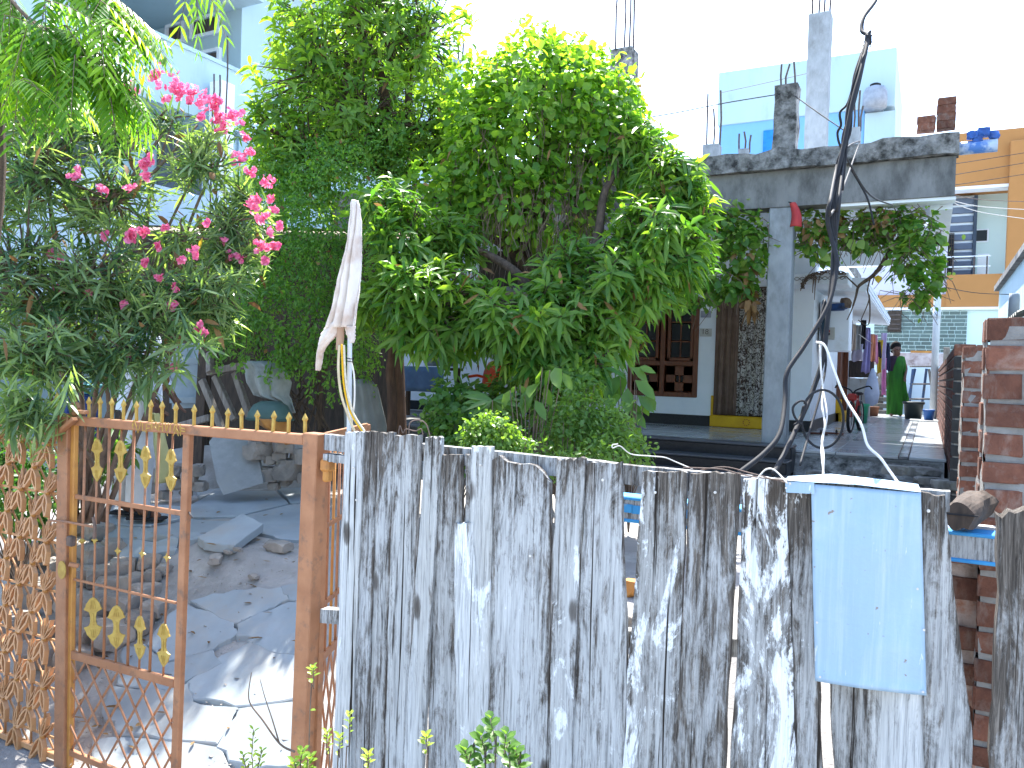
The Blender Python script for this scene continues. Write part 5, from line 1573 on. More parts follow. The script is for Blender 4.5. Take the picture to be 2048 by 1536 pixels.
FLW = [(265, 186, 22), (315, 150, 20), (345, 172, 20), (362, 185, 16), (385, 184, 16), (405, 200, 18), (425, 215, 20), (445, 238, 20), (470, 230, 18), (432, 205, 14), (240, 166, 12), (150, 350, 15), (285, 330, 12), (300, 318, 12), (292, 350, 10), (480, 322, 16), (500, 345, 12),
       (490, 275, 9), (505, 410, 16), (525, 440, 15), (535, 365, 13), (545, 395, 8), (262, 470, 15), (285, 462, 14), (520, 490, 14), (540, 494, 12), (556, 492, 8), (390, 505, 11), (475, 515, 11), (462, 512, 6), (120, 515, 10), (102, 508, 8), (318, 493, 8), (290, 525, 8), (320, 552, 7), (350, 572, 7), (345, 610, 9), (430, 612, 7),
       (180, 585, 8), (116, 575, 9), (103, 665, 12), (120, 648, 9), (395, 655, 8), (405, 667, 8), (258, 708, 8), (352, 735, 8), (205, 378, 10), (258, 375, 10), (400, 235, 9), (378, 205, 9), (448, 262, 8), (330, 200, 8), (500, 300, 8), (515, 395, 7), (550, 420, 8), (560, 450, 7), (540, 465, 8), (530, 520, 7), (450, 480, 7), (415, 445, 6), (360, 520, 7), (250, 610, 7), (60, 620, 7), (210, 470, 7), (330, 455, 6), (230, 170, 8)]
for (x, y, r) in FLW:
    d = (4.75 if y < 300 else 4.45) if x < 420 else 4.85
    k = d / F; c = np.array(list(atD(x, y, d)))
    nf = max(3, int(r * .8))
    cen = c + (rng.normal(size=(nf, 3)) * np.array([1, .6, .8]) * r * k * .55)
    ax = unit(rng.normal(size=(nf, 3)) * .6 + np.array([.3, -.8, .35]))
    pp = np.repeat(cen, 5, 0); aa = np.repeat(ax, 5, 0)
    s = unit(np.cross(aa, np.array([.2, .3, .9]))); u_ = np.cross(aa, s)
    ph = np.tile(np.arange(5) * 1.2566, nf)[:, None]
    D = unit((s * np.cos(ph) + u_ * np.sin(ph)) + aa * .35)
    me = leaf_mesh('flower_cluster', pp, D, aa, rng.uniform(.020, .027, nf * 5), .019, .1, rng.random(nf * 5), (.8, 1.1, .7), -.1)
    o = link_leaf('flower_cluster', me, M['petal'], ol_); o['kind'] = 'stuff'
for i, (x, y) in enumerate(((405, 475), (395, 490))):
    p = np.array([list(atD(x, y, 4.7))]); me = leaf_mesh('yellow_leaf', p, np.array([[-.25, -.1, -.9]]), np.array([[.3, -.9, .1]]), .09, .022, .1, np.array([.8])); link_leaf('yellow_leaf', me, M['yellow_leaf'], ol_)

# ---------------------------------------------------------------- neem branch at the top left corner
nm_ = thing('neem_tree', 'neem tree with feathery curved leaflets hanging into the top left corner', 'tree', (-3.95, 2.0, -.34))
NP, ND, NNn, NL, NTi = [], [], [], [], []
mbs = MB()
def frond(b, d, L, npair, ti):
    b = Vector(b); d = Vector(d).normalized()
    side = d.cross(Vector((rnd.uniform(-.3, .3), rnd.uniform(-.3, .3), 1))).normalized()
    upv = side.cross(d).normalized()
    pts = [b + d * (L * t) + Vector((0, 0, -.35 * L * t * t)) for t in np.linspace(0, 1, 7)]
    mbs.tube(pts, .0022, 3, .001, False)
    for k in range(npair):
        t = .12 + .88 * k / (npair - 1)
        c = b + d * (L * t) + Vector((0, 0, -.35 * L * t * t))
        dd = (d + Vector((0, 0, -.7 * t))).normalized()
        for s in (-1, 1):
            NP.append(list(c)); ND.append(list(side * s * .85 + dd * .55 + Vector((0, 0, -.25)))); NNn.append(list(upv)); NL.append((.062 + .022 * math.sin(t * 3)) * rnd.uniform(.85, 1.1)); NTi.append(ti + rnd.uniform(-.15, .15))
br = [[(-60, -120, 3.3), (40, 20, 3.25), (140, 90, 3.2), (215, 150, 3.2)], [(-60, -60, 3.4), (30, 90, 3.4), (90, 150, 3.4)], [(20, -140, 3.3), (100, -90, 3.2), (170, -40, 3.15), (225, 5, 3.15)], [(-80, 20, 3.3), (20, 60, 3.3), (110, 60, 3.2), (200, 110, 3.2)]]
for bpts in br:
    path = smooth_path([atD(*q) for q in bpts], 6)
    mbs.tube(path, .010, 5, .004)
    m = len(path)
    for i in range(2, m):
        for k in range(2 if i < m - 3 else 3):
            tdir = (path[min(i + 1, m - 1)] - path[i - 1]).normalized()
            d = tdir * rnd.uniform(.3, 1) + RH * rnd.uniform(-.3, .7) + Vector((0, 0, -1)) * rnd.uniform(-.1, .6) + FH * rnd.uniform(-.5, .5)
            frond(path[i], d, rnd.uniform(.18, .28), rnd.choice((9, 10, 11)), rnd.choice((.15, .3, .45, .9)))
for (x, y) in ((150, 10), (60, 40), (20, 110), (180, 60), (100, 120), (200, 40), (40, 160), (200, 0), (90, 0), (10, 30), (0, 80), (130, 50), (150, 110), (60, 100), (390, -70)):
    for k in range(6):
        frond(atD(x, y, 3.2 + rnd.uniform(-.25, .3)), RH * rnd.uniform(-.2, 1) + Vector((0, 0, -rnd.uniform(0, .9))) + FH * rnd.uniform(-.4, .4), rnd.uniform(.16, .26), 7, rnd.choice((.2, .35, .5, .95)))
me = leaf_mesh('crown', np.array(NP), np.array(ND), np.array(NNn), np.array(NL), np.array(NL) * .2, .55, np.array(NTi), (.95, .9, .45), .12)
link_leaf('crown', me, M['neem_leaf'], nm_)
o = mbs.build('twigs', M['twig'], nm_, True, WLOC[nm_.name]); o['kind'] = 'stuff'
e = atD(-60, -120, 3.3)
MB().tube(smooth_path([Vector((-3.95, 2.0, -.4)), Vector((-3.9, 2.05, 1.4)), Vector((-3.75, 2.1, 2.5)), e], 6), .11, 10, .03).build('trunk', M['bark'], nm_, True)
for q in ((20, -120, 3.3), (-60, -60, 3.4), (-80, 20, 3.3)):
    MB().tube(smooth_path([Vector((-3.75, 2.1, 2.45)), (Vector((-3.75, 2.1, 2.5)) + atD(*q)) / 2 + Vector((0, 0, .15)), atD(*q)], 5), .03, 7, .011).build('limb', M['bark'], nm_, True)

# ---------------------------------------------------------------- shrubs at the foot of the mango tree
def shrub(name, label, blobs, n, L, W, tint, new, mat, per=3, spr=.03, d0=5.6, cat='shrub', px0=None, shape=(.9, 1, .6), curl=(.1, .6)):
    c = blobs[0][0]
    t = thing(name, label, cat, (c[0], c[1], ground_z(c[0], c[1])))
    P, O, C = tips(blobs, n, 3.0, .3)
    scatter('foliage', P, O, L, W, mat, t, tint=tint, new=new, per=per, spr=spr, shape=shape, curl=curl)
    mb = MB(); b0 = WLOC[t.name]
    for i in range(0, len(P), max(1, len(P) // 26)):
        p = Vector(P[i]); s = b0 + Vector((rnd.uniform(-.06, .06), rnd.uniform(-.06, .06), -.05))
        mb.tube([s, s.lerp(p, .55) + Vector((rnd.uniform(-.05, .05), rnd.uniform(-.05, .05), .03)), p], .007, 4, .002, False)
    mb.build('stems', M['twig'], t, True, b0)
    return t
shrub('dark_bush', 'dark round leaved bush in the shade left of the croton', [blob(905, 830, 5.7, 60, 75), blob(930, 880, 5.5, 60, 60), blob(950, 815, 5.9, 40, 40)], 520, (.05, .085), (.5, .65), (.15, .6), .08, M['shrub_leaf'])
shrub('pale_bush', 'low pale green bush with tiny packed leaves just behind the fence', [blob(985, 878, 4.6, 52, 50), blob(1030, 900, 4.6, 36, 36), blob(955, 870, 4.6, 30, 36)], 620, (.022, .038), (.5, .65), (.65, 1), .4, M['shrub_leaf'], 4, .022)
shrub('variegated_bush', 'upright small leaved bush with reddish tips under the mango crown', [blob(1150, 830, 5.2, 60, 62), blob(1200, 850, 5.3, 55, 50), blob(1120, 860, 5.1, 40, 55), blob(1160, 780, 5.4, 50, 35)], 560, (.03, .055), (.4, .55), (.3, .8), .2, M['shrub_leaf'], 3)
shrub('added_shade_bush', 'added dark low bush shading the ground behind the orange petal grille', [blob(50, 930, 5.4, 90, 60), blob(40, 1000, 5.0, 110, 50), blob(-40, 900, 5.2, 80, 80), blob(110, 960, 5.6, 40, 40)], 520, (.05, .10), (.3, .5), (.0, .3), .02, M['shrub_leaf'])  # added bush, there to darken the sunlit ground behind the grille
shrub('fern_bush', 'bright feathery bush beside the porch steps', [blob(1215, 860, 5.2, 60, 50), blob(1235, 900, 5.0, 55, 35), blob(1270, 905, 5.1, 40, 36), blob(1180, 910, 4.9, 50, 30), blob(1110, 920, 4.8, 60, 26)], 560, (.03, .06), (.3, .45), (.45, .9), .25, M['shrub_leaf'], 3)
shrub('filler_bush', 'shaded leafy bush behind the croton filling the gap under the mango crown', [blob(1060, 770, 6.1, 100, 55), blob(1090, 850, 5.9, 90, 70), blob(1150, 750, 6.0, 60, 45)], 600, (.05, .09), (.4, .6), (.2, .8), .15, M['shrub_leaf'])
def bigleaf(name, label, items, mat, tint, d, stem_to, cat='plant'):
    """plant of separate large leaves: items (base px, tip px, width/length)"""
    b0 = atD(*stem_to, d); z = ground_z(b0.x, b0.y)
    t = thing(name, label, cat, (b0.x, b0.y, z))
    mb = MB()
    for (b, e, wl) in items:
        pb, pe = atD(*b, d + rnd.uniform(-.08, .08)), atD(*e, d + rnd.uniform(-.12, .12))
        D = pe - pb; L = D.length
        N = Vector((rnd.uniform(-.2, .2), -.75, .65)) + D.normalized() * .3
        me = leaf_mesh('leaf', np.array([list(pb)]), np.array([list(D + Vector((0, 0, .05)))]), np.array([list(N)]), L, L * wl, .15, np.array([rnd.uniform(*tint)]), (.85, 1.0, .55), .2)
        link_leaf('leaf', me, mat, t)
        mb.tube([Vector((b0.x, b0.y, z)), (Vector((b0.x, b0.y, z)) + pb) / 2 + Vector((0, 0, .05)), pb], .006, 4, .003, False)
    mb.build('stems', M['twig'], t, True, WLOC[t.name])
    return t
crot = []
for (x, y, l) in ((1030, 772, 46), (1050, 790, 54), (1060, 775, 60), (1090, 770, 45), (1040, 770, 30), (1075, 765, 40), (1100, 740, 50), (1085, 735, 44), (1110, 735, 50), (1070, 800, 44), (1125, 745, 38), (1020, 780, 40)):
    crot.append(((x, y), (x + rnd.uniform(-18, 18), y + l), .42))
bigleaf('croton', 'croton with broad drooping yellow green leaves in the middle of the shrubs', crot, M['shrub_leaf'], (.45, .95), 5.0, (1060, 870))
fr = []
for k in range(13):
    a = math.pi * (.05 + .95 * k / 12) * 1.15 - .25
    fr.append(((985, 800), (985 + 62 * math.cos(a), 800 + 52 * math.sin(a) * (1 if math.sin(a) > 0 else .6)), .22))
bigleaf('rosette_plant', 'plant with one rosette of long narrow leaves left of the croton', fr, M['shrub_leaf'], (.3, .8), 5.0, (985, 880))
rb = []
for (x, y, l, dx) in ((1262, 735, 40, 30), (1250, 745, 60, -14), (1270, 760, 44, 34), (1240, 750, 58, -26), (1275, 790, 40, 26), (1262, 800, 46, 14), (1290, 785, 40, 16), (1255, 775, 55, 0), (1235, 780, 50, -18), (1265, 820, 40, 20), (1285, 805, 34, 10), (1245, 830, 42, -14), (1262, 850, 40, 18), (1275, 735, 22, 32)):
    rb.append(((x, y), (x + dx, y + l), .45))
bigleaf('oval_leaf_plant', 'tall plant with dark oval leaves in front of the left window corner', rb, M['shrub_leaf'], (.15, .55), 5.6, (1262, 900))
yl = [((1150, 745), (1165, 800), .5), ((1165, 750), (1180, 805), .5), ((1140, 752), (1150, 800), .5), ((1172, 760), (1150, 812), .45)]
bigleaf('yellow_leaf_plant', 'plant with dull yellow broad leaves before the dark left window', yl, M['yellow_leaf'], (0, .3), 6.2, (1160, 880))

# ---------------------------------------------------------------- money plant vine under the porch beam
vn = thing('porch_vine', 'money plant vine hanging under the porch beam over dry brown stems', 'vine', atY(1600, 430, YF - .05))
VB = []
def vb(px, py, rx, ry, dy=0.0): 
    p = atY(px, py, YF + dy); d = (p - EYE).dot(FV); return blob(px, py, d, rx, ry, .14)
VB = [vb(1470, 455, 55, 40), vb(1500, 500, 40, 70), vb(1440, 540, 50, 60), vb(1400, 590, 40, 30), vb(1480, 570, 36, 26), vb(1440, 450, 50, 30), vb(1370, 560, 40, 30),
      vb(1630, 450, 40, 34, .3), vb(1700, 450, 60, 34, .35), vb(1640, 490, 50, 26, .3), vb(1800, 460, 50, 46, .2), vb(1845, 480, 36, 66, .1), vb(1850, 555, 30, 36, .1), vb(1770, 440, 50, 30, .3), vb(1730, 480, 40, 20, .3), vb(1830, 590, 24, 20, .1), vb(1810, 520, 30, 30, .1)]
P, O, C = tips(VB, 1500, 4.0, .3)
scatter('foliage', P, O, (.07, .14), (.66, .86), M['pothos_leaf'], vn, tint=(.0, .5), new=.14, shape=(1.05, .95, .5), curl=(.1, .5), per=1, jit=.5)
scatter('small_leaves', P[:500], O[:500], (.035, .06), (.6, .8), M['pothos_leaf'], vn, tint=(.3, .9), new=.3, per=2, spr=.08)
mb = MB()
for i in range(260):
    b0 = rnd.choice(VB[:7] + VB[7:] * 2)
    p = Vector(tuple(b0[0])) + RH * rnd.uniform(-1, 1) * b0[1][0] + Vector((0, 0, rnd.uniform(-.4, 1.1) * b0[1][2])) - FH * rnd.uniform(-.10, .12)
    q = p + Vector((rnd.uniform(-.25, .25), rnd.uniform(-.05, .05), -rnd.uniform(.02, .35)))
    mb.tube([p, p.lerp(q, .5) + Vector((rnd.uniform(-.08, .08), 0, rnd.uniform(-.06, .06))), q], .005, 3, .003, False)
o = mb.build('dry_stems', M['twig'], vn, False, WLOC[vn.name]); o['kind'] = 'stuff'
Pd, Od, _ = tips([vb(1650, 455, 50, 26, .2), vb(1790, 440, 60, 24, .2), vb(1490, 530, 24, 60), vb(1500, 600, 10, 40)], 170, 3)
scatter('dry_leaves', Pd, Od, (.06, .12), (.4, .7), M['dry_leaf'], vn, tint=(0, 1), curl=(.3, 1.0))
mb = MB()
stem = [(1800, 475), (1775, 510), (1760, 535), (1745, 552), (1725, 566), (1716, 575), (1712, 592), (1706, 612)]
yv = YF + .35
mb.tube(smooth_path([atY(x, y, yv) for x, y in stem], 5), .03, 6, .01)
for br_ in ([(1742, 553), (1735, 580), (1738, 600), (1722, 640)], [(1716, 575), (1700, 560), (1690, 552), (1680, 556)], [(1738, 590), (1740, 620), (1736, 650), (1716, 640)], [(1745, 552), (1752, 540), (1744, 570)], [(1712, 592), (1704, 618), (1694, 640)]):
    mb.tube(smooth_path([atY(x, y, yv) for x, y in br_], 5), .009, 5, .005)
mb.build('main_stem', M['bark'], vn, True, WLOC[vn.name])
p = np.array([list(atY(1756, 550, yv - .1))]); me = leaf_mesh('yellow_leaf', p, np.array([[.05, -.3, -.9]]), np.array([[.2, -.9, .2]]), .09, .075, .1, np.array([.6])); link_leaf('yellow_leaf', me, M['yellow_leaf'], vn)
t = thing('dry_frond', 'dry brown leaf bundle hanging in front of the patterned curtain', 'dry leaves', atY(1505, 575, YF + .1))
Pd = np.array([list(atY(1500 + rnd.uniform(-8, 8), 580 + rnd.uniform(0, 30), YF + .1)) for _ in range(16)])
me = leaf_mesh('leaf', Pd, np.tile([[.05, 0, -1.0]], (16, 1)) + rng.normal(size=(16, 3)) * .2, rng.normal(size=(16, 3)), rng.uniform(.14, .28, 16), .05, .2, rng.random(16)); link_leaf('leaf', me, M['dry_leaf'], t)
MB().tube([atY(1508, 566, YF + .1), atY(1506, 590, YF + .1)], .004, 5).build('stalk', M['twig'], t)
# brown roots hanging over the meter casing
t = thing('hanging_roots', 'wisp of dry brown roots lying over the sunshade corner', 'dry roots', atY(1640, 545, YW - .6))
mb = MB()
rp = smooth_path([atY(x, y, YW - .62) for x, y in ((1604, 576), (1612, 560), (1632, 550), (1655, 546), (1688, 547))], 6)
for k in range(9):
    mb.tube([q + Vector((rnd.uniform(-.03, .03), rnd.uniform(-.03, .02), rnd.uniform(-.02, .04))) for q in rp], .006, 4)
for (x, y, l) in ((1632, 552, 48), (1604, 574, 8), (1640, 552, 14), (1628, 556, 30)):
    mb.tube([atY(x, y, YW - .62), atY(x - 2, y + l * .5, YW - .62), atY(x - 3, y + l, YW - .62)], .010, 4, .004)
mb.build('roots', M['twig'], t, False)

# ---------------------------------------------------------------- weeds before the fence
def weed(name, label, stems, mat, L, W, tint, d, n=14, zg=-.34, sh=(.9, 1, .6), cl=.5):
    b0 = atD(stems[0][0][0], stems[0][0][1], d)
    t = thing(name, label, 'weed', (b0.x, b0.y, zg), 'weeds in front of the gate and fence')
    mb = MB(); PP = []; DD = []
    for (a, b_) in stems:
        s, e = atD(*a, d), atD(*b_, d + rnd.uniform(-.05, .05))
        g = Vector((s.x + (s.x - e.x) * .1, s.y, zg))
        mb.tube(smooth_path([g, s, s.lerp(e, .5) + Vector((rnd.uniform(-.01, .01), 0, 0)), e], 3), .0028, 4, .0014)
        for k in range(n):
            f_ = k / (n - 1); q = s.lerp(e, f_ ** (1 / (1 + cl)))
            PP.append(list(q)); an = k * 2.4; DD.append([math.cos(an), math.sin(an) * .8, .35 + .5 * f_])
    n_ = len(PP)
    me = leaf_mesh('leaves', np.array(PP), np.array(DD), np.tile([[0, -.3, 1.0]], (n_, 1)), rng.uniform(L[0], L[1], n_), rng.uniform(L[0], L[1], n_) * W, .3, rng.uniform(tint[0], tint[1], n_), sh, .15)
    link_leaf('leaves', me, mat, t)
    mb.build('stems', M['twig'], t, True, WLOC[t.name])
bright = leafmat('weed_leaf', (.10, .22, .03), (.34, .42, .07), .45)
weed('weed', 'dark green round leaved weed in front of the fence, tallest of the weeds', [((990, 1545), (980, 1436)), ((1020, 1550), (1012, 1468)), ((950, 1550), (930, 1500)), ((1040, 1560), (1030, 1500)), ((970, 1560), (962, 1470))], M['shrub_leaf'], (.030, .046), .5, (.3, .6), 2.0, 16, sh=(.8, 1.1, .8))
weed('weed', 'yellow green weed by the foot of the first pale board', [((690, 1560), (700, 1424)), ((660, 1560), (655, 1462)), ((674, 1560), (680, 1470))], bright, (.014, .026), .45, (.4, 1), 2.1, 14, cl=3)
weed('weed', 'small yellow weed touching the dark second board', [((735, 1560), (737, 1505))], bright, (.018, .03), .45, (.7, 1), 2.1, 14, cl=2)
weed('weed', 'single pale sprig before the gap in the middle of the fence', [((852, 1570), (852, 1468))], bright, (.018, .03), .45, (.6, 1), 2.1, 14, cl=4)
weed('weed', 'pale upright herb standing in the open gateway', [((505, 1570), (507, 1460)), ((498, 1570), (486, 1510)), ((515, 1570), (524, 1500))], bright, (.016, .03), .35, (.2, .8), 2.4, 18)
weed('weed', 'bright green sprig climbing the orange gate post', [((620, 1420), (626, 1334))], bright, (.02, .034), .45, (.3, .7), 2.5, 12, cl=4)
weed('weed', 'bushy green weed at the foot of the orange gate post', [((600, 1560), (606, 1498)), ((616, 1560), (622, 1510)), ((590, 1570), (588, 1520))], bright, (.024, .036), .5, (.1, .5), 2.4, 14)
t = thing('dry_twig', 'bare forked dry twig leaning in the open gateway', 'twig', atD(585, 1505, 2.6))
mb = MB()
mb.tube(smooth_path([atD(x, y, 2.6) for x, y in ((590, 1504), (560, 1488), (525, 1440), (502, 1410), (497, 1386), (503, 1345))], 5), .004, 5, .0015)
mb.tube(smooth_path([atD(x, y, 2.6) for x, y in ((558, 1484), (545, 1440), (530, 1395), (520, 1358))], 5), .003, 5, .001)
mb.build('stem', M['twig'], t, True)

def dead(blobs, n, par, L):
    P_, O_, _ = tips(blobs, n, 9.0, .2)
    D = unit(rng.normal(size=(n, 3)) + np.array([0, 0, -.8])); N = rng.normal(size=(n, 3))
    me = leaf_mesh('dry_leaves', P_ + O_ * .03, D, N, rng.uniform(L[0], L[1], n), rng.uniform(.02, .04, n), rng.uniform(.2, 1, n), rng.random(n))
    o = link_leaf('dry_leaves', me, M['dry_leaf'], par); o['kind'] = 'stuff'
dead(mB, 90, mt, (.08, .17)); dead(tB, 80, tt_, (.07, .13)); dead(cB, 90, cd, (.05, .09)); dead(pB, 120, pg, (.03, .05)); dead(oB, 110, ol_, (.08, .15))
n = 100
P_ = np.array([list(onG(rnd.uniform(150, 640), rnd.uniform(1000, 1530)) + Vector((0, 0, .012))) for _ in range(n)])
me = leaf_mesh('fallen_leaves', P_, rng.normal(size=(n, 3)) * np.array([1, 1, .12]), np.tile([[0, 0, 1.0]], (n, 1)) + rng.normal(size=(n, 3)) * .2, rng.uniform(.03, .09, n), rng.uniform(.012, .026, n), rng.uniform(-.3, .1, n), rng.random(n))
o = _link('fallen_leaves', me, M['dry_leaf'], None, (0, 0, 0)); tag(o, kind='stuff')
# ================================================================ people
def skin_body(name, joints, bones, par, mat, origin, root=0):
    """joints: [(pos, rx, ry)] ; one continuous skinned figure."""
    me = bpy.data.meshes.new(name)
    me.from_pydata([tuple(Vector(j[0]) - Vector(origin)) for j in joints], bones, [])
    o = link(name, me, mat, par, origin)
    md = o.modifiers.new('skin', 'SKIN'); md.use_smooth_shade = True
    for i, j in enumerate(joints):
        sv = me.skin_vertices[0].data[i]; sv.radius = (j[1], j[2] if len(j) > 2 else j[1]); sv.use_root = (i == root)
    s = o.modifiers.new('sub', 'SUBSURF'); s.levels = 2; s.render_levels = 2
    me.materials.clear(); me.materials.append(mat)
    return o
class Fig:
    def __init__(self, base, right, fwd): self.b = Vector(base); self.r = Vector(right).normalized(); self.f = Vector(fwd).normalized()
    def __call__(self, x, y, z): return self.b + self.r * x + self.f * y + Vector((0, 0, z))
def body(par, g, H, mat, larm, rarm, stance=.09, hy=(0, 0)):
    """g maps (right, front, up); larm/rarm: shoulder-elbow-wrist offsets; hands get five fingers."""
    s = H / 1.65
    J = []; B = []
    def j(x, y, z, rx, ry=None):
        J.append((g(x * s, y * s, z * s), rx * s, (ry or rx) * s)); return len(J) - 1
    pel = j(0, 0, .90, .115, .10); wa = j(0, .0, 1.05, .105, .085); ch = j(0, .0, 1.23, .13, .095); sh = j(0, -.01, 1.34, .09, .075); nk = j(0, .005, 1.40, .050); hb = j(0, .020, 1.468, .078, .086); hd = j(0, .018, 1.552, .094, .110); ht = j(0, .005, 1.625, .072, .088)
    B += [(pel, wa), (wa, ch), (ch, sh), (sh, nk), (nk, hb), (hb, hd), (hd, ht)]
    nose = j(0, .135, 1.525, .013, .017); B.append((hd, nose))
    chin = j(0, .085, 1.455, .034); B.append((hb, chin))
    for sx in (-1, 1):
        ear = j(sx * .092, .0, 1.54, .013, .020); B.append((hd, ear))
    for sx, st in ((-1, hy[0]), (1, hy[1])):
        hp = j(sx * .085, 0, .86, .085); kn = j(sx * stance, .03 + st * .5, .47, .058); an = j(sx * stance, -.02 + st, .085, .037); to = j(sx * (stance + .01), .09 + st, .035, .036, .028); tp = j(sx * (stance + .015), .16 + st, .025, .025, .018)
        B += [(pel, hp), (hp, kn), (kn, an), (an, to), (to, tp)]
    for sx, arm in ((-1, larm), (1, rarm)):
        so = j(sx * .165, 0, 1.335, .052); e = j(*arm[0], .038); w = j(*arm[1], .026)
        B += [(sh, so), (so, e), (e, w)]
        ev = Vector(arm[0]); wv = Vector(arm[1]); d = (wv - ev).normalized()
        pv = wv + d * .07
        p_ = j(*pv, .030, .018); B.append((w, p_))
        sd = d.cross(Vector((0, 1, 0.2))); sd = sd.normalized()
        for k, L in enumerate((.062, .072, .068, .052)):
            off = sd * ((k - 1.5) * .016)
            a = pv + d * .022 + off; b1 = a + d * L * .55 + Vector((0, .006, 0)); b2 = a + d * L + Vector((0, .022, 0))
            i1 = j(*a, .0085); i2 = j(*b1, .0075); i3 = j(*b2, .006); B += [(p_, i1), (i1, i2), (i2, i3)]
        t1 = wv + d * .03 - sd * .030 + Vector((0, .01, 0)); t2 = t1 + d * .04 - sd * .010 + Vector((0, .01, 0))
        i1 = j(*t1, .010); i2 = j(*t2, .008); B += [(w, i1), (i1, i2)]
    return skin_body('body', J, B, par, mat, par.location, pel)
def loft(name, g, rings, mat, par, n=48, fold=.0, nf=9, cap=False, seed=0):
    """rings: [(z, cx, cy, rx, ry, foldscale)]"""
    mb = MB(); m = len(rings)
    sub = []
    for i in range(m - 1):
        for k in range(4):
            t_ = k / 4; sub.append(tuple(a + (b_ - a) * t_ for a, b_ in zip(rings[i], rings[i + 1])))
    sub.append(rings[-1])
    for (z, cx, cy, rx, ry, fs) in sub:
        for k in range(n):
            a = 2 * math.pi * k / n
            w = 1 + fold * fs * (math.sin(nf * a + z * 3 + seed) * .6 + mnoise.noise(Vector((math.cos(a) * 3, math.sin(a) * 3, z * 2 + seed))) * .9)
            mb.v.append(tuple(g(cx + rx * w * math.cos(a), cy + ry * w * math.sin(a), z)))
    for i in range(len(sub) - 1):
        for k in range(n):
            mb.f.append((i * n + k, i * n + (k + 1) % n, (i + 1) * n + (k + 1) % n, (i + 1) * n + k))
    return mb.build(name, mat, par, True, WLOC[par.name])

sari_m = simple('green_sari_cloth', (.020, .145, .010), (.012, .085, .008), 5, .75, .25, .006, stretch=(3, 3, .6), spec=.3)
blouse_m = simple('dark_blouse', (.028, .014, .030), (.02, .01, .024), 8, .8, .1, .002)
wp = atZ(1787, 832, FL + .03); 
woman = thing('person', 'woman in a bright green sari and dark blouse standing in the passage', 'person', wp)
g0 = Fig(wp, RH, -FH)
KW = 1.52 / 1.62
g = lambda x, y, z: g0(x * KW, y * KW, z * KW)
SW = 1.52 / 1.65
body(woman, g0, 1.52, M['skin'], [(-.24, .0, 1.08), (-.25, .06, .84)], [(.24, .03, 1.10), (.17, .14, .93)])
loft('sari', g, [(.03, .02, .0, .165, .15, 1.0), (.20, .02, 0, .175, .155, 1.0), (.55, .01, 0, .165, .15, .8), (.85, 0, 0, .185, .15, .5), (1.00, .01, 0, .165, .13, .4), (1.15, .03, .005, .165, .135, .4), (1.26, .05, .005, .155, .118, .3), (1.33, .07, .0, .125, .095, .3), (1.375, .085, .0, .07, .06, .2)], sari_m, woman, 56, .12, 11)
loft('sari_end', g, [(.30, .24, .03, .05, .09, 1.2), (.42, .23, .02, .075, .11, 1.2), (.60, .20, .0, .06, .10, 1), (.80, .185, 0, .05, .09, .8), (1.05, .18, 0, .05, .09, .6), (1.25, .165, 0, .055, .09, .4), (1.36, .13, 0, .06, .08, .3)], sari_m, woman, 30, .2, 7, seed=3)
loft('sleeve', g, [(1.12, -.225, .0, .050, .052, .5), (1.22, -.205, 0, .056, .058, .4), (1.33, -.165, 0, .060, .062, .3), (1.37, -.11, 0, .05, .05, .2)], blouse_m, woman, 20, .08, 5)
loft('blouse', g, [(1.02, -.03, .0, .135, .108, .3), (1.2, -.04, 0, .14, .11, .3), (1.33, -.05, 0, .115, .085, .3), (1.375, -.03, 0, .075, .065, .2)], blouse_m, woman, 28, .06, 5)
hb = MB()
for iu in range(9):
    for iv in range(13): pass
def hairf(u, v):
    a = u * 2 * math.pi; ph_ = v * 1.75
    x, y, z = math.sin(ph_) * math.cos(a), math.sin(ph_) * math.sin(a), math.cos(ph_)
    k = 1.0 if y < .30 else (.80 if z < .60 else .97)
    return g(x * .118 * k, (-.012 + y * .136 * k), 1.555 + z * .158)
hb.grid(hairf, 20, 10); hb.build('hair', M['hair'], woman, True, WLOC[woman.name])
rock_bun = MB().lathe(g(0, -.15, 1.48), [(.01, -.035), (.04, -.02), (.045, 0), (.04, .02), (.01, .035)], 12); rock_bun.build('hair_bun', M['hair'], woman, True)
for sx in (-.03, .03):
    MB().lathe(g0(sx * SW * 1.1, .118 * SW, 1.548 * SW), [(.002, -.006), (.009, -.003), (.009, .003), (.002, .006)], 8).build('eye', M['hair'], woman)

# man behind the gate, mostly screened by the oleander
mp = onG(268, 1036, .03); mp = mp + FH * .05
man = thing('person', 'man in pale shirt and white trousers standing behind the gate under the oleander', 'person', mp)
gm = Fig(mp, -FH, RH)     # he faces to the right of the picture
body(man, gm, 1.66, M['skin'], [(-.23, .02, 1.08), (-.20, .15, .90)], [(.23, .02, 1.08), (.20, .17, .89)], .085, (-.16, .06))
shirt = simple('pale_blue_shirt', (.60, .66, .78), (.50, .56, .70), 7, .85, .25, .006)
trous = simple('white_trousers', (.62, .63, .66), (.50, .52, .55), 6, .85, .3, .008)
loft('shirt', gm, [(.80, 0, .0, .185, .16, 1), (.95, 0, 0, .178, .15, .7), (1.10, 0, 0, .165, .135, .5), (1.25, 0, 0, .18, .135, .4), (1.35, 0, -.01, .155, .105, .3), (1.405, 0, 0, .07, .065, .1)], shirt, man, 40, .07, 7)
for sx in (-1, 1):
    loft('sleeve', gm, [(.98, sx * .222, .085, .050, .055, 1), (1.09, sx * .232, .03, .058, .060, 1), (1.22, sx * .205, .01, .062, .066, .7), (1.34, sx * .165, 0, .062, .065, .4), (1.385, sx * .11, 0, .05, .05, .2)], shirt, man, 18, .1, 5, seed=sx)
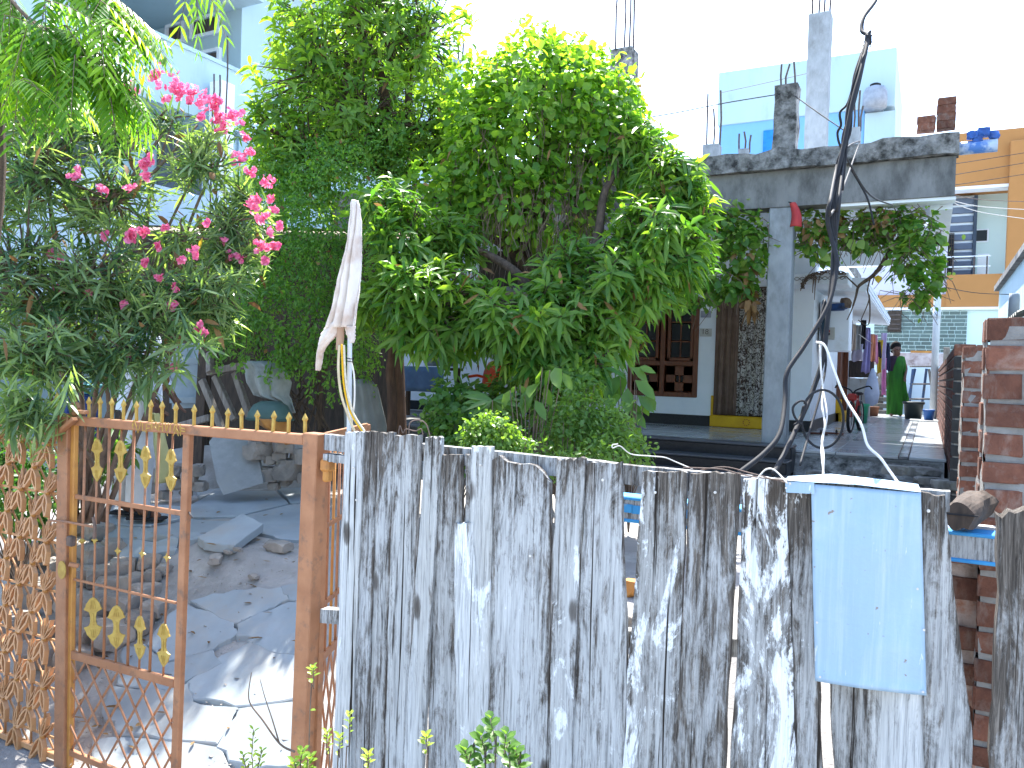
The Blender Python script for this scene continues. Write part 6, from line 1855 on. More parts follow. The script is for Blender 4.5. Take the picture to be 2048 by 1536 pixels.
for sx, st in ((-1, -.16), (1, .06)):
    loft('trouser_leg', gm, [(.10, sx * .085, -.02 + st, .075, .085, 1), (.30, sx * .085, .0 + st * .8, .078, .088, 1), (.50, sx * .085, .03 + st * .5, .085, .092, .8), (.72, sx * .085, .02 + st * .2, .098, .105, .5), (.92, sx * .07, 0, .11, .125, .3)], trous, man, 26, .06, 6, seed=sx * 2)
def hairm(u, v):
    a = u * 2 * math.pi; ph_ = v * 1.6
    x, y, z = math.sin(ph_) * math.cos(a), math.sin(ph_) * math.sin(a), math.cos(ph_)
    k = 1.0 if y < .3 else .82
    return gm(x * .116 * k, y * .134 * k, 1.57 + z * .15)
MB().grid(hairm, 18, 9).build('hair', M['hair'], man, True, WLOC[man.name])
for sx, st in ((-1, -.16), (1, .06)):
    q = gm(sx * .095, .055 + st, .012)
    MB().box(q, (.11, .27, .022), (gm.r, gm.f, Vector((0, 0, 1))), .008).build('sandal', M['cable'], man)
    a = [gm(sx * .095 + dx, .09 + st, z) for dx, z in ((-.052, .02), (-.035, .062), (0, .075), (.035, .062), (.052, .02))]
    MB().tube(a, .012, 6).build('sandal_strap', M['cable'], man)
# what he holds
t = thing('leather_bag', 'small dark brown bag held in the hand of the man behind the gate', 'bag', gm(.2, .2, .75))
bl = MB(); c = gm(.19, .20, .78)
bl.lathe(c, [(.02, -.10), (.075, -.09), (.085, -.03), (.075, .04), (.05, .07), (.01, .075)], 16, 1.0, .7); bl.build('bag_body', simple('brown_leather', (.08, .03, .02), (.05, .018, .013), 9, .5), t, True)
MB().tube([c + Vector((math.cos(a_ * .35) * .05, 0, .06 + math.sin(a_ * .35) * .07)) for a_ in range(10)], .006, 6).build('strap', M['cable'], t, True)
t = thing('cloth_bag', 'pale yellow cloth hanging behind the gate rods beside the man', 'cloth', atD(320, 830, 5.6))
mb = MB()
def cl(u, v):
    xl = 300 + v * 12; xr = 318 + v * 30 - max(0, v - .7) * 50
    p = atD(xl + (xr - xl) * u, 826 + v * 140, 5.6)
    return p + FH * (.03 * math.sin(u * 6 + v * 3) + .01 * math.sin(v * 11))
mb.grid(cl, 10, 16); o = mb.build('cloth', simple('pale_yellow_cloth', (.46, .44, .22), (.38, .36, .17), 7, .85, .2), t, True)
o.modifiers.new('thickness', 'SOLIDIFY').thickness = .006

# ================================================================ things in the side passage
line = thing('clothesline', 'thin clothesline strung along the passage under the sunshade', 'line', (-1.1, 16, 2.5))
la, lb_ = Vector((-1.12, 15.3, 2.47)), Vector((-.95, 19.4, 2.42))
MB().tube([la, la.lerp(lb_, .5) - Vector((0, 0, .04)), lb_], .006, 5).build('line', M['wire_pale'], line)
def garment(px, yt, yb, wpx, col, label, Y, nm='garment'):
    m = simple('cloth_' + label.split()[0] + str(px), col, tuple(c * .75 for c in col), 6, .85, .3, .006)
    top = atY(px, yt, Y); d = (top - EYE).dot(FV); w = wpx * 1.35 * d / F; L = (yb - yt) * d / F
    t = thing(nm, label, 'hanging cloth', top, 'clothes hung on the line in the passage')
    mb = MB(); sd = rnd.uniform(0, 9)
    def fn(u, v):
        f_ = .03 * math.sin(u * 9 + sd + v * 1.5) + .02 * math.sin(v * 5 + sd)
        ww = w * (.8 + .25 * v + .06 * math.sin(v * 7 + sd))
        return top + RH * ((u - .5) * ww + .015 * math.sin(v * 4 + sd)) + FH * f_ + Vector((0, 0, -v * L + .02 * math.sin(u * 7 + sd) * v))
    mb.grid(fn, 10, 16); o = mb.build('cloth', m, t, True); o.modifiers.new('thickness', 'SOLIDIFY').thickness = .008
for a in [(1699, 640, 690, 9, (.05, .012, .02), 'dark maroon cloth at the near end of the clothesline', 15.5), (1706, 648, 700, 9, (.55, .45, .38), 'cream garment next to the dark maroon cloth', 15.8), (1717, 650, 700, 10, (.32, .33, .34), 'small grey white garment on the clothesline', 16.2),
          (1716, 688, 722, 18, (.34, .32, .42), 'grey lilac cloth hanging low below the cream garment', 16.4), (1727, 640, 700, 7, (.02, .02, .025), 'black cloth left of the lavender cloth on the line', 16.6), (1735, 655, 746, 10, (.30, .27, .52), 'long lavender cloth on the clothesline', 17.0),
          (1745, 668, 722, 9, (.62, .25, .14), 'short orange cloth on the clothesline', 17.4), (1752, 670, 726, 8, (.68, .26, .40), 'short pink cloth beside the orange one', 17.6), (1759, 684, 716, 6, (.03, .02, .03), 'black strip of cloth beside the yellow cloth', 17.8),
          (1761, 680, 746, 7, (.62, .42, .04), 'yellow cloth on the clothesline', 18.0), (1768, 666, 740, 9, (.56, .46, .66), 'pale lilac cloth at the far end of the clothesline', 18.3), (1770, 716, 790, 8, (.66, .24, .46), 'long pink cloth hanging lowest beside the woman', 18.5), (1777, 686, 742, 7, (.02, .025, .06), 'navy cloth just behind the shoulder of the woman', 18.7)]:
    garment(*a)
t = thing('laundry_bag', 'pale blue white laundry bag hanging above the terracotta pot', 'bag', atY(1743, 750, 17.2))
p = atY(1743, 812, 17.2); 
MB().lathe(p, [(.02, 0), (.11, .06), (.14, .25), (.11, .45), (.05, .66), (.02, .74)], 16, 1, .6).build('bag_body', simple('pale_blue_sack', (.48, .55, .68), (.36, .42, .56), 6, .8, .4, .01), t, True)
t = thing('cabinet', 'stained white cabinet with a brown top box beside the clothes', 'cabinet', (-1.3, 17.3, FL))
ca = atY(1718, 780, 17.6)
MB().box((ca.x, 17.75, FL + .42), (.40, .30, .78), None, .01).build('cabinet_body', simple('stained_white_paint', (.50, .50, .47), (.40, .38, .34), 4, .7, .1, .002, dirt=(.28, .16, .08), dscale=4), t)
MB().box((ca.x + .02, 17.72, FL + 1.0), (.46, .34, .34), None, .02).build('top_box', M['timber_dark'], t)
MB().box((ca.x + .05, 17.585, FL + .42), (.015, .015, .1)).build('handle', M['rebar'], t)
# striped steps (concrete stair) at the far left of the passage end
st = thing('stair', 'short flight of grey concrete steps behind the hanging clothes', 'stairs', (-1.0, 20.2, FL))
sa = atY(1760, 800, 20.0)
for i in range(7):
    MB().box((sa.x - .05, 20.1 + i * .16, FL + .06 + i * .145), (.75, .2, .10), None, .006).build('step', M['concrete'], st)
# bicycle
bk = thing('bicycle', 'small red bicycle leaning by the yellow side door threshold', 'bicycle', atZ(1700, 866, FL + .03))
b0 = WLOC[bk.name]; yv = Vector((.10, 1, 0)).normalized(); xv = Vector((1, -.1, 0)).normalized()
def bp(s, x, z): return b0 + yv * s + xv * x + Vector((0, 0, z))
for s in (0.0, .72):
    w = thing('wheel', None, None, bp(s, 0, .22)); w.parent = bk; w.location = WLOC[w.name] - b0
    MB().tube([bp(s + math.cos(a * .2618) * .20, 0, .22 + math.sin(a * .2618) * .20) for a in range(25)], .022, 7).build('tyre', M['cable'], w, True)
    MB().tube([bp(s + math.cos(a * .2618) * .175, 0, .22 + math.sin(a * .2618) * .175) for a in range(25)], .008, 5).build('rim', M['wire_pale'], w, True)
    sp_ = MB()
    for a in range(10): sp_.tube([bp(s, 0, .22), bp(s + math.cos(a * .628) * .175, 0, .22 + math.sin(a * .628) * .175)], .002, 3)
    sp_.build('spokes', M['wire_pale'], w)
redp = simple('red_cycle_paint', (.35, .03, .025), (.28, .02, .02), 10, .4)
fr_ = MB()
for (a, b_) in (((0, .22), (.10, .50)), ((.10, .48), (.34, .26)), ((.34, .26), (.52, .52)), ((.11, .46), (.50, .47)), ((.34, .26), (.72, .22)), ((.72, .22), (.50, .46))): fr_.tube([bp(a[0], 0, a[1]), bp(b_[0], 0, b_[1])], .014, 6)
fr_.build('frame', redp, bk, True)
MB().tube(smooth_path([bp(.12, -.24, .62), bp(.10, -.20, .66), bp(.12, -.04, .60), bp(.11, 0, .55), bp(.12, .04, .60), bp(.10, .20, .66), bp(.12, .24, .62)], 3), .011, 6).build('handlebar', M['cable'], bk, True)
MB().lathe(bp(.54, 0, .52), [(.02, 0), (.07, .01), (.085, .03), (.05, .05)], 12, .8, 1.4).build('saddle', M['cable'], bk, True)
MB().box(bp(.06, 0, .50), (.12, .10, .10), None, .02).build('front_lamp', redp, bk)
# green basin, pot, tubs
def tub(px, py, Y, wpx, hpx, m, name, label, cat, rim=1.06, bot=.78):
    b = atZ(px, py, FL + .03) if Y is None else Vector((atY(px, py, Y).x, Y, FL + .03))
    d = (b - EYE).dot(FV); r = wpx * d / F / 2; h = hpx * d / F
    t = thing(name, label, cat, b)
    MB().lathe(b, [(r * bot, 0), (r * .94, h * .85), (r * rim, h * .9), (r * rim, h), (r * .90, h), (r * bot * .9, .03)], 24).build('shell', m, t, True)
    MB().tube([b + Vector((math.cos(a_ * .314) * r * 1.02, math.sin(a_ * .314) * r * 1.02, h)) for a_ in range(21)], .008, 5).build('rim', m, t, True)
    return t
tub(1721, 846, None, 30, 38, simple('green_plastic', (.02, .30, .16), (.015, .24, .13), 5, .4), 'green_tub', 'green plastic tub beside the bicycle', 'tub')
tub(1747, 832, None, 20, 18, simple('terracotta', (.22, .09, .05), (.16, .07, .04), 6, .85), 'clay_pot', 'low brown clay pot beside the green tub', 'pot')
tub(1826, 838, None, 38, 34, simple('dark_basin', (.035, .05, .05), (.025, .035, .035), 6, .45), 'dark_basin', 'large dark basin on the floor beside the woman', 'basin')
tub(1857, 842, None, 21, 22, simple('blue_plastic', (.03, .13, .42), (.025, .10, .34), 6, .4), 'blue_bucket', 'small blue bucket at the foot of the white pipe', 'bucket')
t = thing('floor_slab', 'thin grey slab under the blue bucket', 'slab', atZ(1850, 842, FL + .03)); MB().box(WLOC[t.name] + Vector((0, 0, .005)), (.55, .5, .03), None, .008).build('slab', M['slate'], t)
for (px, lab) in ((1637, 'brown sandal left of its twin below the meter wall'), (1668, 'brown sandal nearer the yellow threshold')):
    c = atZ(px, 869, FL + .03)
    t = thing('sandal', lab, 'sandal', c, 'pair of sandals on the passage floor')
    MB().box(c + Vector((0, 0, .015)), (.24, .10, .022), None, .01).build('sole', M['brick_far'], t)
    MB().tube([c + Vector((.03, -.045, .02)), c + Vector((.03, 0, .06)), c + Vector((.03, .045, .02))], .01, 6).build('strap', M['cable'], t)
# step ladder
sl = thing('step_ladder', 'blue legged step ladder with worn wooden treads against the end wall', 'ladder', atZ(1843, 830, FL + .03))
b0 = WLOC[sl.name]
dl = (b0 - EYE).dot(FV); k = dl / F
def sp2(px, py, dy=0): return atD(px, py, dl) + FH * dy
lblue = simple('worn_blue_paint', (.05, .10, .22), (.04, .075, .16), 8, .6, .2, .003, dirt=(.16, .13, .10), dscale=8)
for (a, b_, dy) in (((1826, 738), (1816, 832), 0), ((1858, 738), (1872, 832), 0), ((1830, 738), (1826, 826), .35), ((1853, 738), (1858, 826), .35)):
    MB().bar(sp2(*a, 0), sp2(*b_, dy), .055, .06, (0, 1, 0), .004).build('leg', lblue if a[0] != 1858 else M['timber_grey'], sl)
for (xa, xb2, y) in ((1822, 1862, 733), (1822, 1864, 768), (1818, 1868, 798)):
    MB().bar(sp2(xa, y), sp2(xb2, y), .14, .035, (0, 0, 1), .005).build('tread', M['timber_grey'], sl)
# white down pipe with a clamp
pp = thing('down_pipe', 'tall white down pipe rising beside the brick wall at the far end of the passage', 'pipe', (.13, 18.7, FL))
MB().lathe((.10, 18.7, FL + .02), [(.068, 0), (.068, 4.9)], 16).build('pipe', M['pvc'], pp, True)
MB().lathe((.10, 18.7, FL + 2.75), [(.078, 0), (.078, .06)], 16).build('clamp', M['cable'], pp, True)
MB().lathe((.10, 18.7, FL + 2.1), [(.076, 0), (.076, .18)], 16).build('coupling', M['pvc'], pp, True)

# ================================================================ porch
ct_m = None
def curtain_mat():
    t = NT('floral_curtain')
    tc = t.n('ShaderNodeTexCoord')
    v = t.coords((1, 1, 1), False)
    n1 = t.noise(v, 7, 2, .45, 3.4)
    k = t.ramp(n1, [(.44, 0), (.47, 1), (.53, 1), (.56, 0)])
    n2 = t.noise(v, 12, 2, .5, 2.0)
    k2 = t.ramp(n2, [(.56, 0), (.60, 1)])
    col = t.mix(k, (.48, .46, .43), (.045, .03, .025)); col = t.mix(k2, col, (.07, .045, .035))
    return t.fin(col, .85)
cm = curtain_mat(); cb = simple('brown_curtain', (.20, .135, .10), (.13, .085, .062), 5, .85, .2, .004)
def curtain(x0, x1, m, name, lab, nf, lift=.02):
    t = thing(name, lab, 'curtain', ((x0 + x1) / 2, YW - .06, DZ1), 'door curtains')
    def fn(u, v):
        return Vector((x0 + (x1 - x0) * u, YW - .075 + .028 * math.sin(u * nf * 6.283) * (.5 + .5 * v) + .01 * math.sin(u * nf * 15 + v * 3), DZ1 - .03 - v * (DZ1 - FL - .24)))
    b = MB().grid(fn, 60, 14); o = b.build('cloth', m, t, True); o.modifiers.new('thickness', 'SOLIDIFY').thickness = .004
curtain(DX0 + .02, DX0 + .34, cb, 'brown_curtain', 'plain brown curtain at the left half of the doorway', 3)
curtain(DX0 + .33, DX1 - .02, cm, 'floral_curtain', 'black and white floral curtain in the doorway', 5)
t = thing('curtain_rod', 'thin rod across the top of the doorway holding the curtains', 'curtain rod', (DX0, YW - .07, DZ1)); MB().tube([(DX0 - .06, YW - .075, DZ1 - .02), (DX1 + .06, YW - .075, DZ1 - .02)], .010, 8).build('rod', M['rebar'], t)
def plate(px0, py0, px1, py1, Y, m, name, lab, cat, th=.012):
    a, b_ = atY(px0, py0, Y), atY(px1, py1, Y)
    t = thing(name, lab, cat, ((a.x + b_.x) / 2, Y, b_.z))
    MB().box(((a.x + b_.x) / 2, Y, (a.z + b_.z) / 2), (abs(b_.x - a.x), th, abs(a.z - b_.z)), None, .002).build('plate', m, t)
    return t
plate(1402, 622, 1422, 635, YW - .01, simple('grey_blue_plate', (.22, .25, .33), (.36, .38, .42), 8, .5), 'name_plate', 'blurred grey blue plate on the wall between window and door', 'plate')
npl = plate(1400, 657, 1423, 673, YW - .01, simple('cream_sticker', (.60, .60, .57)), 'number_plate', 'small pale number plate below the grey blue plate', 'number plate', .008)
fc = bpy.data.curves.new('number', 'FONT'); fc.body = '18'; fc.size = .11; fc.extrude = .001; fc.align_x = 'CENTER'; fc.align_y = 'CENTER'
fo_ = bpy.data.objects.new('tmp', fc); scene.collection.objects.link(fo_); fc.materials.append(M['timber_grey'])
bpy.context.view_layer.update()
fme = bpy.data.meshes.new_from_object(fo_.evaluated_get(bpy.context.evaluated_depsgraph_get())); bpy.data.objects.remove(fo_)
fo = bpy.data.objects.new('number', fme); scene.collection.objects.link(fo); fo.parent = npl
fo.location = atY(1410, 664, YW - .018) - WLOC[npl.name]; fo.rotation_euler = (math.pi / 2, 0, 0)
plate(1657, 655, 1669, 679, 12.28, simple('cream_switch_board', (.50, .50, .46)), 'switch_board', 'cream meter board with dark switches under the sunshade', 'meter board', .04)
sb = bpy.data.objects['switch_board']
for (px, py, r) in ((1658, 662, .014), (1658, 668, .012), (1657, 643, .016)): MB().lathe(atY(px, py, 12.24), [(.002, -.02), (r, -.012), (r, .012), (.002, .02)], 8).build('switch', M['red'] if py < 665 and py > 650 else M['cable'], sb)
t = thing('conduit', 'dark blue vertical conduit strip beside the meter board', 'conduit', atY(1648, 690, 12.2)); MB().bar(atY(1649, 600, 12.2), atY(1645, 682, 12.2), .05, .05, (0, 1, 0), .006).build('strip', simple('dark_blue_conduit', (.02, .05, .08)), t)
t = thing('blue_rag', 'crumpled blue rag and twigs tucked under the sunshade corner', 'rag', atY(1675, 622, 12.1)); rock(atY(1675, 614, 12.1), .14, 881, 'rag', simple('dark_blue_rag', (.02, .08, .26), (.03, .04, .06), 5, .7, .6, .02), t, (1.3, .6, .5)); rock(atY(1692, 606, 12.1), .11, 882, 'twig_bundle', M['twig'], t, (1, .7, .9))
# orange plastic chair and a table in the deep porch shade
ch = thing('plastic_chair', 'orange plastic chair in the deep shade of the porch', 'chair', atY(972, 850, 10.4)); ch.location.z = FL + .03; WLOC[ch.name].z = FL + .03
c0 = WLOC[ch.name]; orp = simple('orange_plastic', (.62, .07, .01), (.52, .055, .01), 5, .4)
MB().box(c0 + Vector((0, 0, .42)), (.46, .44, .035), None, .012).build('seat', orp, ch)
bkf = lambda u, v: c0 + Vector(((u - .5) * .46 * (1 - .25 * max(0, v - .7) / .3), .22 + v * .10 - .05 * math.sin(u * math.pi), .44 + v * .44 - .05 * (2 * u - 1) ** 2 * v))
o = MB().grid(bkf, 12, 8).build('backrest', orp, ch, True); o.modifiers.new('thickness', 'SOLIDIFY').thickness = .015
for sx in (-.2, .2):
    for sy in (-.18, .18): MB().bar(c0 + Vector((sx * 1.1, sy * 1.1, 0)), c0 + Vector((sx, sy, .41)), .04, .04, (0, 1, 0), .008).build('leg', orp, ch)
    MB().tube([c0 + Vector((sx * 1.15, -.16, .62)), c0 + Vector((sx * 1.2, .1, .64)), c0 + Vector((sx * 1.1, .24, .62))], .022, 6).build('armrest', orp, ch)
tb = thing('table', 'table under a dull blue cloth in the porch shade at left', 'table', atY(845, 850, 9.9)); tb.location.z = FL + .03; WLOC[tb.name].z = FL + .03
c0 = WLOC[tb.name]; bcl = simple('dull_blue_cloth', (.10, .19, .33), (.08, .14, .26), 6, .85, .3)
MB().box(c0 + Vector((0, 0, .72)), (1.0, .6, .04), None, .006).build('tabletop', M['timber_dark'], tb)
for sx in (-.44, .44):
    for sy in (-.24, .24): MB().box(c0 + Vector((sx, sy, .35)), (.06, .06, .70), None, .006).build('leg', M['timber_dark'], tb)
tc_ = thing('table_cloth', 'dull blue cloth draped over the shaded porch table', 'cloth', c0 + Vector((0, 0, .74)))
def tcf(u, v):
    x = (u - .5) * 1.1; y = -.31 + max(0, v - .4) * 1.0 if v > .4 else -.31 - .01
    z = .748 if v > .4 else .748 - (.4 - v) * .9
    return c0 + Vector((x, y + (.02 * math.sin(u * 25) if v < .4 else 0), z))
o = MB().grid(tcf, 40, 10).build('cloth', bcl, tc_, True); o.modifiers.new('thickness', 'SOLIDIFY').thickness = .005
bx = thing('carton', 'pale carton with dark patches standing on the shaded porch table', 'carton', c0 + Vector((.28, 0, .755))); MB().box(c0 + Vector((.28, 0, .90)), (.34, .3, .28), None, .006).build('carton', simple('pale_carton', (.30, .33, .34), (.08, .09, .1), 5, .8), bx)
# red rag on the pillar
t = thing('red_bag', 'small red cloth bag hanging on the porch pillar under the beam', 'bag', atY(1592, 410, YF - .04))
mb = MB()
def rg(u, v):
    xl = 1581 + 4 * math.sin(v * 3); xr = 1590 + 12 * math.sin(min(1, v * 1.4) * 1.7)
    p = atY(xl + (xr - xl) * u, 406 + v * 48, YF - .05); p.y -= .05 * math.sin(u * math.pi) * (.4 + .6 * v); return p
mb.grid(rg, 10, 12); o = mb.build('cloth', simple('red_bag_cloth', (.42, .05, .045), (.34, .035, .04), 7, .8, .3), t, True); o.modifiers.new('thickness', 'SOLIDIFY').thickness = .012
MB().tube([atY(1577, 404, YF - .05), atY(1590, 407, YF - .06)], .006, 5).build('loop', M['cable'], t)
# blue wrapped pipe end on the beam
t = thing('wrapped_pipe', 'pipe end wrapped in blue plastic sticking out from the roof beam', 'pipe', atY(1900, 295, YF + .1))
a, b_ = atY(1893, 300, YF + .1), atY(1995, 290, YF + .1)
MB().tube([a, a.lerp(b_, .5), b_], .062, 14).build('pipe', simple('blue_white_plastic', (.42, .50, .62), (.06, .16, .42), 5, .5, .3, .006, lo=.45, hi=.55), t, True)
for (px, py, r, s) in ((1945, 270, .055, 21), (1968, 265, .06, 22), (1988, 270, .05, 23), (1955, 280, .05, 24)): rock(atY(px, py, YF + .08), r, s, 'wrapping', simple('crumpled_blue_plastic', (.03, .12, .42), (.015, .04, .16), 8, .4, .6, .02), t, (1.2, .8, 1))
# concrete rubble at the foot of the apron
for i, (px, py, rp, lab) in enumerate([(1842, 944, 34, 'flat bluish slab piece lying below the passage floor'), (1862, 962, 26, 'second bluish slab piece below the first'), (1888, 970, 18, 'dark block at the foot of the brick wall'), (1630, 952, 24, 'grey lump of cement beside the pillar foot'), (1720, 948, 20, 'small cement lump below the white wire'), (1790, 940, 18, 'cement chunk left of the bluish slab pieces')]):
    p = atY(px, py, 8.0 - .2 * (i % 3)); o = rock(p, rp * 8 / F, 700 + i, 'rubble_block', M['concrete'], None, (1.5, .8, .35 if i < 2 else .6)); tag(o, lab, 'rubble block', 'rubble below the passage floor')

# ================================================================ yard junk in the shade at left
t = thing('leaning_slab', 'grey stone slab with a clipped corner leaning on the boulder heap', 'stone slab', onG(480, 985))
poly = [(418, 884), (432, 866), (508, 870), (527, 966), (447, 990), (434, 965)]
dtop, dbot = 6.9, 6.45
pts = [atD(x, y, dbot + (dtop - dbot) * (990 - y) / 124) for x, y in poly]
MB().prism(pts, FH * .05).build('slab', simple('leaning_slab_stone', (.29, .295, .29), (.23, .24, .235), 12, .85, .4, .004, dirt=(.35, .34, .31), dscale=3), t)
sh_ = thing('shed', 'dark open shed with a rusty sheet roof behind the oleander', 'shed', atD(480, 900, 8.3))
pa, pb_ = atD(270, 470, 8.4), atD(720, 500, 8.4)
za = pa.z
V = [Vector((pa.x - .8, pa.y - .1, za + .06)), Vector((pb_.x, pb_.y - .3, za - .02)), Vector((pb_.x + .2, pb_.y + 1.8, za + .35)), Vector((pa.x - .6, pa.y + 2.0, za + .45))]
def rf(u, v):
    p = V[0].lerp(V[1], u).lerp(V[3].lerp(V[2], u), v); p.z += .022 * math.sin(u * 150); return p
o = MB().grid(rf, 160, 3).build('roof', simple('rusty_sheet', (.30, .26, .23), (.16, .09, .06), 5, .8, .2), sh_, True); o.modifiers.new('thickness', 'SOLIDIFY').thickness = .01
bwp = [atD(230, 800, 9.6), atD(760, 800, 9.4)]
MB().hexa([(bwp[0].x, bwp[0].y, .4), (bwp[1].x, bwp[1].y, .4), (bwp[1].x + .1, bwp[1].y + .12, .4), (bwp[0].x, bwp[0].y + .12, .4), (bwp[0].x, bwp[0].y, za + .3), (bwp[1].x, bwp[1].y, za + .3), (bwp[1].x + .1, bwp[1].y + .12, za + .3), (bwp[0].x, bwp[0].y + .12, za + .3)]).build('shade_backdrop', M['timber_dark'], sh_)  # added backdrop; its dark colour stands in for the deep shed shade
for px in (410, 640):
    p = atD(px, 800, 8.3); MB().tube([(p.x, p.y, .4), (p.x + .02, p.y, za)], .05, 8).build('post', M['timber_dark'], sh_)
def board(poly, d, th, m, name, lab, cat, tilt=0.0):
    y1 = max(y for _, y in poly)
    pts = [atD(x, y, d + tilt * (y1 - y) / 100) for x, y in poly]
    c = sum(pts, Vector()) / len(pts)
    t = thing(name, lab, cat, (c.x, c.y, min(p.z for p in pts)))
    MB().prism(pts, FH * th).build('board', m, t); return t, pts
bgp = simple('blue_grey_paint', (.20, .25, .28), (.14, .18, .20), 5, .7, .2, .003, dirt=(.10, .09, .08), dscale=5)
t, pts = board([(338, 690), (402, 684), (398, 815), (344, 818)], 7.5, .05, bgp, 'old_door', 'old blue grey door leaning in the shed', 'door', .1)
for y in (722, 800): MB().bar(atD(340, y, 7.44), atD(399, y, 7.44), .03, .06, (0, 0, 1), .004).build('batten', bgp, t)
board([(398, 690), (416, 690), (398, 985), (380, 985)], 7.1, .06, M['timber_dark'], 'leaning_post', 'dark timber post leaning against the shed', 'post', .05)
rk = thing('wooden_rack', 'broken grey wooden rack slumped in the shed', 'rack', atD(470, 880, 7.2))
for (a, b_) in (((415, 745), (500, 728)), ((430, 752), (470, 840)), ((470, 745), (500, 835)), ((404, 760), (445, 860)), ((420, 705), (420, 745)), ((350, 855), (420, 835)), ((395, 900), (402, 985))): MB().bar(atD(*a, 7.2), atD(*b_, 7.1), .06, .05, (0, 1, 0), .005).build('bar', M['timber_grey'], rk)
board([(418, 700), (476, 690), (480, 736), (424, 742)], 7.25, .04, M['timber_dark'], 'dark_crate', 'dark crate standing on the broken rack', 'crate')
def drape(rows, d, m, name, lab, cat, nf=4, amp=.03, dv=0.0, rid='cloth'):
    t = thing(name, lab, cat, atD((rows[-1][1] + rows[-1][2]) / 2, rows[-1][0], d))
    mb = MB(); n = 18
    R = []
    for i in range(len(rows) - 1):
        for k in range(3): R.append(tuple(a + (b_ - a) * k / 3 for a, b_ in zip(rows[i], rows[i + 1])))
    R.append(rows[-1])
    for j, (y, xl, xr) in enumerate(R):
        v = j / (len(R) - 1)
        for i in range(n + 1):
            u = i / n
            p = atD(xl + (xr - xl) * u, y, d - dv * v)
            p = p - FH * (math.sin(u * math.pi) * .16 * min(1, (xr - xl) / 60)) + FH * (amp * math.sin(u * nf * 6.28 + y * .013) * (.3 + .7 * v) + amp * .5 * mnoise.noise(Vector((u * 5, v * 5, d))))
            mb.v.append(tuple(p))
    for j in range(len(R) - 1):
        for i in range(n):
            a = j * (n + 1) + i; mb.f.append((a, a + 1, a + n + 2, a + n + 1))
    o = mb.build(rid, m, t, True); o.modifiers.new('thickness', 'SOLIDIFY').thickness = .008
    return t
drape([(758, 696, 742), (775, 690, 756), (810, 688, 764), (850, 690, 774), (880, 692, 778)], 6.6, M['tarp_grey'], 'grey_tarpaulin', 'grey green tarpaulin draped over a heap beside the brown trunk', 'tarpaulin', 5, .035)
drape([(722, 492, 540), (736, 488, 572), (765, 494, 584), (790, 508, 580), (800, 545, 584), (812, 560, 588), (826, 572, 592)], 6.75, M['sack_white'], 'dusty_sack', 'dusty white crumpled sack slung over the rack', 'sack', 3, .05)
t = thing('green_tub', 'upturned dull green tub on top of the boulder heap behind the gate', 'tub', atD(545, 838, 6.6))
c = atD(540, 838, 6.6)
MB().lathe(c, [(.185, -.01), (.19, .0), (.18, .05), (.14, .115), (.08, .145), (.001, .152)], 24, 1.05, .9).build('shell', simple('dull_green_plastic', (.07, .13, .11), (.055, .10, .09), 6, .5, .1), t, True)
MB().lathe(c, [(.185, -.012), (.20, -.006), (.20, .006), (.185, .012)], 24, 1.05, .9, False).build('rim', simple('green_rim', (.05, .10, .085)), t, True)
drape([(836, 508, 578), (850, 520, 580), (866, 545, 580), (880, 562, 584), (888, 574, 584)], 6.55, M['ochre'], 'yellow_sack', 'yellow cloth sack hanging out from under the upturned green tub', 'sack', 3, .02)
bt2 = simple('blue_tarp', (.015, .045, .20), (.010, .025, .12), 6, .5, .3, .01)
drape([(780, 128, 196), (830, 126, 200), (900, 134, 200), (984, 140, 200)], 6.2, bt2, 'blue_tarpaulin', 'dark blue tarpaulin hanging behind the closed gate leaf', 'tarpaulin', 5, .04)
t = thing('teal_crate', 'teal mesh crate under the oleander above the blue tarpaulin', 'crate', atD(168, 786, 6.1))
c = atD(166, 772, 6.1); tm = simple('teal_plastic', (.04, .19, .21), (.03, .14, .16), 6, .5)
for i in range(6): MB().box(c + RH * (-.10 + i * .04), (.014, .014, .11), (RH, FH, Vector((0, 0, 1)))).build('slat', tm, t)
for z in (-.05, 0, .05): MB().box(c + Vector((0, 0, z)), (.24, .018, .016), (RH, FH, Vector((0, 0, 1)))).build('slat', tm, t)
MB().box(c + FH * .1, (.24, .2, .02), (RH, FH, Vector((0, 0, 1)))).build('tray', tm, t)
pot = thing('potted_shrub', 'leafy green plant growing behind the closed gate leaf by the blue tarpaulin', 'plant', onG(235, 1000))
Pp, Oo, _ = tips([blob(240, 900, 5.2, 26, 34), blob(165, 900, 5.3, 22, 60), blob(215, 900, 5.2, 30, 60)], 150, 3)
scatter('foliage', Pp, Oo, (.05, .10), (.26, .4), M['shrub_leaf'], pot, tint=(.1, .7), new=.1, per=2, spr=.03)
mb = MB()
for i in range(0, 150, 8): mb.tube([WLOC[pot.name], (WLOC[pot.name] + Vector(tuple(Pp[i]))) / 2 + Vector((0, 0, .05)), Vector(tuple(Pp[i]))], .006, 4, .002, False)
mb.build('stems', M['twig'], pot, True, WLOC[pot.name])

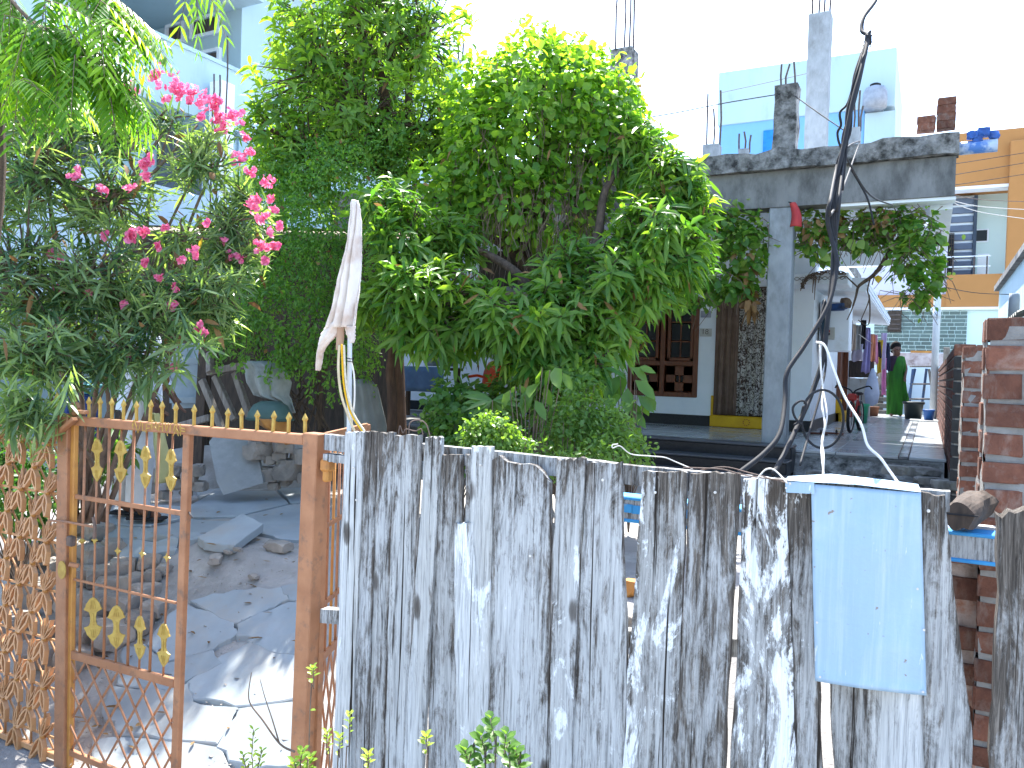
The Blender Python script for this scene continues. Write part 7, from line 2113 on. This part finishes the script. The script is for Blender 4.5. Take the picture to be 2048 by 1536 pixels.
# ================================================================ behind the fence at right
bm_ = thing('painted_beam', 'weathered timber beam with flaking blue edges lying behind the fence', 'beam', atY(1960, 1100, 2.78))
a, b_ = atY(2060, 1104, 2.78), atY(1236, 1012, 2.78)
mb = MB().bar(a, b_, .09, .088, (0, 0, 1), .004); o = mb.build('beam', M['wood'], bm_); o.color = (.42, 0, 0, 1)
u_ = Vector((0, 0, 1))
for s in (.040, -.040): MB().bar(a + u_ * s + Vector((0, -.004, 0)), b_ + u_ * s + Vector((0, -.004, 0)), .093, .012, (0, 0, 1), .003).build('painted_edge', M['blue_paint'], bm_)
for i in range(9):
    p = a.lerp(b_, .78 + i * .03)
    MB().box(p + Vector((0, -.046, rnd.uniform(-.01, .02))), (.04, .003, .03), None).build('paint_flake', M['blue_paint'], bm_)
lg = thing('log', 'charred log with a cracked round end resting on the painted beam', 'log', atY(1915, 1060, 2.74))
c = atY(1917, 1032, 2.66)
mb = MB(); n = 26; rows_ = 8
for j in range(rows_):
    for k in range(n):
        a_ = 2 * math.pi * k / n; r = (.046 + .012 * mnoise.noise(Vector((math.cos(a_) * 2, math.sin(a_) * 2, j * .3))) ) * (1 if j else .86)
        mb.v.append((c.x + math.cos(a_) * r * 1.0 + j * .01, c.y + j * .045, c.z + math.sin(a_) * r))
for j in range(rows_ - 1):
    for k in range(n): mb.f.append((j * n + k, j * n + (k + 1) % n, (j + 1) * n + (k + 1) % n, (j + 1) * n + k))
mb.f.append(tuple(range(n))); mb.f.append(tuple((rows_ - 1) * n + k for k in range(n)))
mb.build('log', M['timber_dark'], lg, False)
MB().box(c + Vector((0, -.002, .004)), (.10, .004, .004)).build('crack', M['cable'], lg)
t = thing('stone_pad', 'pale cement pad under the log beside the near brick pier', 'slab', atY(1950, 1066, 2.9)); MB().box(atY(1940, 1072, 2.90), (.26, .22, .05), None, .01).build('pad', simple('pale_cement', (.55, .52, .48), (.44, .42, .39), 8, .9, .4), t)
for i, (px, py, rp, lab, m) in enumerate([(1262, 1170, 26, 'orange brown rubble lump seen through the wide gap of the fence', 'ochre'), (1270, 1240, 22, 'pale rubble lump under the orange brown lump', 'rock'), (1938, 1490, 26, 'blue daubed stone at the bottom right beside the dark slab', 'blue_paint')]):
    p = onG(px, py + rp * .6); d = (p - EYE).dot(FV); p = p + Vector((0, 0, rp * d / F * .4)); o = rock(p, rp * d / F, 600 + i, 'rubble', M[m], None, (1, .9, .9)); tag(o, lab, 'rubble', 'rubble behind the fence')

# ================================================================ flag, wires and cables
fl = thing('flag_pole', 'thin white pole lashed behind the left end of the fence', 'pole', atY(698, 900, 2.52))
MB().tube([atY(697, 1060, 2.52), atY(698, 860, 2.52), atY(700, 640, 2.52), atY(712, 420, 2.52)], .0095, 10).build('pole', simple('pale_pole', (.50, .54, .58), (.40, .44, .48), 8, .5), fl, True)
MB().tube([atY(x, y, 2.49) for x, y in ((692, 716), (704, 718), (706, 724), (694, 722))], .0022, 5).build('tie', M['cable'], fl)
ft = thing('tattered_flag', 'torn dirty white cloth wrapped round the top of the thin pole', 'flag', atY(710, 420, 2.5))
rows = [(402, 710, 717), (410, 707, 721), (424, 707, 722), (450, 704, 722), (480, 701, 719), (505, 697, 717), (522, 690, 717), (545, 684, 717), (560, 679, 717), (580, 675, 717), (605, 671, 715), (630, 664, 714), (655, 656, 713)]
flm = simple('dirty_white_cloth', (.66, .62, .58), (.56, .50, .46), 5, .85, .3, .006, dirt=(.40, .28, .21), dscale=7, damt=(.44, .70))
def clothrows(rows, Y, m, name, par, n=16, amp=.012, nf=2.3):
    mb = MB(); R = []
    for i in range(len(rows) - 1):
        for k in range(4): R.append(tuple(a + (b_ - a) * k / 4 for a, b_ in zip(rows[i], rows[i + 1])))
    R.append(rows[-1])
    for (y, xl, xr) in R:
        for i in range(n + 1):
            u = i / n; j1 = mnoise.noise(Vector((y * .08, 1, 1))) * 1.2 + mnoise.noise(Vector((y * .33, i * 1.0, 4))) * 2.2
            p = atY(xl + (xr - xl) * u + (j1 if i in (0, n) else 0), y, Y)
            p.y -= .02 * math.sin(u * math.pi) + amp * math.sin(u * nf * 6.28 + y * .02) * min(1, (xr - xl) / 20)
            mb.v.append(tuple(p))
    for j in range(len(R) - 1):
        for i in range(n): a = j * (n + 1) + i; mb.f.append((a, a + 1, a + n + 2, a + n + 1))
    o = mb.build(name, m, par, True); o.modifiers.new('thickness', 'SOLIDIFY').thickness = .003; return o
clothrows(rows, 2.51, flm, 'cloth', ft, 20, .02, 3.1)
clothrows([(645, 660, 690), (662, 648, 682), (674, 643, 672), (684, 640, 660), (694, 639, 652), (706, 638, 646), (720, 637, 645), (732, 637, 642), (741, 638, 640)], 2.51, flm, 'torn_tail', ft, 8, .006)
clothrows([(652, 690, 713), (668, 694, 712), (680, 698, 711), (686, 704, 708)], 2.51, flm, 'torn_corner', ft, 8, .006)
clothrows([(650, 676, 690), (676, 675, 688), (700, 676, 684)], 2.515, simple('brown_stained_cloth', (.40, .27, .19), (.30, .19, .13), 6, .9), 'stained_scrap', ft, 6, .006)
bd = thing('beaded_ribbon', 'cream beaded ribbon hanging from the flag down to the fence top', 'ribbon', atY(690, 800, 2.49))
pthA = smooth_path([atY(x, y, 2.485) for x, y in ((676, 690), (674, 740), (680, 790), (694, 832), (706, 862))], 8)
pthB = smooth_path([atY(x, y, 2.485) for x, y in ((688, 690), (690, 740), (694, 780), (706, 826), (730, 864))], 8)
mb = MB()
for i in range(len(pthA)): mb.v += [tuple(pthA[i]), tuple(pthA[i] + Vector((.014, -.003, 0)))]
for i in range(len(pthA) - 1): mb.f.append((2 * i, 2 * i + 1, 2 * i + 3, 2 * i + 2))
o = mb.build('ribbon', simple('cream_ribbon', (.55, .48, .33), (.45, .38, .25), 20, .8), bd, True); o.modifiers.new('thickness', 'SOLIDIFY').thickness = .002
MB().tube(pthB, .0045, 6).build('cord', simple('cream_cord', (.58, .53, .42), (.4, .35, .25), 60, .8), bd, True)
beadm = MB().lathe((0, 0, 0), [(.0008, -.0045), (.0045, 0), (.0008, .0045)], 7).mesh('bead'); beadm.materials.append(M['yellow'])
for i in range(0, len(pthB) - 1):
    for k in (0, .33, .66):
        o = bpy.data.objects.new('bead', beadm); scene.collection.objects.link(o); o.parent = bd; o.location = pthB[i].lerp(pthB[i + 1], k) + Vector((-.008, -.004, 0)) - WLOC[bd.name]
MB().tube(smooth_path([atY(x, y, 2.5) for x, y in ((700, 716), (708, 750), (709, 800), (703, 850))], 6), .0035, 5).build('tail_cord', M['wire_pale'], bd)

def cable(name, lab, cat, pts, r, m, d=None, Y=None, n=6, grp=None, sub=6):
    """pts: (px, py[, distance])"""
    P_ = [atD(q[0], q[1], q[2]) for q in pts]
    t = thing(name, lab, cat, P_[0], grp)
    MB().tube(smooth_path(P_, sub), r, n).build('cable' if cat != 'wire' else 'wire', m, t, True)
    return t
G_ = 'black cables dropping to the fence'
cable('service_cable', 'black service cable from the top edge that swings over the pillar to the fence', 'cable', [(1765, -40, 3.6), (1752, 0, 3.5), (1728, 34, 3.4), (1724, 62, 3.35), (1736, 76, 3.3), (1722, 140, 3.2), (1706, 200, 3.15), (1690, 280, 3.1), (1672, 360, 3.05), (1655, 430, 3.0), (1664, 480, 3.0), (1674, 520, 2.95), (1668, 570, 2.9), (1652, 620, 2.85), (1610, 690, 2.8), (1574, 745, 2.75), (1570, 800, 2.7), (1560, 865, 2.6), (1530, 905, 2.55), (1478, 946, 2.5)], .0085, M['cable'], grp=G_)
cable('service_cable', 'second black cable crossing the meter wall and ending at the fence right of the pillar', 'cable', [(1735, 78, 3.32), (1716, 170, 3.2), (1692, 260, 3.15), (1682, 340, 3.1), (1676, 420, 3.05), (1668, 490, 3.0), (1664, 560, 2.95), (1655, 640, 2.9), (1645, 720, 2.85), (1622, 790, 2.8), (1596, 850, 2.7), (1570, 905, 2.6), (1546, 948, 2.5)], .009, M['cable'], grp=G_)
cable('thin_cable', 'thin dark cable looped loosely along the upper bundle to the parapet', 'cable', [(1733, 80, 3.3), (1712, 150, 3.2), (1696, 205, 3.2), (1680, 225, 3.2), (1682, 250, 3.2), (1675, 270, 3.25), (1690, 310, 3.4), (1740, 390, 4.5), (1785, 410, 6.0)], .005, M['cable'], grp=G_)
cable('thin_cable', 'thin dark cable dropping straight from the beam before the vine', 'cable', [(1700, 335, 6.6), (1718, 365, 6.6), (1736, 400, 6.6), (1748, 450, 6.6)], .008, M['cable'], grp=G_)
cable('thin_cable', 'frayed cable hugging the thick bundle near the top', 'cable', [(1740, 62, 3.3), (1732, 100, 3.28), (1718, 160, 3.22), (1700, 225, 3.18), (1692, 300, 3.12), (1684, 380, 3.08)], .007, M['cable'], grp=G_)
cable('thin_cable', 'cable wound round the middle of the thick bundle', 'cable', [(1728, 110, 3.22), (1706, 190, 3.2), (1700, 240, 3.15), (1680, 330, 3.1), (1662, 430, 3.02), (1670, 480, 3.0)], .006, M['cable'], grp=G_)
b_ = atD(1736, 80, 3.3); t = thing('frayed_knot', 'frayed taped knot at the top of the cable bundle', 'knot', b_); rock(b_, .018, 991, 'tape', M['cable'], t, (1, 1, 1.6))
for k in range(7): MB().tube([b_, b_ + Vector((rnd.uniform(-.05, .05), rnd.uniform(-.03, .03), rnd.uniform(-.05, .06)))], .0018, 4).build('loose_strand', M['cable'], t)
lp_ = [(1645 + 42 * math.cos(a_), 838 + 58 * math.sin(a_), 2.7) for a_ in np.linspace(-2.6, 3.6, 26)]
cable('cable_loop', 'thin dark cable coiled in a wide loop before the meter wall', 'cable', lp_, .0045, M['cable'], sub=3)
cable('cable_loop', 'small pale loop of wire tied to the second black cable', 'cable', [(1604, 850, 2.68), (1590, 835, 2.68), (1586, 815, 2.68), (1600, 802, 2.68), (1612, 808, 2.68), (1600, 840, 2.68), (1588, 850, 2.68)], .004, M['cable'], sub=4)
cable('white_wire', 'thick white wire running from the cable tie down to the tin sheet', 'wire', [(1632, 684, 2.85), (1650, 692, 2.84), (1668, 740, 2.8), (1690, 795, 2.75), (1722, 848, 2.65), (1735, 890, 2.6), (1760, 915, 2.52), (1778, 940, 2.45), (1796, 966, 2.36)], .0048, simple('white_wire', (.72, .71, .68), (.60, .58, .55), 20, .6))
cable('white_wire', 'thin white twisted wire hanging straight down to the tin sheet', 'wire', [(1640, 690, 2.85), (1642, 740, 2.8), (1646, 780, 2.75), (1644, 810, 2.7), (1650, 850, 2.62), (1644, 880, 2.6), (1647, 910, 2.52), (1646, 955, 2.45)], .0035, M['wire_pale'])
cable('white_wire', 'thin second strand twisted beside the straight white wire', 'wire', [(1646, 780, 2.74), (1654, 830, 2.66), (1646, 875, 2.6), (1643, 905, 2.52), (1648, 952, 2.45)], .003, M['wire_pale'])
cable('white_wire', 'short white wire arched over the fence top left of the tin sheet', 'wire', [(1516, 956, 2.3), (1530, 940, 2.3), (1545, 938, 2.28), (1560, 950, 2.26), (1574, 966, 2.2)], .0024, M['wire_pale'])
cable('binding_wire', 'pale twisted wire curling up from the fence top before the porch steps', 'wire', [(1236, 888, 2.45), (1225, 890, 2.45), (1226, 896, 2.45), (1240, 892, 2.45), (1262, 908, 2.45), (1300, 912, 2.45), (1330, 915, 2.45), (1352, 924, 2.45), (1385, 938, 2.42)], .0019, M['wire_pale'])
cable('binding_wire', 'rusty wire laid along the top of the right half of the fence', 'wire', [(1366, 935, 2.42), (1440, 938, 2.38), (1480, 948, 2.35), (1520, 955, 2.32), (1580, 962, 2.25)], .002, M['wire_rust'])
cable('binding_wire', 'second rusty wire sagging over the boards left of the tin sheet', 'wire', [(1400, 940, 2.4), (1450, 934, 2.4), (1500, 946, 2.36), (1575, 966, 2.25)], .0018, M['wire_rust'])
cable('binding_wire', 'rusty wire loop standing on the fence top beside the flag', 'wire', [(818, 868, 2.78), (820, 846, 2.78), (836, 840, 2.78), (852, 848, 2.78), (860, 872, 2.78)], .0022, M['wire_rust'])
cable('binding_wire', 'tuft of bent rusty wire on the fence top left of the wire loop', 'wire', [(797, 868, 2.8), (800, 852, 2.8), (806, 866, 2.8), (812, 858, 2.8), (830, 862, 2.8), (842, 858, 2.8), (846, 870, 2.8)], .002, M['wire_rust'])
for i in range(5):
    o1, o2 = rnd.uniform(-9, 9), rnd.uniform(-8, 8)
    cable('thin_cable', ['loose black cable on the left of the bundle', 'loose black cable on the right of the bundle', 'slack black cable twisting over the bundle', 'black cable ending at the parapet edge', 'black cable looping out over the beam'][i], 'cable',
          [(1734, 78, 3.3), (1716 + o1, 150, 3.22), (1700 + o2, 215, 3.17), (1692 - o1, 270, 3.12), (1680 + o1, 330, 3.09), (1668 + o2, 420, 3.02)] + ([(1672, 500, 3.0), (1662, 590, 2.9)] if i < 3 else [(1690, 300, 5.0), (1720, 282, 7.5)][i - 3:]), .0055, M['cable'], grp=G_)
cable('cable_loop', 'thin black cable drooping from the meter board past the white wire', 'cable', [(1650, 600, 2.95), (1640, 650, 2.9), (1652, 720, 2.85), (1640, 790, 2.75), (1620, 860, 2.65), (1600, 930, 2.5)], .004, M['cable'])
GW = 'electric wires over the passage'
cable('overhead_wire', 'wire sagging from the tree to the short column stub', 'wire', [(1290, 236, 7.4), (1360, 224, 7.8), (1450, 206, 8.2), (1560, 188, 8.6)], .006, M['cable'], grp=GW)
cable('overhead_wire', 'wire slanting from the short column stub down to the parapet', 'wire', [(1590, 192, 8.5), (1640, 228, 8.0), (1690, 262, 7.6)], .006, M['cable'], grp=GW)
cable('overhead_wire', 'faint wire from the tall column toward the left', 'wire', [(1618, 146, 11.5), (1540, 164, 12), (1440, 186, 12.5)], .004, M['wire_rust'], grp=GW)
for i, (ya, yb, m, lab) in enumerate(((330, 302, 'cable', 'topmost dark wire before the ochre wall'), (352, 322, 'cable', 'second dark wire before the ochre wall'), (372, 345, 'cable', 'third dark wire before the ochre wall'), (398, 420, 'wire_pale', 'pale wire crossing the white balcony wall'), (400, 440, 'wire_pale', 'lower pale wire crossing the white balcony wall'), (386, 404, 'wire_rust', 'thin rusty wire running level to the right edge'), (575, 590, 'cable', 'dark wire drooping over the ochre balcony parapet'))):
    cable('overhead_wire', lab, 'wire', [(1893, ya, 12), (1960, (ya + yb) / 2 + 4, 13), (2070, yb, 14)], .006, M[m], grp=GW)
